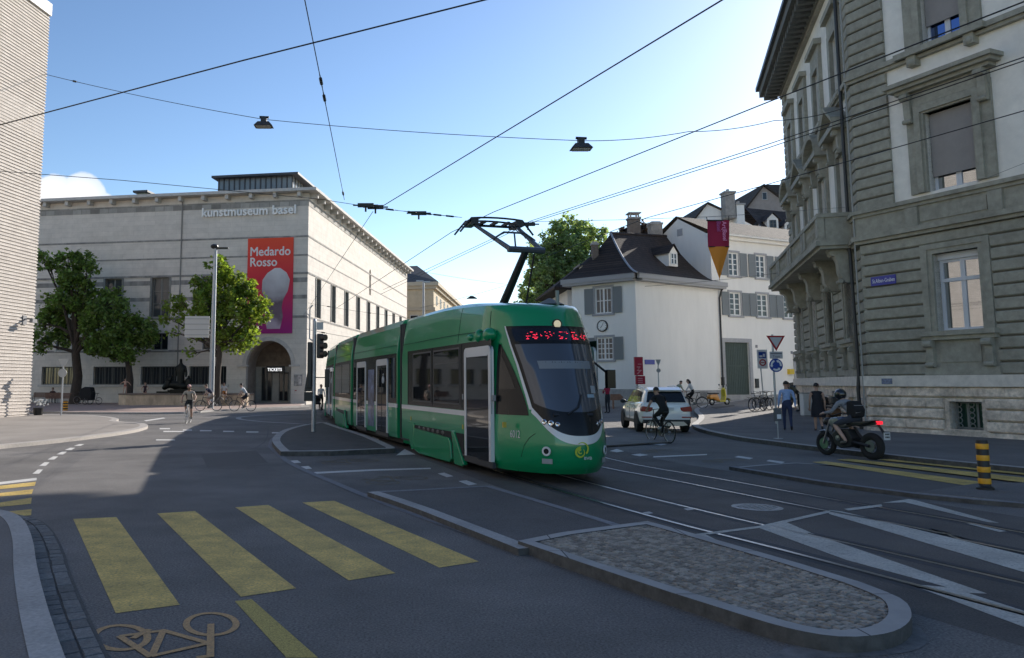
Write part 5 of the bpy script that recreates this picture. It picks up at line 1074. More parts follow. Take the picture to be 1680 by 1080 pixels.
def car(a,b,kind):
    """one articulated section between two joints; y runs forward from the rear joint"""
    d=(a-b).normalized(); L_=(a-b).length; A=Matrix(((-(-d.y),d.x,0,b.x),(-d.x,d.y,0,b.y),(0,0,1,0),(0,0,0,1))); T=TWI@A
    sec=[(-1.12,.28),(-1.15,.45),(-1.15,2.7),(-1.10,3.1),(-1.03,3.5),(-.9,3.7),(-.5,3.76)]; sec=sec+[(-x,z) for x,z in sec[::-1]]
    y0,y1=.3,L_-.3; q=MB(T); q.extr(sec,'y',y0,y1); bo=q.build('car_body',GREEN,tr,bevel=.02)
    for s in (1,-1):
        q=MB(T); spatch(q,s,y0+.02,y1-.02,1.27,2.72,1.156); q.build('window_band',TBLK,bo)
        if kind=='door':
            for c in (L_*.25,L_*.70): door(T,s,c-.78,c+.78,.36,2.60,bo)
            for u0,u1 in ((y0,L_*.25-.85),(L_*.25+.85,L_*.25+1.1),(L_*.70-1.1,L_*.70-.85),(L_*.7+.85,y1)): q=MB(T); spatch(q,s,u0,u1,1.15,1.26,1.157); q.build('white_stripe',TWHT,bo)
            c=L_*.475; q=MB(T); spatch(q,s,c-.45,c+.45,.45,2.3,1.160); q.build('advert_panel',AD,bo)
            sidewin('window',T,s,L_*.70+1.0,y1-.15,1.42,2.6,TGLS,bo,1.164); sidewin('window',T,s,y0+.15,L_*.25-1.0,1.42,2.6,TGLS,bo,1.164)
            q=MB(T@sideT(s,L_*.70+.2,1.95,1.174)); q.torus((0,0,0),.09,.016,16,6,'z'); q.ball((0.02,.17,0),(.035,.035,.006),8,6); q.tube([(0,.13,0),(0,.03,0),(.09,0,0)],.014,6); q.build('wheelchair_symbol',TWHT,bo)
        else:
            stripe(T,s,y0,y1,bo); n=max(2,int((y1-y0)/2)); 
            for k in range(n): u0=y0+.2+(y1-y0-.3)*k/n; sidewin('window',T,s,u0,u0+(y1-y0-.3)/n-.15,1.42,2.6,TGLS,bo,1.164)
            bogie(T,s,y0+.7,min(3.8,y1-y0-1.0),bo)
        q=MB(T); q.tube([(s*1.155,y0,2.95),(s*1.155,y1,2.95)],.005,4); q.build('panel_seam',DARKG,bo)
    q=MB(T); q.box(-.95,.95,y0,y1,.12,.3); q.build('underframe',DARKG,bo)
AD=M('advert_print',(.10,.13,.24),.35,var=.8,vscale=2.2,var2=.5,v2scale=6,coat=.4)
for i,k in enumerate(('door','bogie','door','bogie','door')): car(J[i],J[i+1],k)
# bellows
for i in range(len(J)-1):
    d1=Vector((.258,-.966)) if i==0 else (J[i-1]-J[i]).xy.normalized(); d=(d1+(J[i]-J[i+1]).xy.normalized()).normalized()
    q=MB(TWI@Matrix(((d.y,d.x,0,J[i].x),(-d.x,d.y,0,J[i].y),(0,0,1,0),(0,0,0,1))))
    for k in range(7):
        r=1.06 if k%2 else .98; q.box(-r,r,-.36+.1*k,-.27+.1*k,.3,3.55 if k%2 else 3.45)
    q.build('bellows',RUB,tr)
q=MB(); q.box(-.95,.95,.4,7.2,.12,.32); q.build('underframe',DARKG,tr)
for s in (1,):
    q=MB()
    for u,z in ((1.25,.86),(5.55,.86),(7.9,1.02)): spatch(q,s,u,u+.07,z,z+.10,1.158)
    q.build('warning_label',M('label_yellow',(.45,.36,.04),.5),tr)
    q=MB(); spatch(q,s,5.60,5.66,1.5,1.62,1.172); spatch(q,s,7.38,7.44,1.5,1.62,1.166); q.build('door_button',M('button_grey',(.25,.26,.27),.4),tr)
    q=MB(); q.box(1.10,1.17,.3,9.0-2.4,.30,.335); q.build('skirt_seal',RUB,tr)
    for u in (1.0,3.3,5.55): q=MB(); q.tube([(1.158,u,1.30),(1.158,u,2.70)],.008,4); q.build('panel_joint',DARKG,tr)
# wheels glimpsed under the covers
for u in (2.5,4.1):
    for s in (1,-1): q=MB(); q.lathe([(.3,s*.50),(.3,s*.62)],20,ax='x',T=Matrix.Translation((0,u,.3))); q.build('wheel',M('wheel_steel',(.2,.2,.2),.4,.8),tr)
# pantograph
foot=Vector((0,5.0,3.55)); knee=Vector((0,6.5,4.70)); head=Vector((0,4.6,5.68))
q=MB(); q.tube([foot+Vector((.05,-.15,-.2)),foot,knee],[.10,.10,.075],8); q.tube([foot+Vector((-.25,.75,-.2)),knee+Vector((-.16,.05,-.1))],.022,6); lo=q.build('pantograph_lower_arm',PBLK,tr)
q=MB(); q.tube([knee+Vector((.42,0,0)),knee+Vector((-.42,0,0))],.07,8); q.tube([knee+Vector((.36,0,0)),head+Vector((.54,.1,-.1))],[.06,.04],8); q.tube([knee+Vector((-.36,0,0)),head+Vector((-.54,.1,-.1))],[.06,.04],8)
a=knee.lerp(head,.34); q.tube([a+Vector((.5,0,0)),a+Vector((.25,0,.16)),a+Vector((-.25,0,.16)),a+Vector((-.5,0,0))],.025,6); q.tube([a+Vector((0,0,.17)),knee+Vector((.2,-.1,.05))],.02,6); q.tube([knee+Vector((-.4,0,0)),head+Vector((-.4,.1,-.1))],.012,5)
q.build('pantograph_upper_arm',DGREY,tr)
q=MB()
for dy in (-.2,.22):
    arcp=[(x,head.y+dy,head.z+.06-.035*(abs(x)/.8)**2*1.4-(.0 if abs(x)<.64 else (abs(x)-.64)*1.1)) for x in (-.92,-.84,-.75,-.64,-.45,-.22,0,.22,.45,.64,.75,.84,.92)]; q.tube(arcp,.024,6)
for x in (-.66,-.3,0,.3,.66): q.box(x-.03,x+.03,head.y-.2,head.y+.22,head.z-.07,head.z-.01)
q.tube([(-.6,head.y,head.z-.1),(.6,head.y,head.z-.1)],.032,6); q.box(.48,.66,head.y-.25,head.y+.27,head.z-.12,head.z+.02); q.box(-.66,-.48,head.y-.25,head.y+.27,head.z-.12,head.z+.02)
q.build('pantograph_head',PBLK,tr)
q=MB(); q.box(-.5,.5,4.5,5.6,3.4,3.55); q.box(-.3,-.1,5.6,6.0,3.4,3.6); q.build('pantograph_base',PBLK,tr); q=MB(); q.lathe([(.30,0),(.22,.04),(.1,.10),(.02,.14)],16,T=Matrix.Translation((-.2,7.2,3.45))); q.build('roof_dome',M('dome_grey',(.12,.13,.13),.6),tr)
q=MB(); q.tube([(-.25,7.45,3.3),(-.25,7.45,3.72)],.04,8); q.build('aerial',M('aerial_grey',(.22,.27,.25),.6),tr)
# ================================================================== TREES
BARK=M('bark',(.055,.045,.038),.95,var=.3,vscale=8,bump=.8,bscale=12,stretch=(1,1,.25))
def tree(name,label,loc,H,trunk_h,tr_r,blobs,leafmat,nleaf,lsize,limbs=7,seed=1,group=None,spread=1.15):
    rg_=np.random.default_rng(seed); rr=random.Random(seed); o=thing(name,label,'tree',loc,0,group)
    q=MB(); top=Vector((blobs[0][0]*.3,blobs[0][1]*.3,trunk_h+H*.25)); mid=Vector((rr.uniform(-.15,.15),rr.uniform(-.15,.15),trunk_h*.55))
    q.tube([(0,0,-.3),(0,0,.15),mid,(top.x*.5,top.y*.5,trunk_h),top],[tr_r*1.5,tr_r*1.1,tr_r*.92,tr_r*.8,tr_r*.35],10)
    fork=Vector((top.x*.5,top.y*.5,trunk_h))
    for i,b in enumerate(blobs):
        e=Vector(b[:3]); st=fork.lerp(top,rr.uniform(-.15,.7)); m_=st.lerp(e,.5)+Vector((rr.uniform(-.3,.3),rr.uniform(-.3,.3),rr.uniform(-.1,.5))); q.tube([st,m_,e],[tr_r*.42,tr_r*.26,tr_r*.09],6)
        for k in range(3):
            f=e+Vector((rr.uniform(-1,1)*b[3],rr.uniform(-1,1)*b[3],rr.uniform(-.6,.8)*b[4]))*.8; q.tube([m_.lerp(e,.4+.2*k),m_.lerp(f,.7)+Vector((0,0,.1)),f],[tr_r*.16,tr_r*.09,tr_r*.03],5)
    q.build('trunk',BARK,o,smooth=True,ang=60,merge=False)
    vol=np.array([b[3]*b[3]*b[4] for b in blobs]); n_=np.maximum(40,(nleaf*vol/vol.sum()).astype(int)); C=[]
    for b,n in zip(blobs,n_):
        # leaf tufts sit on twigs: small clusters around random points, mostly in the outer shell
        nt=max(8,n//38); d=rg_.normal(size=(nt,3)); d/=np.linalg.norm(d,axis=1)[:,None]; r=rg_.uniform(.35,1,nt)**.5; lump=1+.25*np.sin(d[:,0]*5+seed)*np.cos(d[:,2]*4+seed*2)
        tc_=d*(r*lump)[:,None]*np.array([b[3],b[3],b[4]])+np.array(b[:3]); idx=rg_.integers(0,nt,n); C.append(tc_[idx]+rg_.normal(size=(n,3))*lsize*spread)
    C=np.concatenate(C); n=len(C); a=rg_.normal(size=(n,3)); a[:,2]*=.6; a/=np.linalg.norm(a,axis=1)[:,None]; t=rg_.normal(size=(n,3)); b=np.cross(a,t); b/=np.linalg.norm(b,axis=1)[:,None]
    s=lsize*rg_.uniform(.4,1.4,n)[:,None]; nn=np.cross(a,b)*s*.22
    V=np.stack([C-a*s,C+b*s*.62+nn,C+a*s,C-b*s*.62+nn],1).reshape(-1,3); Fc=np.arange(4*n).reshape(n,4)
    me=bpy.data.meshes.new('crown'); me.vertices.add(4*n); me.vertices.foreach_set('co',V.ravel()); me.loops.add(4*n); me.loops.foreach_set('vertex_index',Fc.ravel()); me.polygons.add(n); me.polygons.foreach_set('loop_start',np.arange(0,4*n,4)); me.polygons.foreach_set('loop_total',np.full(n,4)); me.update(calc_edges=True); me.materials.append(leafmat)
    c=bpy.data.objects.new('crown',me); COL.objects.link(c); c.parent=o; return o
LF1=Mleaf("leaf_dark",(.125,.20,.055),.5,.45); LF2=Mleaf('leaf_bright',(.15,.22,.045),.45,.5); LF3=Mleaf("leaf_mid",(.19,.27,.15),.5,.55)
def pxblobs(Y,base,lst):
    o=[]
    for x,y,rx,ry,dy in lst:
        p=aty(x,y,Y); k=Y/F_PX; o.append((p.x-base[0],dy,p.z-base[2],rx*k*.93,ry*k*.93))
    return o
Y=68.; b=aty(122,660,Y); b=(b.x,Y,.1)
tree('maple_tree','dark green tree with thick trunk nearest the brick building',b,9,4.3,.42,pxblobs(Y,b,[(120,480,34,42,0),(85,505,26,38,1),(72,560,18,24,-1),(150,500,30,40,.5),(108,432,26,24,0),(80,430,20,18,-1),(128,428,18,22,1),(146,450,18,24,-.5),(165,525,26,30,-1),(95,545,26,20,1.5),(190,500,16,14,0),(140,560,20,16,1),(66,600-70,12,26,0),(175,485,20,18,1)]),LF1,11000,.175,seed=2)
Y=67.; b=aty(211,660,Y); b=(b.x,Y,.1)
tree('maple_tree','low dark tree with pollarded crown behind the fountain basin left end',b,6,3.7,.3,pxblobs(Y,b,[(190,545,28,30,0),(225,548,28,28,.5),(165,562,22,18,-.5),(245,560,16,22,0),(205,515,20,18,0),(160,580,14,12,.5),(215,580,20,14,-1),(150,540,14,14,0),(192,582,18,14,1)]),LF1,7500,.165,seed=5)
Y=62.; b=aty(356,662,Y); b=(b.x,Y,.1)
tree('maple_tree','sunlit yellow-green tree behind the lamp post',b,8,4.0,.27,pxblobs(Y,b,[(375,470,34,34,0),(350,455,26,26,.5),(395,500,34,34,-.5),(410,520,28,30,.5),(365,530,30,30,0),(345,500,28,36,-1),(380,555,34,24,.5),(420,500,16,24,1),(330,470,18,24,0),(360,432,22,12,0),(400,470,24,24,0),(410,560,18,14,-1),(430,498,8,20,0),(290,497,22,15,0),(275,522,16,12,.4),(305,528,14,16,-.3),(310,582,10,9,.2),(322,556,12,10,0),(285,545,9,8,0)]),LF2,11500,.16,seed=9)
Y=63.; b=aty(300,655,Y); b=aty(352,600,62.); 
tree('maple_sapling','sparse leafy branch spreading left over the bronze statue',(b.x-.9,62.6,.1),6,3.2,.1,pxblobs(62.6,(b.x-.9,62.6,.1),[(290,500,26,20,0),(275,525,20,18,.4),(305,530,18,26,-.3),(300,480,16,10,0),(322,560,12,14,0),(308,585,12,10,.2),(282,545,14,12,0)]),LF2,3600,.15,seed=11) if 0 else None
Y=62.; 
Y=78.; b=(aty(915,629,Y).x,Y,.5)
tree('lime_tree','large light green tree rising behind the white corner house',b,16,6,.6,pxblobs(Y,b,[(925,420,48,46,0),(950,385,32,28,1),(975,400,22,26,-1),(895,440,36,44,0),(880,475,34,36,1),(905,390,26,26,-1),(940,455,44,40,-1),(866,498,18,22,0),(930,368,22,15,0),(985,425,14,22,1),(905,500,40,30,0),(950,500,30,24,0),(880,420,20,24,0),(960,430,30,40,0),(895,470,30,40,-2),(830,565,40,50,2),(880,570,45,50,0),(770,590,45,34,4),(925,580,40,40,1)]),LF3,52000,.17,seed=4)
b=aty(1020,400,82); tree('garden_tree','small dark treetop between the chimneys of the corner house',(b.x,82,.5),12,9,.2,pxblobs(82,(b.x,82,.5),[(1026,377,8,7,0),(1054,376,9,9,0),(1060,384,8,6,0),(1022,384,6,5,0)]),Mleaf('leaf_purple',(.05,.035,.035),.3,.3),900,.17,seed=3)
# ================================================================== POSTS, SIGNS, LAMPS
GALV=M('galvanised',(.42,.43,.45),.45,.6,var=.1,vscale=3); SBK=M('sign_back',(.38,.39,.40),.5,.5); BLK=M('signal_black',(.012,.012,.013),.45); SRED=M('sign_red',lin((160,20,35)),.4); SWH=M('sign_face_white',(.72,.73,.75),.4); SBL=M('sign_face_blue',lin((18,62,150)),.4)
c=g(346,672.5); lp=thing('street_lamp','tall grey street lamp post with two heads before the sunlit tree','street lamp',(c.x,c.y,0))
h=aty(350,408,c.y).z
q=MB(); q.tube([(0,0,0),(0,0,h*.45),(.03,0,h)],[.21,.17,.12],12); q.build('post',GALV,lp,smooth=True)
q=MB(); q.ball((-.05,0,h+.15),(.28,.28,.18)); q.box(-.06,.06,-.06,.06,h-.1,h+.1); q.build('lamp_head',BLK,lp)
q=MB(); q.box(.1,.95,-.14,.14,h-.02,h+.08); q.box(0,.15,-.05,.05,h-.08,h+.05); q.build('lamp_head',BLK,lp)
a=aty(304,519,c.y)-Vector((c.x,c.y,0)); b=aty(344,554,c.y)-Vector((c.x,c.y,0))
dsn=thing('direction_sign','pale ribbed back of a direction sign fixed to the tall lamp post','sign',(c.x,c.y,0)); q=MB(); q.box(a.x,b.x-.05,-.05,0,b.z,a.z); q.build('panel',M('panel_pale',(.55,.55,.54),.5),dsn); q=MB(); 
for k in range(4): z=b.z+(a.z-b.z)*(k+.5)/4; q.box(a.x,0,-.09,-.05,z-.03,z+.03)
q.build('rail',SBK,dsn)
# left sign pole with backs of signs and a striped bollard
c=g(100,684.5); sp_=thing('sign_pole','leaning grey pole carrying a triangular and a round sign seen from behind','sign pole',(c.x,c.y,.1))
t=aty(104.5,589,c.y); dx=t.x-c.x; hz=t.z-.1
q=MB(); q.tube([(0,0,-.1),(dx,0,hz)],.045,8); q.build('pole',GALV,sp_)
q=MB(); q.extr([(dx-.3,hz),(dx+.3,hz),(dx,hz-.52)],'y',-.05,-.03); q.build('triangle_sign',SBK,sp_); q=MB(); q.lathe([(.24,-.05),(.24,-.03),(.01,-.03)],24,ax='y',T=Matrix.Translation((dx-.02,0,hz-.78))); q.build('round_sign',SBK,sp_)
BY=M('bollard_yellow',(.80,.38,.02),.5,var=.15,vscale=8); BBK=M('bollard_black',(.014,.014,.014),.5)
def bollard(label,loc,h,r):
    o=thing('bollard',label,'bollard',loc,0); n=8
    q=MB(); q.lathe([(r*1.5,0),(r*1.5,.03),(r*1.05,.06),(r,.07)]+[(r,h-.03),(r*.9,h),(.01,h)],20); q.build('post',BBK,o,smooth=True,ang=30)
    for k in range(4):
        z=h*(.14+.235*k)-.02; q=MB(); q.lathe([(r+.004,z),(r+.006,z+.005),(r+.006,z+h*.105),(r+.004,z+h*.11)],20); q.build('yellow_band',BY,o,smooth=True,ang=30)
c=g(1617,810); bollard('black and yellow striped bollard on the small island at the right',(c.x,c.y,.07),.82,.088)
c=g(107,676); bollard('black and yellow striped bollard beside the leaning sign pole',(c.x,c.y,.0),.72,.15)
# traffic signal on the island
c=g(514,709,.1); tl=thing('traffic_light','grey traffic signal pole with black three-lamp head on the island','traffic light',(c.x,c.y,.11))
k=c.y/F_PX; ht=aty(516,528,c.y).z-.11
q=MB(); q.tube([(0,0,0),(.0,0,ht)],.075,10); q.ball((0,0,ht),(.08,.08,.12),8,6); q.tube([(0,-.0,ht-.75),(-.18,0,ht-.62),(-.18,0,ht+.5),(-.08,0,ht+.62)],.03,6); q.tube([(-.18,0,ht+.2),(-.28,0,ht+.3),(-.3,0,ht+.45)],.02,6); q.build('pole',GALV,tl,smooth=True)
z0=aty(520,588,c.y).z-.11; z1=aty(520,548,c.y).z-.11
q=MB(); q.box(.10,.34,-.16,.1,z0,z1); hd=q.build('signal_head',BLK,tl,bevel=.03)
for j in range(3):
    zz=z0+(z1-z0)*(j+.5)/3; T=Matrix.Translation((.28,-.16,zz))@Matrix.Rotation(R(52),4,'Z')
    q=MB(); q.lathe([(.115,0),(.115,-.2)],16,ax='y',T=T); q.build('visor',BLK,hd,smooth=True); q=MB(); q.lathe([(.1,-.02),(.1,-.01),(.005,-.03)],16,ax='y',T=T); q.build('lens',M('dead_lens',(.03,.03,.03),.15),hd)
q=MB(); q.box(-.24,-.08,-.1,.1,z0-1.1,z1-.3); q.build('rear_head',BLK,tl,bevel=.03); q=MB(); q.box(.08,.32,-.05,-.02,ht-.3,ht-.02); q.build('number_plate',SBK,tl); q=MB(); q.extr([(-.34,z0-1.2),(-.06,z0-1.2),(-.1,z0-.55),(-.22,z0-.35)],'y',-.05,.05); q.box(-.34,-.04,-.1,.0,z0-1.55,z0-1.22); q.build('sign_back',BLK,tl)
q=MB(); q.box(.4,.56,-.1,.05,z0-1.05,z0-.4); q.tube([(0,0,z0-.7),(.45,0,z0-.7)],.02,6); q.build('pedestrian_head',BLK,tl,bevel=.02)
# roundabout / give way pole on the right pavement
c=g(1274,697,.12); Yp=c.y; rp=thing('sign_pole','grey pole with give way triangle and blue roundabout disc','sign pole',(c.x,Yp,.12))
tp=aty(1273,549,Yp).z-.12
q=MB(); q.tube([(0,0,0),(0,0,tp)],.045,10); q.build('pole',GALV,rp,smooth=True)
def pz_(x,y): p=aty(x,y,Yp-.06); return p.x-c.x,p.z-.12
a0,z_t=pz_(1257,551); a1,_=pz_(1287.5,551); am,z_b=pz_(1273,576)
def tri(mb,x0,x1,zt,zb,s,y0,y1): cx=(x0+x1)/2; cz=(2*zt+zb)/3; mb.extr([(cx+(x0-cx)*s,cz+(zt-cz)*s),(cx+(x1-cx)*s,cz+(zt-cz)*s),(cx,cz+(zb-cz)*s)],'y',y0,y1)
q=MB(); tri(q,a0,a1,z_t,z_b,1,-.08,-.06); y_=q.build('give_way_sign',SRED,rp); q=MB(); tri(q,a0,a1,z_t,z_b,.68,-.09,-.078); q.build('face',M('sign_face_grey',(.5,.52,.54),.5),y_)
b0,zt=pz_(1262.5,577); b1,zb=pz_(1284,588.5); q=MB(); q.box(b0,b1,-.08,-.06,zb,zt); pn=q.build('supplementary_plate',M('plate_palegrey',(.42,.43,.46),.5),rp); text('lettering','Tram',.14,M('plate_ink',(.06,.06,.08),.5),Matrix.Translation(((b0+b1)/2,-.082,zb+.04))@Matrix(((1,0,0,0),(0,0,-1,0),(0,1,0,0),(0,0,0,1))),pn,.001,'CENTER'); 
MB().box(b0+.03,b1-.03,-.083,-.08,zb+.2,zb+.23).build('text_line',M('plate_ink',(.06,.06,.08),.5),pn)
cx_,cz_=pz_(1273,599.5); rr_=abs(pz_(1284,599.5)[0]-cx_); q=MB(); q.lathe([(rr_,-.08),(rr_,-.06),(.01,-.06)],28,ax='y',T=Matrix.Translation((cx_,0,cz_))); rs_=q.build('roundabout_sign',SBL,rp)
q=MB()
for k_ in range(3):
    a_=R(90+120*k_+20); n=8
    for i in range(n):
        t0=a_+R(72)*i/n; t1=a_+R(72)*(i+1)/n; q.add([(cx_+r*math.cos(t),-.086,cz_+r*math.sin(t)) for r,t in ((rr_*.55,t0),(rr_*.82,t0),(rr_*.82,t1),(rr_*.55,t1))],[(0,1,2,3)])
    t=a_+R(72); q.add([(cx_+rr_*.42*math.cos(t),-.086,cz_+rr_*.42*math.sin(t)),(cx_+rr_*.95*math.cos(t),-.086,cz_+rr_*.95*math.sin(t)),(cx_+rr_*.7*math.cos(t+.42),-.086,cz_+rr_*.7*math.sin(t+.42))],[(0,1,2)])
q.build('arrows',SWH,rs_,fix=False)
c=g(1277,720,.12); q=MB(); q.tube([(0,0,0),(0,0,.75)],.02,8); q.lathe([(.14,0),(.14,.015),(.02,.02)],16); mp=thing('marker_post','thin grey post with a small plate near the pavement edge','marker post',(c.x,c.y,.12)); q.build('post',SBK,mp); MB().box(-.1,.1,-.05,.03,.55,.95).build('plate',M('plate_dark',(.10,.10,.11),.5),mp); MB().box(-.03,.1,-.055,-.05,.62,.76).build('sticker',SWH,mp)
# zone sign by the parked bicycles
c=g(1254,672,.4); Yz=c.y; gzv=gz(c.x,Yz)+.1; zp=thing('zone_sign','white zone sign board with a blue panel and red ring on a thin pole','sign',(c.x,Yz,gzv))
a=aty(1241,574,Yz); b=aty(1259,605,Yz)
q=MB(); q.tube([(0,0,0),(-.12,0,a.z-gzv-.1)],.035,8); q.build('pole',GALV,zp)
x0,x1,z0,z1=a.x-c.x,b.x-c.x,b.z-gzv,a.z-gzv; q=MB(); q.box(x0,x1,-.07,-.04,z0,z1); bd=q.build('board',SWH,zp)
w_=x1-x0; q=MB(); q.box(x0+w_*.14,x1-w_*.14,-.08,-.07,z0+(z1-z0)*.55,z0+(z1-z0)*.88); q.build('blue_panel',SBL,bd)
q=MB(); q.torus(((x0+x1)/2,-.078,z0+(z1-z0)*.32),w_*.28,.035,20,6,'y'); q.box((x0+x1)/2-w_*.18,(x0+x1)/2+w_*.18,-.082,-.07,z0+(z1-z0)*.30,z0+(z1-z0)*.34); q.build('red_ring',SRED,bd)
q=MB(); q.box(x0+w_*.2,x0+w_*.5,-.086,-.08,z0+(z1-z0)*.6,z0+(z1-z0)*.7); q.box(x0+w_*.55,x0+w_*.75,-.086,-.08,z0+(z1-z0)*.62,z0+(z1-z0)*.78); q.build('pictogram',SWH,bd)
# info stele and sign back in front of the corner house
c=aty(1047,640,50.); gv=gz(c.x,50)+.1; st=thing('info_stele','dark red information stele with a lower sign in front of the corner house','sign',(c.x,50,gv))
a=aty(1040,586,50);b=aty(1054.5,616,50); CR=M('stele_crimson',lin((150,18,50)),.45,var=.1,vscale=3)
q=MB(); q.box(a.x-c.x+.1,a.x-c.x+.2,-.05,.05,0,a.z-gv); q.build('post',SBK,st); q=MB(); q.box(a.x-c.x,b.x-c.x,-.12,.06,b.z-gv,a.z-gv); u_=q.build('upper_panel',CR,st)
q=MB(); w_=b.x-a.x; 
for k_ in range(7): q.box(a.x-c.x+w_*(.25+.1*(k_%3)),a.x-c.x+w_*(.45+.12*(k_%4)),-.125,-.12,b.z-gv+.08+.07*k_,b.z-gv+.12+.07*k_)
q.box(a.x-c.x+.2,b.x-c.x-.08,-.125,-.12,a.z-gv-.46,a.z-gv-.43); q.build('printed_marks',M('stele_pink',(.55,.3,.34),.5),u_)
a=aty(1042.5,617,49.8);b=aty(1058,630.5,49.8); q=MB(); q.box(a.x-c.x,b.x-c.x,-.3,-.15,b.z-gv,a.z-gv); l_=q.build('lower_panel',CR,st); q=MB()
for k_ in range(3): q.box(a.x-c.x+.12,b.x-c.x-.16,-.306,-.3,b.z-gv+.1+.12*k_,b.z-gv+.14+.12*k_)
q.build('printed_marks',M('stele_pink',(.55,.3,.34),.5),l_)
c=aty(1081,640,48.); gv=gz(c.x,48)+.1; t=aty(1081,590,48).z-gv; q=MB(); sb=thing('sign_pole','slim pole with backs of a triangle and a disc by the blank house wall','sign pole',(c.x,48,gv)); q.tube([(0,0,0),(0,0,t)],.035,8); q.build('pole',GALV,sb); q=MB(); q.extr([(-.16,t),(.16,t),(0,t-.42)],'y',-.06,-.04); q.build('triangle_sign',SBK,sb); q=MB(); q.lathe([(.13,-.06),(.13,-.04),(.01,-.04)],20,ax='y',T=Matrix.Translation((0,0,t-.66))); q.build('round_sign',SBK,sb)
c=aty(1012,648,52.); q=MB(); q.extr([(-.42,.55),(.2,.55),(.42,.75),(.2,.95),(-.42,.95)],'y',-.05,.05); q.box(-.3,-.2,-.04,.04,-.2,.55); tag(q.build('wooden_pointer',M('pointer_wood',(.22,.12,.08),.7,var=.2,vscale=6),loc=(c.x,52,gz(c.x,52))),'brown arrow-shaped board beside the corner house wall','sign')
# hanging street lamps, banner, wires
CAB=M('cable_black',(.012,.012,.013),.5)
LBp=Vector((-20.69,43.51,19.35)); RBp=Vector((17.2,30.0,12.6))
def span_at(x,y): return on_wall(x,y,LBp,RBp)
hl=[span_at(433,196),span_at(953,231)]
def cable(name,label,pts,r=.012,sag=0,kn=()):
    out=[]
    for a,b in zip(pts,pts[1:]):
        a=Vector(a);b=Vector(b); n=10
        for i in range(n): t=i/n; p=a.lerp(b,t); p.z-=sag*4*t*(1-t); out.append(p)
    out.append(Vector(pts[-1])); r*=.75; q=MB(); q.tube(out,r,5); o=thing(name,label,'overhead wire'); q.build('cable',CAB,o)
    for t in kn:
        i=t*(len(out)-1); a=out[int(i)]; b=out[min(int(i)+1,len(out)-1)]; d=(b-a).normalized(); p=a.lerp(b,i-int(i)); q=MB(); q.tube([p-d*.22,p-d*.12,p-d*.1,p+d*.1,p+d*.12,p+d*.22],[r*1.3,r*1.3,r*3.4,r*3.4,r*1.3,r*1.3],8); q.build('insulator',CAB,o)
    return o
cable('span_wire','long span wire from the brick wall to the corner building carrying both hanging lamps',[LBp,hl[0],hl[1],span_at(1130,216),span_at(1270,198),RBp],.022,.12,(.03,))
for p,l in zip(hl,('hanging street lamp on the span wire over the left carriageway','hanging street lamp on the span wire above the tram roof')):
    s=p.y/F_PX; o=thing('hanging_lamp',l,'street lamp',(p.x,p.y,p.z)); q=MB(); q.box(-.14,.14,-.14,.14,-.16,.1); q.tube([(-.22,0,.12),(.25,0,.1)],.06,6); q.build('bracket',BLK,o); q=MB(); q.add([(-.28,-.2,-.16),(.28,-.2,-.16),(.28,.2,-.16),(-.28,.2,-.16),(-.46,-.3,-.38),(.46,-.3,-.38),(.46,.3,-.38),(-.46,.3,-.38)],[(0,1,2,3),(4,7,6,5),(0,4,5,1),(1,5,6,2),(2,6,7,3),(3,7,4,0)]); q.build('lamp_head',M('lamp_shell',(.05,.05,.052),.5),o); q=MB(); q.box(-.36,.36,-.22,.22,-.42,-.385); q.build('lamp_glass',M('lamp_diffuser',(.35,.34,.32),.3),o)
zc=6.0
def gp(x,y,z=zc): v=g(x,y,z); return (v.x,v.y,z)
dirw=lambda a,b,k:tuple(Vector(a)+(Vector(a)-Vector(b))*k)
def wire(label,px,z=zc,r=.011,ext=.6,name='contact_wire',ext2=0,kn=(),z2=None):
    pts=[gp(x,y,z if z2 is None else z+(z2-z)*i/(len(px)-1)) for i,(x,y) in enumerate(px)]; pts=[dirw(pts[0],pts[1],ext)]+pts if ext else pts; pts=pts+[dirw(pts[-1],pts[-2],ext2)] if ext2 else pts; return cable(name,label,pts,r,0,kn)
wire('contact wire from the top right over the pantograph and down the tram street',[(1680,3),(1262,167),(810,348),(741,381),(600,474)],6.02,.013,.8,ext2=.8)
wire('lower of two close wires from the right edge toward the house trees',[(1680,100),(1260,243),(870,366),(700,447)],6.0,.011,.8,ext2=.8)
wire('upper of two close wires from the right edge toward the house trees',[(1680,94),(1260,237),(870,363),(705,440)],6.05,.011,.8,ext2=.8)
wire('single contact wire crossing the window of the corner building',[(1680,182),(1262,302),(1060,358),(1000,381)],6.0,.012,.8,ext2=2.5)
wire('contact wire from the top centre down to the clamp beside the museum',[(1185,0),(900,173),(620,343)],6.0,.013,.6)
wire('thin pull-off wire from the clamp down across the museum side wall',[(612,347),(560,425),(525,478),(510,500)],6.0,.010,0,'pull_off_wire',1.2)
wire('long contact wire rising from the left edge to the top centre',[(0,205),(400,99),(795,0)],6.0,.013,.5,ext2=.5)
wire('thin guy wire with insulators hanging from the top centre',[(500,0),(530,150),(565,328)],6.0,.009,.5,'guy_wire',kn=(.62,.68,.97))
wire('cross wire with insulators in front of the museum cornice',[(0,281),(200,296),(525,327),(615,341),(690,350),(758,357)],6.0,.009,.5,'cross_wire',kn=(.72,.8,.86,.9,.95))
wire('slack wire from the right edge past the upper window',[(1680,268),(1640,284)],7.0,.006,.5,'guy_wire',ext2=1)
cable('span_wire','thin wire from the pantograph clamp to the corner building holding the fabric banner',[gp(870,364),gp(1010,361),tuple(aty(1160,356,20.5)),tuple(aty(1197,354,20.8)),tuple(on_wall(1392,340,C0,(C0[0]+.307,C0[1]+.952)))],.008)
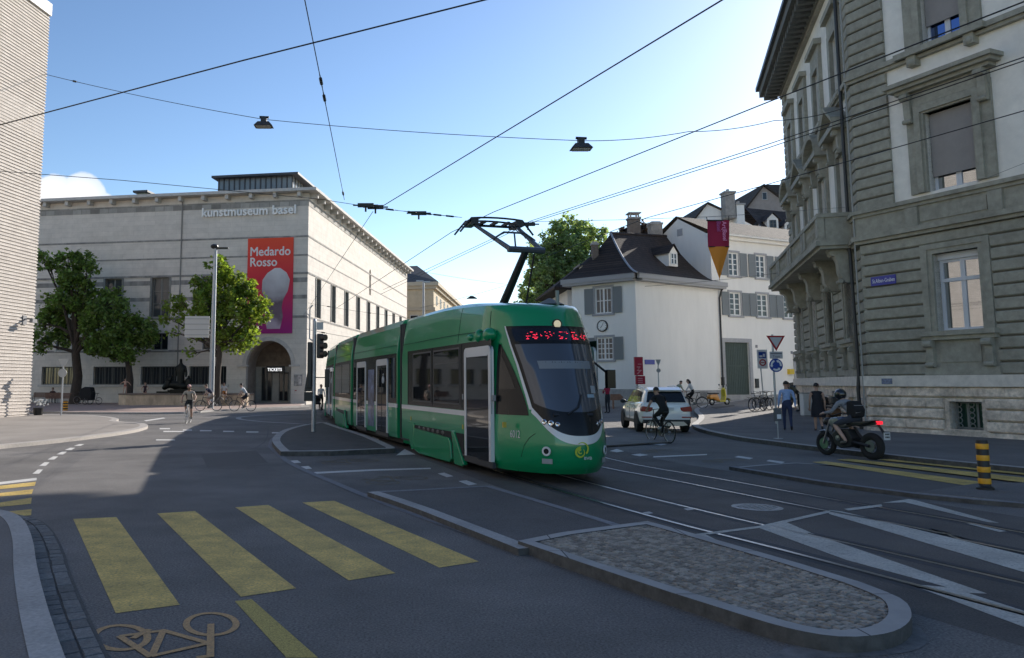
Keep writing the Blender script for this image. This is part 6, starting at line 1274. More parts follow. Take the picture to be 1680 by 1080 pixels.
# small lower wires far down the street
for i,(a,b,Ya,Yb,l) in enumerate((((505,497),(672,521),60,62,'thin cross wire low before the museum side windows'),((502,540),(640,560),44,46,'thin cross wire just above the tram rear'),((700,447),(865,470),62,70,'faint wire past the beige building'),((690,505),(850,462),50,60,'faint wire rising from the tram roof to the tree'),((1058,470),(1330,440),40,42,'faint wire across the blank house wall'))): cable('cross_wire',l,[tuple(aty(*a,Ya)),tuple(aty(*b,Yb))],.014,.1,(.2,.6) if i<2 else ())
for (x,y),l in (((600,336),'black wire clamp nearest the museum roof edge'),((616,339),'black wire clamp where the pull-off wire drops away'),((687,349),'black wire clamp hanging above the beige building roof'),((866,367),'black wire clamp on the double wire right of the pantograph')):
    p=gp(x,y+2,6.03); q=MB(); q.box(p[0]-.19,p[0]+.19,p[1]-.04,p[1]+.04,p[2]-.03,p[2]+.06); q.box(p[0]-.3,p[0]+.3,p[1]-.015,p[1]+.015,p[2],p[2]+.03); q.tube([(p[0],p[1],p[2]),(p[0],p[1],p[2]-.14)],.025,6); tag(q.build('wire_clamp',CAB),l,'wire clamp')
# fabric banner
Yb=20.6; a=aty(1160.5,362,Yb); b=aty(1197.5,405,Yb); tp_=aty(1177,460,Yb)
fb=thing('pennant_banner','crimson and orange pointed fabric banner hanging from a wire','banner',(a.x,Yb,0)); W_=b.x-a.x
q=MB(); q.grid(lambda u,v:(W_*u*(1-.02*v),.03*math.sin(u*5+v*2),a.z+(b.z-a.z)*v),8,8); q.build('crimson_cloth',M('cloth_crimson',lin((150,12,58)),.7),fb,fix=False,smooth=True)
q=MB(); q.grid(lambda u,v:(W_*.98*(u*(1-v)+.46*v),.03*math.sin(u*5+2+v*2),b.z+(tp_.z-b.z)*v),8,8); q.build('orange_cloth',M('cloth_orange',lin((215,135,40)),.7),fb,fix=False,smooth=True)
q=MB(); q.tube([(-.02,0,a.z),(W_+.02,0,a.z)],.02,6); q.tube([(0.02,0,b.z),(W_-.02,0,b.z)],.015,6); q.tube([(0,0,a.z),(-.02,0,a.z+.1)],.01,5); q.tube([(W_,0,a.z),(W_,0,a.z+.12)],.01,5); q.build('rod',CAB,fb)
VT=lambda x,z:Matrix.Translation((x,-.045,z))@Matrix(((0,1,0,0),(0,0,-1,0),(-1,0,0,0),(0,0,0,1)))
text('lettering','Art|Basel',.155,M('cloth_pink',lin((235,150,190)),.7),VT(W_*.66,a.z-.03),fb,.001,sx=.9,bold=.003); text('lettering','Basel',.155,M('cloth_mauve',lin((170,90,150)),.7),VT(W_*.40,a.z-.03),fb,.001,sx=.85,bold=.002)
# ================================================================== PEOPLE
SKIN=M('skin',(.42,.25,.18),.55,var=.06,vscale=9); SKIN2=M('skin_pale',(.52,.33,.25),.55,var=.06,vscale=9)
def cloth(n,c,r=.85): return M('cloth_'+n,c,r,var=.12,vscale=14,bump=.25,bscale=45)
HAIRD=M('hair_dark',(.02,.016,.013),.6,var=.3,vscale=40); HAIRB=M('hair_brown',(.08,.05,.03),.6,var=.3,vscale=40)
def skinmesh(verts,edges,root=0,sub=1):
    me=bpy.data.meshes.new('tmp'); me.from_pydata([v[0] for v in verts],edges,[]); o=bpy.data.objects.new('tmp',me); COL.objects.link(o)
    o.modifiers.new('s','SKIN'); o.modifiers['s'].use_smooth_shade=True
    for i,v in enumerate(verts): r=v[1]; r=r if isinstance(r,tuple) else (r,r); me.skin_vertices[0].data[i].radius=r; me.skin_vertices[0].data[i].use_root=(i==root)
    if sub: o.modifiers.new('u','SUBSURF').levels=sub; o.modifiers['u'].render_levels=sub
    dg=bpy.context.evaluated_depsgraph_get(); r=bpy.data.meshes.new_from_object(o.evaluated_get(dg)); bpy.data.objects.remove(o); return r
def person(label,loc,rz,j,mats,hair=HAIRD,hairkind='short',group=None,k=1.0,sex='m',sleeve='short',legs='long',extra=None,dress=False):
    """j: joints by name in the person's own axes (y forward, z up, metres); mats: skin, top, bottom, shoe"""
    D=dict(pel=(0,0,.95),wst=(0,0,1.10),chs=(0,.01,1.30),nck=(0,0,1.47),hd=(0,.03,1.62),tp=(0,.02,1.765),
      ls=(-.185,0,1.42),le=(-.25,-.03,1.13),lw=(-.26,.06,.88),rs=(.185,0,1.42),re=(.25,-.03,1.13),rw=(.26,.06,.88),
      lh=(-.095,0,.90),lk=(-.105,.03,.50),la=(-.105,-.02,.09),lt=(-.12,.17,.04),rh=(.095,0,.90),rk=(.105,.03,.50),ra=(.105,-.02,.09),rt=(.12,.17,.04)); D.update(j)
    V={n:Vector(p) for n,p in D.items()}; f=.92 if sex=='f' else 1.
    vs=[];es=[];ix={}
    def ad(n,p,r): ix[n]=len(vs); vs.append((tuple(p),r)); return ix[n]
    ad('pel',V['pel'],(.155,.125)); ad('wst',V['wst'],(.135*f,.105)); ad('chs',V['chs'],(.165*f,.125)); ad('nb',V['chs'].lerp(V['nck'],.62),(.125*f,.095)); ad('nck',V['nck'],.058)
    up=(V['tp']-V['hd']).normalized(); ad('jaw',V['hd']-up*.045,(.062,.07)); ad('hd',V['hd']+up*.02,(.078,.092)); ad('br',V['hd']+up*.085,(.076,.09)); ad('tp',V['tp']-up*.02,(.045,.055))
    for a,b in (('pel','wst'),('wst','chs'),('chs','nb'),('nb','nck'),('nck','jaw'),('jaw','hd'),('hd','br'),('br','tp')): es.append((ix[a],ix[b]))
    for s in 'lr':
        sh,el,wr=V[s+'s'],V[s+'e'],V[s+'w']; hand=(wr-el).normalized()
        ad(s+'s',sh,.066*f); ad(s+'u',sh.lerp(el,.5),.052*f); ad(s+'e',el,.043*f); ad(s+'f',el.lerp(wr,.35),.043*f); ad(s+'w',wr,.029); ad(s+'p',wr+hand*.06,(.04,.022))
        ad(s+'q',wr+hand*.095,(.036,.018))
        for a,b in (('nb',s+'s'),(s+'s',s+'u'),(s+'u',s+'e'),(s+'e',s+'f'),(s+'f',s+'w'),(s+'w',s+'p'),(s+'p',s+'q')): es.append((ix[a],ix[b]))
        h,kn,an,to=V[s+'h'],V[s+'k'],V[s+'a'],V[s+'t']
        ad(s+'h',h,.098); ad(s+'m',h.lerp(kn,.45),.084); ad(s+'k',kn,.058); ad(s+'c',kn.lerp(an,.3),.059); ad(s+'a',an,.040); ad(s+'o',an.lerp(to,.25)+Vector((0,0,-.02)),.044); ad(s+'t',to,.034)
        for a,b in (('pel',s+'h'),(s+'h',s+'m'),(s+'m',s+'k'),(s+'k',s+'c'),(s+'c',s+'a'),(s+'a',s+'o'),(s+'o',s+'t')): es.append((ix[a],ix[b]))
    me=skinmesh(vs,es)
    # the skeleton's stretches and the cloth each wears
    B=[]
    P=lambda n:Vector(vs[ix[n]][0])
    for a,b,m in (('pel','wst',2),('wst','chs',1),('chs','nb',1),('nb','nck',1),('nck','jaw',0),('jaw','tp',0)): B.append((P(a),P(b),m))
    for s in 'lr':
        B+=[(P('nb'),P(s+'s'),1),(P(s+'s'),P(s+'u'),1 if sleeve!='none' else 0),(P(s+'u'),P(s+'e'),1 if sleeve=='long' else 0),(P(s+'e'),P(s+'w'),1 if sleeve=='long' else 0),(P(s+'w'),P(s+'q'),0),
            (P('pel'),P(s+'h'),2),(P(s+'h'),P(s+'m'),2 if legs!='bare' else 0),(P(s+'m'),P(s+'k'),2 if legs in('long','knee') else 0),(P(s+'k'),P(s+'a'),2 if legs=='long' else 0),(P(s+'a'),P(s+'t'),3)]
    mi=[]
    for p in me.polygons:
        c=p.center; best=1e9;bm_=0
        for a,b,m in B:
            d=b-a; t=max(0,min(1,(c-a).dot(d)/max(d.dot(d),1e-9))); q=(c-(a+d*t)).length
            if q<best: best=q;bm_=m
        mi.append(bm_)
    bm=bmesh.new(); bm.from_mesh(me)
    for i,f_ in enumerate(bm.faces): f_.material_index=mi[i]; f_.smooth=True
    bm.to_mesh(me); bm.free()
    # fingers, thumb, nose and ears join the same mesh
    q=MB(); 
    for s,sg in (('l',-1),('r',1)):
        el,wr=V[s+'e'],V[s+'w']; h=(wr-el).normalized(); pd=Vector((0,0,1)).cross(h); pd=pd.normalized() if pd.length>.2 else Vector((0,1,0)); nn=h.cross(pd).normalized(); 
        curl=-nn if nn.z>0 else nn
        for i,(o,l) in enumerate(((-.03,.062),(-.010,.076),(.011,.072),(.03,.056))):
            b=wr+h*.085+pd*o; q.tube([b,b+h*l*.5+curl*.012,b+h*l*.8+curl*.04],[.0105,.0095,.007],5)
        b=wr+h*.03+pd*(-.034*sg); q.tube([b,b+h*.03-pd*.022*sg+curl*.015,b+h*.055-pd*.018*sg+curl*.035],[.013,.011,.008],5)
    fw=Vector((0,1,0)); fw=(fw-up*fw.dot(up)).normalized(); 
    if 'face' in j: fw=Vector(j['face']).normalized()
    sd_=fw.cross(up).normalized(); c=V['hd']+up*.02
    q.tube([c+fw*.085+up*.02,c+fw*.108-up*.018,c+fw*.09-up*.03],[.008,.016,.010],6)
    for s in (1,-1): q.ball(tuple(c+sd_*.082*s-up*.0),(.014,.024,.032),6,5)
    k0=len(me.vertices); bm=bmesh.new(); bm.from_mesh(me); nv=[bm.verts.new(v) for v in q.v]
    for f_ in q.f:
        try: ff=bm.faces.new([nv[i] for i in f_]); ff.material_index=0; ff.smooth=True
        except ValueError: pass
    bm.to_mesh(me); bm.free()
    for m in mats: me.materials.append(m)
    o=bpy.data.objects.new('person',me); COL.objects.link(o); o.location=loc; o.rotation_euler=(0,0,rz); o.scale=(k,k,k); tag(o,label,'person',group)
    # face details and hair
    if hairkind!='helmet':
        q=MB(); 
        def fn(u,v):
            a=2*math.pi*u; t=v*math.pi*.56; r=.012; p=Vector((math.sin(t)*math.cos(a),math.sin(t)*math.sin(a),math.cos(t))); front=max(0,math.sin(a)); t2=t*(1-.42*front) ; p=sd_*(math.sin(t2)*math.cos(a)*.094)+fw*(math.sin(t2)*math.sin(a)*.104)+up*(math.cos(t2)*.105); return tuple(c+up*.045+p+(-fw*.006))
        q.grid(fn,18,8)
        if hairkind=='long': q.tube([c-fw*.07+up*.05,c-fw*.10-up*.06,c-fw*.09-up*.22],[.075,.085,.05],10)
        if hairkind=='bun': q.ball(tuple(c-fw*.11+up*.06),.05,8,6)
        if hairkind=='cap': q.tube([c+fw*.07+up*.07,c+fw*.17+up*.055],[.07,.055],10)
        q.build('cap' if hairkind=='cap' else 'hair',hair,o,smooth=True,fix=False)
        q=MB(); 
        for s in (1,-1): q.ball(tuple(c+fw*.083+sd_*.033*s+up*.018),(.012,.012,.008),6,4)
        q.build('eye',M('eye_dark',(.03,.025,.02),.3),o); q=MB(); q.tube([c+fw*.083-sd_*.024-up*.062,c+fw*.090-up*.064,c+fw*.083+sd_*.024-up*.062],.006,5); q.build('mouth',M('lip',(.28,.12,.10),.5),o)
    if dress: q=MB(); q.lathe(dress,18); q.build('dress',mats[1],o,smooth=True)
    if extra: extra(o,c,fw,up,sd_,V)
    return o
# ================================================================== BICYCLES
TYRE=M('tyre',(.018,.018,.018),.85); RIM=M('bike_rim',(.4,.4,.42),.35,.8); 
def bicycle(label,loc,rz,fm,kind='city',basket=False,group='bicycles around the junction',tm=None):
    o=thing('bicycle',label,'bicycle',loc,rz,group); 
    for y in (-.52,.53):
        q=MB(); q.torus((0,y,.34),.325,.018,30,6,'x'); w=q.build('wheel',tm or TYRE,o,smooth=True); q=MB(); q.torus((0,y,.34),.302,.010,30,5,'x')
        for i in range(16): a=2*math.pi*i/16; q.tube([(.018*(-1)**i,y,.34),(0,y+.3*math.cos(a),.34+.3*math.sin(a))],.0022,3)
        q.lathe([(.022,-.04),(.022,.04)],8,ax='x',T=Matrix.Translation((0,y,.34))); q.build('rim',RIM,w)
    q=MB(); bb=(0,-.08,.29); st=(0,-.24,.80); h0=(0,.36,.86); h1=(0,.40,.72)
    q.tube([bb,st],.018,8); q.tube([st,h0] if kind!='step' else [(0,-.17,.55),h1],.017,8); q.tube([bb,h1],.020,8); q.tube([h0,h1],.022,8)
    for s in (1,-1): q.tube([bb,(s*.05,-.52,.34)],.011,6); q.tube([st,(s*.05,-.52,.34)],.009,6); q.tube([h1,(s*.05,.44,.55),(s*.05,.53,.34)],.013,6)
    q.build('frame',fm,o,smooth=True,merge=False)
    q=MB(); q.tube([(0,-.24,.78),(0,-.27,.92)],.014,6); q.extr([(-.42,.93),(-.41,.97),(-.20,.965),(-.10,.945),(-.12,.925)],'x',-.03,.03); q.box(-.08,.08,-.42,-.27,.93,.972); q.build('saddle',M('saddle_black',(.02,.02,.02),.6),o,bevel=.01)
    q=MB(); q.tube([h0,(0,.35,1.0)],.014,6)
    q.tube([(-.29,.24,1.04),(-.22,.36,1.03),(0,.37,1.01),(.22,.36,1.03),(.29,.24,1.04)],.012,6)
    for s in (1,-1): q.tube([(s*.29,.24,1.04),(s*.295,.15,1.035)],.017,6)
    q.build('handlebar',M('bar_black',(.03,.03,.03),.4),o)
    q=MB(); q.lathe([(.09,-.055),(.09,-.05),(.07,-.05)],16,ax='x',T=Matrix.Translation(bb)); q.tube([(.07,-.08,.29),(.08,.03,.19)],.011,5); q.tube([(-.07,-.08,.29),(-.08,-.19,.39)],.011,5); q.box(.07,.17,.0,.07,.17,.19); q.box(-.17,-.07,-.22,-.15,.38,.40); q.build('pedals',M('crank_grey',(.12,.12,.12),.4,.6),o)
    if kind!='sport':
        q=MB(); 
        for y in (-.52,.53): q.tube([(0,y+.36*math.cos(a),.34+.36*math.sin(a)) for a in np.linspace(.15 if y<0 else .4,2.9,10)],.016,5)
        q.build('mudguard',M('mudguard_grey',(.08,.08,.085),.4),o); q=MB(); q.box(-.07,.07,-.80,-.36,.72,.74); q.tube([(.05,-.76,.72),(.05,-.52,.36)],.006,4); q.tube([(-.05,-.76,.72),(-.05,-.52,.36)],.006,4); q.build('luggage_rack',M('bar_black',(.03,.03,.03),.4),o)
    if basket:
        q=MB(); z0,z1=.74,1.0
        for i in range(9): a=i/8; q.tube([(-.17+.34*a,-.78,z0),(-.2+.4*a,-.82,z1)],.006,4); q.tube([(-.17+.34*a,-.44,z0),(-.2+.4*a,-.40,z1)],.006,4); q.tube([(-.17,-.78+.34*a,z0),(-.2,-.82+.42*a,z1)],.006,4); q.tube([(.17,-.78+.34*a,z0),(.2,-.82+.42*a,z1)],.006,4)
        for z,e in ((z0,0),(.87,.5),(z1,1)): q.tube([(-.17-.03*e,-.78-.04*e,z),(.17+.03*e,-.78-.04*e,z),(.17+.03*e,-.44+.04*e,z),(-.17-.03*e,-.44+.04*e,z),(-.17-.03*e,-.78-.04*e,z)],.008,4)
        q.box(-.17,.17,-.78,-.44,z0-.01,z0); q.build('basket',M('basket_wire',(.12,.11,.10),.6),o)
    return o
RIDE=dict(pel=(0,-.27,1.0),wst=(0,-.20,1.13),chs=(0,-.05,1.31),nck=(0,.06,1.46),hd=(0,.13,1.59),tp=(0,.13,1.735),ls=(-.19,.03,1.41),rs=(.19,.03,1.41),le=(-.28,.08,1.17),re=(.28,.08,1.17),lw=(-.285,.19,1.06),rw=(.285,.19,1.06),
  lh=(-.1,-.25,.97),rh=(.1,-.25,.97),rk=(.115,.10,.66),ra=(.12,-.02,.27),rt=(.125,.13,.21),lk=(-.115,.12,.80),la=(-.12,-.24,.49),lt=(-.125,-.09,.42))
def up2(d,**k): e=dict(d); e.update(k); return e
# cyclist riding toward the camera
c=g(309,694.5); az=R(175)
bicycle('pale bicycle ridden toward the camera by the bearded cyclist',(c.x,c.y,0),math.pi+.10,M('bike_white',(.55,.55,.53),.4),'city',tm=M('tyre_pale',(.40,.39,.37),.7))
def ruck(o,c_,fw,up,sd_,V):
    q=MB(); 
    for s in (1,-1): q.tube([V['nck']+sd_*.09*s-up*.03-fw*.02,V['chs']+sd_*.11*s+fw*.135,V['wst']+sd_*.13*s+fw*.09],.022,6)
    q.build('rucksack_strap',M('strap_dark',(.05,.045,.04),.8),o)
    q=MB(); q.tube([c_+fw*.06-up*.06-sd_*.05,c_+fw*.095-up*.085,c_+fw*.06-up*.06+sd_*.05],[.03,.04,.03],8); q.build('beard',HAIRB,o); q=MB()
    for s in (1,-1): q.box(-.028,.028,-.008,.008,-.016,.016,T=Matrix.Translation(c_+fw*.095+sd_*.034*s+up*.02))
    q.build('sunglasses',M('sunglass',(.01,.01,.01),.1),o)
person('cyclist in pale shirt, dark shorts and pink cap riding toward the camera',(c.x,c.y,0),math.pi+.10,up2(RIDE,lk=(-.13,.10,.66),la=(-.13,-.02,.27),lt=(-.135,.13,.21),rk=(.13,.12,.80),ra=(.13,-.24,.49),rt=(.135,-.09,.42),chs=(0,-.1,1.33),nck=(0,-.02,1.49),hd=(0,.04,1.63),tp=(0,.03,1.775),ls=(-.2,-.04,1.44),rs=(.2,-.04,1.44),le=(-.31,.04,1.2),re=(.31,.04,1.2)),[SKIN,cloth('sand',(.42,.37,.31)),cloth('charcoal',(.02,.02,.022)),cloth('shoe_black',(.015,.015,.015))],cloth('pink_cap',(.45,.28,.27)),'cap',legs='knee',extra=ruck)
# two cyclists riding left past the fountain
c=g(398,675,.1); bicycle('dark bicycle ridden left past the museum entrance',(c.x,c.y,.1),R(88),M('bike_black',(.02,.02,.022),.4),'sport')
person('cyclist in white T-shirt and dark shorts riding left',(c.x,c.y,.1),R(88),RIDE,[SKIN2,cloth('white',(.62,.62,.62)),cloth('navy',(.02,.022,.035)),cloth('shoe_white',(.55,.55,.55))],HAIRD,legs='knee')
c=g(342,674.5,.1); bicycle('dark bicycle ridden left behind the lamp post',(c.x,c.y,.1),R(90),M('bike_black',(.02,.02,.022),.4),'sport')
person('cyclist in navy T-shirt riding left behind the lamp post',(c.x,c.y,.1),R(90),up2(RIDE,chs=(0,-.02,1.28),nck=(0,.12,1.42),hd=(0,.19,1.55),tp=(0,.2,1.695),ls=(-.19,.1,1.37),rs=(.19,.1,1.37)),[SKIN2,cloth('navy_top',(.025,.03,.06)),cloth('beige',(.35,.28,.24)),cloth('shoe_black',(.015,.015,.015))],HAIRB,legs='knee')
# black-clad cyclist behind the white car
a=g(1096,729); b=g(1072,722.5); c=(a+b)/2; hd_=(b-a); rz=math.atan2(-hd_.x,hd_.y)
rz=R(14); bicycle('black bicycle ridden away beside the white car',(c.x,c.y,0),rz,M('bike_black',(.02,.02,.022),.4),'sport')
person('cyclist all in black riding away behind the white car',(c.x,c.y,0),rz,up2(RIDE,hd=(0,.16,1.57),tp=(0,.17,1.72),lw=(-.29,.2,1.06),le=(-.30,.06,1.2)),[SKIN,cloth('black',(.012,.012,.014)),cloth('black_trouser',(.012,.012,.013)),cloth('shoe_white',(.5,.5,.5))],HAIRD,sleeve='short',legs='long')
# man in blue shirt, woman in black dress
c=g(1293,707,.12); gzv=gz(c.x,c.y)+.12
person('man in light blue shirt and navy trousers walking away',(c.x,c.y,gzv),R(-24),dict(pel=(0,0,.93),lk=(-.10,.12,.50),la=(-.10,.10,.09),lt=(-.11,.29,.05),rk=(.10,.0,.49),ra=(.11,-.30,.17),rt=(.12,-.18,.04),rh=(.1,-.02,.88),lh=(-.1,.01,.88),lw=(-.27,.10,.87),rw=(.27,-.06,.87),re=(.26,-.08,1.13)),[SKIN,cloth('sky_blue',(.27,.38,.62)),cloth('navy_trouser',(.025,.035,.085)),cloth('shoe_black',(.015,.015,.015))],HAIRD,sleeve='long',k=1.02)
c=g(1343,707.5,.12); gzv=gz(c.x,c.y)+.12
person('woman in knee-length black dress with hair in a bun walking away',(c.x,c.y,gzv),R(-20),dict(lk=(-.08,.03,.49),la=(-.08,.02,.10),lt=(-.085,.19,.04),rk=(.09,.0,.48),ra=(.10,-.27,.19),rt=(.11,-.18,.05),lw=(-.25,.06,.88),rw=(.25,-.0,.88)),[SKIN,cloth('black_dress',(.014,.014,.020)),cloth('black_dress',(.014,.014,.020)),cloth('sandal',(.03,.03,.035))],HAIRD,'bun',sex='f',sleeve='none',legs='bare',k=.98,dress=[(.11,1.40),(.175,1.30),(.155,1.10),(.19,.95),(.215,.75),(.225,.52),(.20,.52)])
# man bending over the dark small car, people by the white houses
c=aty(1311,655,42); gv=gz(c.x,42)+.12
person('man in camouflage jacket leaning over the dark small car',(c.x,42,gv),R(60),dict(wst=(0,.12,1.08),chs=(0,.28,1.2),nck=(0,.40,1.3),hd=(0,.50,1.4),tp=(0,.56,1.53),ls=(-.18,.36,1.27),rs=(.18,.36,1.27),le=(-.22,.5,1.02),re=(.22,.5,1.02),lw=(-.2,.7,.92),rw=(.2,.7,.92)),[SKIN,M('camouflage',(.12,.115,.085),.9,var=.6,vscale=7),cloth('black_trouser',(.012,.012,.013)),cloth('shoe_black',(.015,.015,.015))],HAIRB,sleeve='long')
c=aty(997,660,46); gv=gz(c.x,46)
person('woman with long dark hair and red top holding a phone beside the tram nose',(c.x,46,gv+.05),R(120),dict(le=(-.22,.12,1.14),lw=(-.1,.3,1.28),re=(.22,.12,1.14),rw=(.05,.3,1.26)),[SKIN,cloth('crimson',(.30,.03,.04)),cloth('dark_jeans',(.02,.022,.03)),cloth('shoe_black',(.015,.015,.015))],HAIRD,'long',sex='f',sleeve='long')
c=aty(1110,655,51); gv=gz(c.x,51)+.1
person('man in pale green shirt bending beside the blank house wall',(c.x,51,gv),R(-75),dict(wst=(0,.05,1.1),chs=(0,.16,1.26),nck=(0,.26,1.38),hd=(0,.34,1.49),tp=(0,.40,1.62),ls=(-.18,.22,1.35),rs=(.18,.22,1.35),le=(-.23,.32,1.1),re=(.23,.32,1.1),lw=(-.2,.5,1.0),rw=(.2,.5,1.0)),[SKIN,cloth('pale_green',(.33,.37,.28)),cloth('brown_trouser',(.07,.04,.035)),cloth('shoe_black',(.015,.015,.015))],HAIRD,sleeve='long')
c=aty(1128,662,48.5); gv=gz(c.x,48.5)+.1
bicycle('city bicycle with rear basket held by the woman in white top',(c.x+.35,48.5,gv),R(72),M('bike_black',(.02,.02,.022),.4),'step',True)
person('woman in white top and black trousers sitting on a city bicycle',(c.x+.1,48.5,gv),R(72),up2(RIDE,pel=(0,-.25,.98),chs=(0,-.12,1.31),nck=(0,-.04,1.47),hd=(0,.03,1.6),tp=(0,.03,1.745),ls=(-.18,-.06,1.41),rs=(.18,-.06,1.41),rk=(.14,.0,.55),ra=(.17,-.05,.12),rt=(.18,.12,.05)),[SKIN2,cloth('white',(.62,.62,.62)),cloth('black_trouser',(.012,.012,.013)),cloth('shoe_black',(.015,.015,.015))],HAIRD,'long',sex='f',sleeve='long')
# people at the fountain and on the bench
FY=64.
def at(x,y,Y,z): p=aty(x,y,Y); return (p.x,Y,z)
person('child in swimwear standing on the fountain rim with arms spread',at(205,643,64.4,.95),R(190),dict(le=(-.38,.0,1.32),lw=(-.55,.05,1.12),re=(.38,.0,1.32),rw=(.55,.05,1.12),lk=(-.14,.05,.5),la=(-.17,0,.09),rk=(.14,.05,.5),ra=(.17,0,.09)),[SKIN2,SKIN2,cloth('red_trunks',(.3,.10,.09)),SKIN2],HAIRB,sleeve='none',legs='bare',k=.72)
person('woman in dark bikini standing in the fountain basin',at(238,645,65.6,.25),R(178),dict(le=(-.30,.05,1.2),re=(.30,.05,1.2),lw=(-.2,.2,1.05),rw=(.2,.2,1.05)),[SKIN2,cloth('dark_bikini',(.04,.02,.03)),cloth('dark_bikini',(.04,.02,.03)),SKIN2],HAIRB,'long',sex='f',sleeve='none',legs='bare',k=.95)
SIT=dict(pel=(0,-.05,.55),wst=(0,-.08,.70),chs=(0,-.06,.90),nck=(0,-.02,1.07),hd=(0,.02,1.21),tp=(0,.02,1.355),ls=(-.185,-.03,1.01),rs=(.185,-.03,1.01),le=(-.25,.0,.75),re=(.25,.0,.75),lw=(-.16,.25,.66),rw=(.16,.25,.66),lh=(-.1,.0,.53),rh=(.1,.0,.53),lk=(-.12,.42,.55),rk=(.12,.42,.55),la=(-.12,.45,.12),ra=(.12,.45,.12),lt=(-.12,.6,.05),rt=(.12,.6,.05))
person('person in white shirt and orange shorts sitting on the fountain rim',at(367,647,62.8,.55),R(200),SIT,[SKIN,cloth('white',(.62,.62,.62)),cloth('orange',(.45,.13,.03)),cloth('shoe_white',(.5,.5,.5))],HAIRD,legs='knee')
c=at(368,668,62.2,.1); bicycle('bicycle standing before the person in orange shorts',c,R(150),M('bike_black',(.02,.02,.022),.4),'city')
person('person in dark clothes sitting on the bench under the trees',at(86,655,70.2,.1),R(215),SIT,[SKIN,cloth('brown',(.08,.05,.045)),cloth('black_trouser',(.012,.012,.013)),cloth('shoe_black',(.015,.015,.015))],HAIRD)
# person pushing a stroller behind the signal pole
c=g(522,673,.02); person('person in white shirt pushing a stroller behind the signal pole',(c.x+.15,c.y+.3,.0),R(195),dict(le=(-.22,.1,1.14),re=(.22,.1,1.14),lw=(-.2,.32,1.02),rw=(.2,.32,1.02)),[SKIN,cloth('white',(.62,.62,.62)),cloth('black_trouser',(.012,.012,.013)),cloth('shoe_black',(.015,.015,.015))],HAIRD,sleeve='long')
s_=thing('stroller','black child stroller pushed beside the signal pole','stroller',(c.x,c.y-.45,0),R(190))
q=MB(); 
for x in (-.24,.24):
    for y in (-.3,.38): q.torus((x,y,.13),.11,.025,16,6,'x')
q.build('wheel',TYRE,s_); q=MB()
for x in (-.24,.24): q.tube([(x,.38,.14),(x,-.1,.6),(x,-.5,1.03)],.015,6); q.tube([(x,-.3,.14),(x,.05,.55)],.015,6)
q.tube([(-.24,-.5,1.03),(.24,-.5,1.03)],.018,6); q.build('frame',M('bar_black',(.03,.03,.03),.4),s_)
q=MB(); q.extr([(-.2,.45),(.35,.42),(.42,.52),(.0,.6),(-.12,1.0),(-.3,.98)],'x',-.2,.2); q.extr([(-.3,.95),(-.1,1.05),(.12,.98),(.2,.85),(-.1,.8)],'x',-.22,.22); q.build('seat',cloth('black',(.012,.012,.014)),s_,bevel=.03)
# parked bicycles by the zone sign
for i,(x,dy,rz,l,fm) in enumerate(((1243,.0,-55,'silver bicycle leaning leftmost below the zone sign',M('bike_silver',(.3,.3,.31),.4,.5)),(1252,.5,-62,'black bicycle parked in the middle below the zone sign',M('bike_black',(.02,.02,.022),.4)),(1262,.9,-48,'cream bicycle parked nearest the sign pole',M('bike_white',(.55,.55,.53),.4)))):
    c=aty(x,672,43.5+dy); bicycle(l,(c.x,43.5+dy,gz(c.x,43.5+dy)+.12),R(rz),fm,'city',group='bicycles parked below the zone sign')
# dark covered bicycles left of the fountain
c=at(136,663,66.6,.1); bicycle('dark bicycle parked beside the thick tree trunk',c,R(85),M('bike_black',(.02,.02,.022),.4),'city')
c=at(152,663,66.3,.1); o=thing('cargo_bicycle','black hooded cargo tricycle parked between the trees','cargo bicycle',c,R(80))
for y,x in ((-.55,0),(.45,.4),(.45,-.4)):
    q=MB(); q.torus((x,y,.3),.28,.022,24,6,'x'); w=q.build('wheel',TYRE,o); q=MB()
    for i in range(10): a=2*math.pi*i/10; q.tube([(x,y,.3),(x,y+.26*math.cos(a),.3+.26*math.sin(a))],.004,3)
    q.build('spokes',RIM,w)
q=MB(); q.extr([(.0,.35),(.9,.35),(1.05,.9),(.95,1.3),(.6,1.45),(.1,1.4),(-.05,.9)],'x',-.34,.34); q.build('hooded_box',cloth('black',(.012,.012,.014)),o,bevel=.06); q=MB(); q.tube([(0,-.55,.3),(0,-.1,.4),(0,.1,.4)],.03,6); q.tube([(0,-.3,.35),(0,-.4,.9)],.02,6); q.box(-.08,.08,-.5,-.3,.9,.95); q.tube([(-.25,-.05,1.05),(.25,-.05,1.05)],.015,6); q.build('frame',M('bar_black',(.03,.03,.03),.4),o)
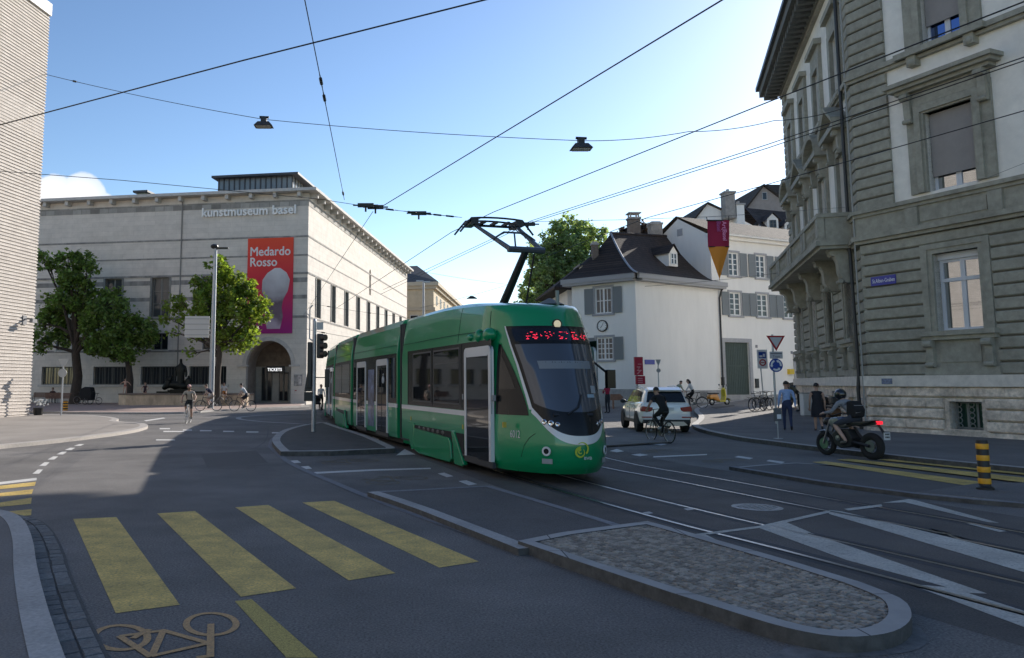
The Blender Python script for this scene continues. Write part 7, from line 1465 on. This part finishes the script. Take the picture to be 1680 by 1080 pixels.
# ================================================================== FOUNTAIN, STATUE, BENCHES
SAND=M('fountain_stone',(.50,.40,.29),.85,var=.25,vscale=2,var2=.2,v2scale=.7,bump=.4,bscale=20,stretch=(1,1,.5)); BRZ=M('dark_bronze',(.018,.020,.018),.5,.6,var=.3,vscale=5)
a=aty(196,655,65.);b=aty(402,655,63.)
fo=thing('fountain','long low sandstone fountain basin with angled ends before the museum','fountain',((a.x+b.x)/2,65.,.1)); L_=(b.x-a.x)/2
rim=[(-L_,-.2),(-L_+.9,-1.0),(L_-2.2,-1.7),(L_-.3,-1.9),(L_,-1.2),(L_,1.6),(-L_+.5,1.8),(-L_,1.0)]
q=MB(); n=len(rim); inn=[(x*.94,y*.80+.05) for x,y in rim]
q.add([(x,y,0) for x,y in rim]+[(x,y,.82) for x,y in rim]+[(x,y,.82) for x,y in inn]+[(x,y,.3) for x,y in inn],[((i),(i+1)%n,n+(i+1)%n,n+i) for i in range(n)]+[(n+i,n+(i+1)%n,2*n+(i+1)%n,2*n+i) for i in range(n)]+[(2*n+i,2*n+(i+1)%n,3*n+(i+1)%n,3*n+i) for i in range(n)]+[tuple(3*n+i for i in range(n))])
q.build('basin',SAND,fo); q=MB()
for i in range(n): 
    p=Vector((*rim[i],0));r_=Vector((*rim[(i+1)%n],0)); q.tube([p+Vector((0,0,.87)),r_+Vector((0,0,.87))],.075,6)
q.build('coping',M('coping_dark',(.2,.16,.13),.8,var=.2,vscale=3),fo); q=MB(); q.add([(x,y,.68) for x,y in inn],[tuple(range(n))]); q.build('water',M('fountain_water',(.02,.03,.028),.03),fo)
sx=aty(297,640,66.5).x; sta=thing('bronze_statue','dark bronze statue of a robed standing figure with a smaller figure at its side','statue',(sx,66.5,.1))
q=MB(); q.box(-1.9,1.9,-.5,.5,.95,1.08); q.box(-.75,.75,-.55,.55,0,1.25); q.box(-.95,.95,-.6,.6,1.08,1.2); q.build('pedestal',BRZ,sta)
V_=[((0,0,1.2),.34),((0,.02,1.75),.36),((0,.03,2.3),.36),((0,0,2.85),.32),((0,-.02,3.3),.34),((0,-.04,3.62),.22),((0,-.06,3.78),.1),((0,-.1,3.95),.13),((0,-.1,4.12),.11),((.34,0,3.42),.15),((.46,-.03,3.0),.11),((.45,-.1,2.6),.09),((-.34,0,3.42),.15),((-.44,.05,2.95),.12),((-.35,-.2,2.65),.09)]
me=skinmesh(V_,[(0,1),(1,2),(2,3),(3,4),(4,5),(5,6),(6,7),(7,8),(4,9),(9,10),(10,11),(4,12),(12,13),(13,14)]); me.materials.clear(); me.materials.append(BRZ); o=bpy.data.objects.new('robed_figure',me); COL.objects.link(o); o.parent=sta; o.location=(-.05,0,-.4); o.scale=(1,1,1.02)
V_=[((0,0,1.2),.24),((0,0,1.6),.22),((.02,0,2.0),.2),((.02,-.02,2.3),.08),((.02,-.05,2.45),.12),((.24,0,2.1),.09),((.42,-.1,1.75),.07),((-.2,0,2.1),.09),((-.32,0,1.8),.07)]
me=skinmesh(V_,[(0,1),(1,2),(2,3),(3,4),(2,5),(5,6),(2,7),(7,8)]); me.materials.clear(); me.materials.append(BRZ); o=bpy.data.objects.new('smaller_figure',me); COL.objects.link(o); o.parent=sta; o.location=(.62,-.1,-.05)
me=skinmesh([((-1.5,0,1.2),.2),((-1.2,0,1.7),.28),((-.9,.0,2.15),.22),((-.75,-.05,2.45),.14),((-.5,0,1.6),.4),((.1,0,1.5),.42),((.7,.05,1.45),.3),((-1.25,-.2,2.0),.1)],[(0,1),(1,2),(2,3),(1,4),(4,5),(5,6),(2,7)]); me.materials.clear(); me.materials.append(BRZ); o=bpy.data.objects.new('crouching_figure',me); COL.objects.link(o); o.parent=sta
WOOD=M('bench_wood',(.17,.10,.075),.75,var=.25,vscale=4,stretch=(.3,4,4))
def bench(label,loc,rz,L=1.8):
    o=thing('park_bench',label,'bench',loc,rz,None); q=MB()
    for i in range(4): q.box(-L/2,L/2,-.18+.12*i,-.08+.12*i,.42,.46)
    q.build('seat',WOOD,o); q=MB()
    for i in range(4): q.box(-L/2,L/2,.28+.02*i,.31+.02*i,.50+.11*i,.595+.11*i)
    q.build('backrest',WOOD,o)
    for x in (-L/2+.15,L/2-.15): q=MB(); q.tube([(x,-.16,0),(x,-.16,.42),(x,.24,.42),(x,.34,.95)],.022,6); q.tube([(x,.22,0),(x,.24,.42)],.022,6); q.tube([(x,-.16,.42),(x,-.17,.64),(x,.28,.64)],.02,6); q.build('leg',M('bench_iron',(.03,.03,.03),.5),o)
    return o
bench('brown slatted bench with its back to the road under the dark tree',at(99,657,68.,.1),R(182),2.3); bench('brown bench facing the road at the left under the dark tree',at(74,654,71.5,.1),R(0),2.4)
# ================================================================== VEHICLES
CARW=M('car_white',(.80,.80,.79),.25,coat=1.0); CGL=M('car_glass',(.010,.012,.014),.04,spec=.6); CBK=M('car_black_plastic',(.02,.02,.02),.6); ALLOY=M('alloy',(.35,.35,.36),.3,.8); CRED=M('tail_lamp_red',(.28,.008,.014),.15,coat=.5)
def wheel(par,x,y,r,w,side):
    q=MB(); q.lathe([(r*.62,-w/2),(r*.9,-w/2),(r,-w*.3),(r,w*.3),(r*.9,w/2),(r*.62,w/2)],26,ax='x',T=Matrix.Translation((x,y,r))); t=q.build('wheel',TYRE,par,smooth=True,ang=50)
    q=MB(); q.lathe([(r*.64,side*w*.2),(r*.64,side*w*.42),(r*.58,side*w*.44),(r*.58,side*w*.2)],26,ax='x',T=Matrix.Translation((x,y,r)))
    for k in range(5):
        a=2*math.pi*k/5
        for d_ in (-.13,.13): q.tube([(x+side*w*.36,y+r*.1*math.cos(a),r+r*.1*math.sin(a)),(x+side*w*.38,y+r*.6*math.cos(a+d_),r+r*.6*math.sin(a+d_))],r*.055,5)
    q.lathe([(r*.15,side*w*.2),(r*.15,side*w*.44),(.005,side*w*.44)],10,ax='x',T=Matrix.Translation((x,y,r))); q.build('rim',ALLOY,t); q=MB(); q.lathe([(r*.57,side*w*.12),(.01,side*w*.12)],20,ax='x',T=Matrix.Translation((x,y,r))); q.build('brake_disc',M('brake_dark',(.05,.05,.05),.6,.5),t); return t
def carbody(L,rows,n=9):
    """rows: (y, [(half width, z) from sill to roof centre])"""
    vs=[];fs=[]; m=len(rows[0][1])
    for y,pr in rows:
        vs+=[(-w,y+(o[0] if False else 0),z) for w,z in pr]+[(w,y,z) for w,z in pr[::-1]]
    k=2*m
    for i in range(len(rows)-1):
        for j in range(k-1): fs.append((i*k+j,i*k+j+1,(i+1)*k+j+1,(i+1)*k+j))
        fs.append((i*k+k-1,i*k,(i+1)*k,(i+1)*k+k-1))
    fs.append(tuple(range(k))); fs.append(tuple((len(rows)-1)*k+j for j in range(k))[::-1]); return vs,fs
# white estate car (y forward)
c=g(1083,707); c=Vector((9.85,32.2)); 
sv=thing('car','white sport utility car seen from behind with dark rear window','car',(c.x,c.y,gz(c.x,c.y)),R(-5))
# side profile: lower body shell lofted along the length, greenhouse on top
rows=[]
for y,zt,wd_ in ((-2.32,.96,.80),(-2.30,1.05,.86),(-2.22,1.12,.91),(-2.0,1.14,.935),(-1.5,1.12,.945),(-.8,1.08,.945),(0,1.06,.945),(.8,1.05,.94),(1.1,1.04,.935),(1.5,1.0,.92),(1.9,.95,.88),(2.18,.86,.80),(2.3,.72,.72)):
    zb=.36 if abs(y)<2.1 else .42
    rows.append((y,[(wd_*.92,zb),(wd_*.985,zb+.1),(wd_,.62),(wd_*.995,.80),(wd_*.965,zt-.08),(wd_*.9,zt),(.35,zt+.02)]))
v,f=carbody(0,rows); q=MB(); q.add(v,f); q.build('body',CARW,sv,smooth=True,ang=35)
gh=[]
for y,zt,wb,wt in ((-2.26,1.14,.80,.76),(-2.12,1.42,.83,.70),(-1.95,1.60,.84,.66),(-1.6,1.66,.85,.64),(-.8,1.69,.86,.64),(0,1.685,.86,.64),(.35,1.62,.86,.63),(.75,1.38,.86,.70),(1.15,1.08,.86,.80)):
    gh.append((y,[(wb,1.04),(wb*.99,1.10),(wb+(wt-wb)*.6,1.04+(zt-1.04)*.62),(wt,zt-.05),(wt*.85,zt),(.3,zt+.015)]))
v,f=carbody(0,gh); q=MB(); q.add(v,f); q.build('cabin',CARW,sv,smooth=True,ang=35)
for s in (1,-1):
    for pl in ([(-.05,1.12),(.86,1.12),(.42,1.5),(.1,1.58),(-.05,1.58)],[(-1.05,1.12),(-.12,1.12),(-.12,1.585),(-1.0,1.575)],[(-1.75,1.16),(-1.12,1.13),(-1.08,1.565),(-1.55,1.52)]):
        m=MB(); ws=[]
        for y,z in pl: t=(z-1.04)/.62; ws.append((s*(.86-.20*t+.012 if t<.9 else .68),y,z))
        m.add(ws,[tuple(range(len(ws)))]); m.build('side_window',CGL,sv,fix=False)
    q=MB(); q.tube([(s*.66,-1.7,1.67),(s*.655,-.8,1.74),(s*.65,.2,1.72)],.018,6); q.build('roof_rail',M('rail_silver',(.4,.4,.41),.3,.8),sv)
    q=MB(); q.ball((s*1.06,.62,1.13),(.12,.09,.085)); q.box(min(s*.88,s*1.0),max(s*.88,s*1.0),.58,.66,1.08,1.12); q.build('mirror',CBK,sv,smooth=True)
    for y in (-1.42,1.40):
        q=MB(); pts=[]
        for a in np.linspace(-.15,math.pi+.15,15): pts.append((y+.43*math.cos(a),.37+.43*math.sin(a)))
        inner=[(y+.36*math.cos(a),.37+.36*math.sin(a)) for a in np.linspace(math.pi+.15,-.15,15)]
        q.extr(pts+inner,'x',s*.80,s*.962); q.build('wheel_arch',CBK,sv,fix=True); q=MB(); q.lathe([(.37,s*.78),(.37,s*.951),(.01,s*.951)],20,ax='x',T=Matrix.Translation((0,y,.37))); q.build('wheel_well',M('well_black',(.008,.008,.008),.95),sv)
        wheel(sv,s*.86,y,.37,.24,s)
    q=MB(); q.box(min(s*.8,s*.958),max(s*.8,s*.958),-1.0,1.0,.34,.46); q.build('sill',CBK,sv)
    q=MB(); q.extr([(s*.50,.95),(s*.88,1.0),(s*.925,.90),(s*.92,.80),(s*.62,.79),(s*.52,.84)],'y',-2.345,-2.05); q.build('tail_light',CRED,sv,bevel=.015)
    q=MB(); q.box(min(s*.55,s*.9),max(s*.55,s*.9),-2.345,-2.2,.57,.61); q.build('reflector',CRED,sv)
    q=MB(); q.lathe([(.055,-2.36),(.055,-2.2)],12,ax='y',T=Matrix.Translation((s*.55,0,.33))); q.build('exhaust',CBK,sv)
    for yy in (-1.1,-.08,.9): q=MB(); q.tube([(s*.947,yy,.45),(s*.945,yy,1.02)],.006,4); q.build('door_gap',CBK,sv)
    for yy in (-.95,.08): q=MB(); q.box(min(s*.93,s*.965),max(s*.93,s*.965),yy,yy+.2,.90,.935); q.build('door_handle',CARW,sv)
q=MB(); q.add([(-.72,-2.285,1.14),(.72,-2.285,1.14),(.62,-2.075,1.53),(-.62,-2.075,1.53)],[(0,1,2,3)]); q.build('rear_window',CGL,sv,fix=False)
q=MB(); q.extr([(-2.2,1.60),(-1.85,1.70),(-1.8,1.64),(-2.16,1.55)],'x',-.6,.6); q.build('roof_spoiler',CARW,sv,bevel=.01)
q=MB(); q.box(-.86,.86,-2.36,-2.1,.36,.50); q.box(-.45,.45,-2.355,-2.2,.28,.40); q.build('bumper',CBK,sv,bevel=.02); q=MB(); q.extr([(-.75,.30),(-.6,.43),(.6,.43),(.75,.30),(.55,.27),(-.55,.27)],'y',-2.372,-2.3); q.build('skid_plate',ALLOY,sv)
q=MB(); q.box(-.26,.26,-2.36,-2.33,.84,.95); q.build('number_plate',M('plate_white',(.6,.6,.6),.4),sv); q=MB(); q.lathe([(.04,-2.33),(.04,-2.315)],12,ax='y',T=Matrix.Translation((0,0,1.04))); q.build('badge',ALLOY,sv)
q=MB(); q.add([(-.7,.84,1.34),(.7,.84,1.34),(.8,1.16,1.09),(-.8,1.16,1.09)],[(0,1,2,3)]); q.build('windscreen',CGL,sv,fix=False)
# motorcycle and rider
MG=M('moto_grey',(.22,.23,.22),.3,.4,coat=.5); MBK=M('moto_black',(.012,.012,.013),.4); MST=M('moto_metal',(.25,.25,.26),.35,.8)
a=g(1437,755); b=g(1353,746); c=(a+b)/2; d=b-a; rz=math.atan2(-d.x,d.y)
mo=thing('motorcycle','black naked motorcycle with grey tank ridden to the left','motorcycle',(c.x,c.y,0),rz)
for y,r,w in ((-.70,.32,.09),(.70,.30,.065)):
    q=MB(); q.torus((0,y,r),r-w*.85,w,30,10,'x'); t=q.build('wheel',TYRE,mo,smooth=True)
    q=MB(); q.torus((0,y,r),r-w*1.7,.022,28,6,'x')
    for k in range(10): a_=2*math.pi*k/10; q.tube([(.03*(-1)**k,y,r),(0,y+(r-w*1.6)*math.cos(a_),r+(r-w*1.6)*math.sin(a_))],.012,5)
    q.lathe([(.06,-.07),(.06,.07)],10,ax='x',T=Matrix.Translation((0,y,r))); q.build('rim',MST,t); q=MB(); q.lathe([(.14,-.075),(.14,-.085),(.05,-.085)],18,ax='x',T=Matrix.Translation((0,y,r))); q.build('brake_disc',M('disc_green',(.16,.26,.18),.4,.7) if y>0 else MST,t)
q=MB()
for s in (.09,-.09): q.tube([(s,.70,.30),(s,.52,.74),(s,.45,.92)],.026,8)
q.build('fork',MST,mo); q=MB(); q.grid(lambda u,v:(.07*math.cos(math.pi*u),.70+.335*math.cos(R(50)+R(100)*v),.30+.335*math.sin(R(50)+R(100)*v)+.02*math.sin(math.pi*u)),6,8); q.build('front_mudguard',MG,mo,smooth=True,fix=False)
q=MB(); q.extr([(.40,.72),(.48,.86),(.40,.98),(.15,1.0),(-.05,.90),(-.08,.78),(.1,.72)],'x',-.15,.15); q.build('tank',MG,mo,bevel=.06,seg=3,smooth=True,ang=60); q=MB(); q.extr([(.1,.80),(.16,.99),(.02,1.01),(-.04,.86)],'x',-.155,.155); q.build('tank_panel',M('moto_blue',(.10,.14,.28),.35),mo)
q=MB(); q.extr([(-.02,.86),(-.1,.80),(-.45,.79),(-.82,.90),(-.84,.96),(-.55,.92),(-.15,.88)],'x',-.13,.13); q.build('seat',MBK,mo,bevel=.03)
q=MB(); q.extr([(-.45,.78),(-.95,.88),(-.9,.93),(-.6,.88)],'x',-.08,.08); q.tube([(0,-.9,.86),(0,-1.08,.62),(0,-1.1,.55)],.03,6); q.build('tail',MBK,mo)
q=MB(); q.box(-.07,.07,-.98,-.9,.86,.94); q.build('tail_light',M('brake_glow',(.4,.01,.02),.3,emit=(1,.02,.04),estr=.8),mo,bevel=.01); q=MB(); q.box(-.09,.09,-1.14,-1.12,.50,.68); pl=q.build('number_plate',M('plate_white',(.6,.6,.6),.4),mo); q=MB()
for zz in (.62,.55):
    for k in range(3): q.box(-.06+.045*k,-.03+.045*k,-1.145,-1.14,zz,zz+.035)
q.build('plate_digits',MBK,pl)
q=MB(); q.extr([(.28,.30),(.36,.55),(.2,.70),(-.15,.70),(-.28,.5),(-.2,.28),(.1,.22)],'x',-.16,.16); q.lathe([(.12,-.2),(.12,.2)],14,ax='x',T=Matrix.Translation((-.05,0,0))@Matrix.Translation((.05,.0,.42))); q.build('engine',M('engine_dark',(.05,.05,.052),.45,.6),mo,bevel=.03); q=MB(); q.lathe([(.07,.17),(.07,.21),(.01,.22)],14,ax='x',T=Matrix.Translation((0,.13,.47))); q.lathe([(.07,-.17),(.07,-.21),(.01,-.22)],14,ax='x',T=Matrix.Translation((0,.13,.47))); q.build('engine_cover',MST,mo)
q=MB(); q.tube([(.13,.2,.30),(.16,-.15,.27),(.16,-.5,.34)],[.035,.05,.06],8); q.tube([(-.1,-.1,.42),(-.1,-.7,.33)],.04,6); q.tube([(.1,-.1,.42),(.1,-.7,.33)],.04,6); q.tube([(.06,-.15,.75),(.06,-.4,.45)],.03,6); q.build('swingarm',MBK,mo)
q=MB(); q.tube([(-.36,.30,1.06),(-.2,.42,1.07),(0,.44,1.02),(.2,.42,1.07),(.36,.30,1.06)],.015,6); q.build('handlebar',MBK,mo); q=MB(); q.ball((0,.60,.86),(.10,.12,.11)); q.build('headlight',MBK,mo,smooth=True)
MRIDE=dict(pel=(0,-.26,.98),wst=(0,-.20,1.12),chs=(0,-.04,1.29),nck=(0,.08,1.41),hd=(0,.16,1.53),tp=(0,.18,1.67),ls=(-.2,.05,1.36),rs=(.2,.05,1.36),le=(-.33,.16,1.13),re=(.33,.16,1.13),lw=(-.36,.34,1.10),rw=(.36,.34,1.10),lh=(-.12,-.22,.95),rh=(.12,-.22,.95),lk=(-.24,.18,.82),rk=(.24,.18,.82),la=(-.2,-.12,.42),ra=(.2,-.12,.42),lt=(-.2,.06,.36),rt=(.2,.06,.36))
def helm(o,c_,fw,up,sd_,V):
    q=MB(); q.ball(tuple(c_+up*.02),(.135,.15,.145),14,10); q.build('helmet',M('helmet_black',(.012,.012,.013),.25,coat=.8),o,smooth=True); q=MB(); q.grid(lambda u,v:tuple(c_+up*(.02+.10*(v-.5))+sd_*(.139*math.cos(math.pi*(.12+.76*u)))+fw*(.155*math.sin(math.pi*(.12+.76*u)))),8,3); q.build('visor',M('visor_pale',(.45,.45,.47),.15),o,smooth=True,fix=False)
    q=MB(); q.extr([(-.14,1.40),(-.12,1.05),(-.24,.98),(-.40,1.02),(-.44,1.2),(-.30,1.42)],'x',-.16,.16); bp=q.build('backpack',cloth('pack_black',(.014,.014,.015)),o,bevel=.05,seg=3,smooth=True,ang=60); q=MB(); q.tube([(-.15,-.42,1.12),(.15,-.42,1.16)],.008,4); q.tube([(-.15,-.38,1.3),(.15,-.38,1.3)],.008,4); q.build('piping',M('strap_pale',(.3,.3,.3),.7),bp)
person('motorcyclist in grey hoodie and shorts with black helmet and backpack',(c.x,c.y,0),rz,MRIDE,[SKIN2,cloth('grey_hoodie',(.24,.25,.27)),cloth('dark_shorts',(.045,.05,.065)),cloth('trainer',(.12,.115,.10))],None,'helmet',sleeve='long',legs='knee',extra=helm)
# yellow scooter by the gate, dark scooter by the stone base, dark small car, cabinet
def scooter(label,loc,rz,m1,m2,box=False):
    o=thing('scooter',label,'scooter',loc,rz)
    for y in (-.62,.62): q=MB(); q.torus((0,y,.22),.165,.055,22,8,'x'); w=q.build('wheel',TYRE,o,smooth=True); q=MB(); q.lathe([(.12,-.03),(.12,.03),(.01,.04)],14,ax='x',T=Matrix.Translation((0,y,.22))); q.build('rim',ALLOY,w)
    q=MB(); q.extr([(-.05,.28),(-.15,.55),(-.25,.72),(-.8,.70),(-.92,.55),(-.85,.38),(-.6,.42),(-.4,.30)],'x',-.17,.17); q.build('rear_body',m2,o,bevel=.06,seg=3,smooth=True,ang=60); q=MB(); q.extr([(.36,.25),(.45,.6),(.38,1.0),(.32,1.0),(.34,.6),(.24,.30),(-.1,.28),(-.1,.22),(.3,.22)],'x',-.19,.19); q.build('leg_shield',m1,o,bevel=.03); q=MB(); q.grid(lambda u,v:(.10*math.cos(math.pi*u),.62+.25*math.cos(R(20)+R(140)*v),.22+.25*math.sin(R(20)+R(140)*v)),6,8); q.ball((0,.38,1.02),(.14,.12,.12)); q.build('front_mudguard',m1,o,smooth=True,fix=False)
    q=MB(); q.extr([(-.15,.72),(-.1,.80),(-.5,.82),(-.85,.80),(-.86,.72)],'x',-.15,.15); q.build('seat',MBK,o,bevel=.03); q=MB(); q.tube([(-.34,.28,1.06),(0,.36,1.04),(.34,.28,1.06)],.016,6); q.tube([(.22,.32,1.05),(.3,.34,1.28)],.008,4); q.tube([(-.22,.32,1.05),(-.3,.34,1.28)],.008,4); q.build('handlebar',MBK,o)
    for s in (1,-1): q=MB(); q.lathe([(.065,-.01),(.065,.01)],12,ax='y',T=Matrix.Translation((s*.32,.34,1.31))); q.build('mirror',ALLOY,o)
    q=MB(); q.lathe([(.07,.0),(.075,.03),(.01,.05)],12,ax='y',T=Matrix.Translation((0,.49,1.02))); q.build('headlight',M('lamp_lens_pale',(.5,.5,.48),.1),o)
    if box: q=MB(); q.box(-.2,.2,-.98,-.58,.84,1.14); q.build('top_box',MBK,o,bevel=.06)
    return o
c=aty(1180,656,51.5); scooter('yellow and orange scooter parked at the green gate',(c.x,51.5,gz(c.x,51.5)+.1),R(-68),M('scooter_yellow',(.55,.46,.02),.3,coat=.8),M('scooter_orange',(.55,.22,.02),.3,coat=.8))
c=g(1361,694,.3); c=on_wall(1361,690,(FL@Vector((0,1.0,0))).xy+Vector(C0),(FL@Vector((1,1.0,0))).xy+Vector(C0)); scooter('dark scooter with black top box parked against the stone base',(c.x,c.y,gz(c.x,c.y)+.12),R(-10),MBK,M('scooter_brown',(.12,.06,.025),.4),True)
c=aty(1332,680,46.5); Yc=46.5; dk=thing('car','small dark car mostly hidden behind the man in blue','car',(c.x-.1,Yc,gz(c.x,Yc)+.12),R(-75))
rows=[]
for y,zt,wd_ in ((-1.3,.75,.68),(-1.2,.95,.74),(-.6,1.0,.78),(.4,.95,.78),(.9,.85,.76),(1.25,.7,.68)): rows.append((y,[(wd_*.92,.28),(wd_,.5),(wd_*.97,zt-.1),(wd_*.85,zt),(.2,zt+.02)]))
v,f=carbody(0,rows); q=MB(); q.add(v,f); q.build('body',M('car_black',(.012,.013,.016),.25,coat=1),dk,smooth=True,ang=40)
rows=[]
for y,zt,w0,w1 in ((-1.2,1.0,.68,.62),(-.95,1.42,.70,.55),(-.3,1.52,.72,.55),(.2,1.48,.72,.56),(.85,.98,.72,.64)): rows.append((y,[(w0,.9),(w0*.98,1.0),(w1,zt-.05),(.2,zt)]))
v,f=carbody(0,rows); q=MB(); q.add(v,f); q.build('cabin',CGL,dk,smooth=True,ang=40)
for s in (1,-1):
    for y in (-.85,.85): wheel(dk,s*.70,y,.29,.18,s)
    q=MB(); q.box(min(s*.4,s*.65),max(s*.4,s*.65),1.2,1.29,.58,.68); q.build('headlight',M('lamp_lens_pale',(.5,.5,.48),.1),dk); q=MB(); q.box(min(s*.45,s*.66),max(s*.45,s*.66),-1.33,-1.2,.62,.78); q.build('tail_light',CRED,dk)
c=aty(1324,676,38.4); cb=thing('utility_cabinet','white utility cabinet standing against the stone base','cabinet',(c.x,38.4,gz(c.x,38.4)+.1)); hz=aty(1324,646,38.4).z-gz(c.x,38.4)-.1
q=MB(); q.box(-.24,.24,-.18,.18,.06,hz); q.build('housing',M('cabinet_white',(.62,.62,.61),.5),cb,bevel=.01); q=MB(); q.box(-.27,.27,-.21,.21,hz,hz+.05); q.box(-.22,.22,-.16,.16,0,.06); q.build('lid',M('cabinet_grey',(.3,.3,.3),.6),cb); q=MB(); q.box(-.2,.2,-.186,-.18,.12,hz-.06); q.build('door',M('cabinet_white2',(.55,.55,.54),.5),cb)
# distant street lamp beside the beige building and a hanging lamp over the far street
c=aty(695,560,70.); o=thing('street_lamp','slender grey lamp post in front of the distant beige building','street lamp',(c.x,70,0)); h=aty(695,462,70).z; q=MB(); q.tube([(0,0,0),(0,0,h)],[.16,.1],8); q.build('post',GALV,o); q=MB(); q.box(-.65,.0,-.1,.1,h-.02,h+.1); q.box(0,.6,-.1,.1,h-.1,h+.02); q.build('lamp_head',GALV,o)
p=aty(774,488,60); o=thing('hanging_lamp','small hanging lamp far down the tram street','street lamp',tuple(p)); q=MB(); q.add([(-.1,-.1,.1),(.1,-.1,.1),(.1,.1,.1),(-.1,.1,.1),(-.4,-.25,-.1),(.4,-.25,-.1),(.4,.25,-.1),(-.4,.25,-.1)],[(0,1,2,3),(4,7,6,5),(0,4,5,1),(1,5,6,2),(2,6,7,3),(3,7,4,0)]); q.build('lamp_head',BLK,o)
c=g(51,682,.1); o=thing('flower_tub','small dark tub with white flowers at the foot of the brick corner','planter',(c.x+.1,c.y+.6,.1)); q=MB(); q.lathe([(.22,0),(.28,.4),(.24,.4)],14); q.build('tub',MBK,o); q=MB()
for k in range(40): q.ball((random.gauss(0,.16),random.gauss(0,.16),.5+random.random()*.35),.05,6,4)
q.build('blossoms',M('flower_white',(.6,.6,.58),.7),o)
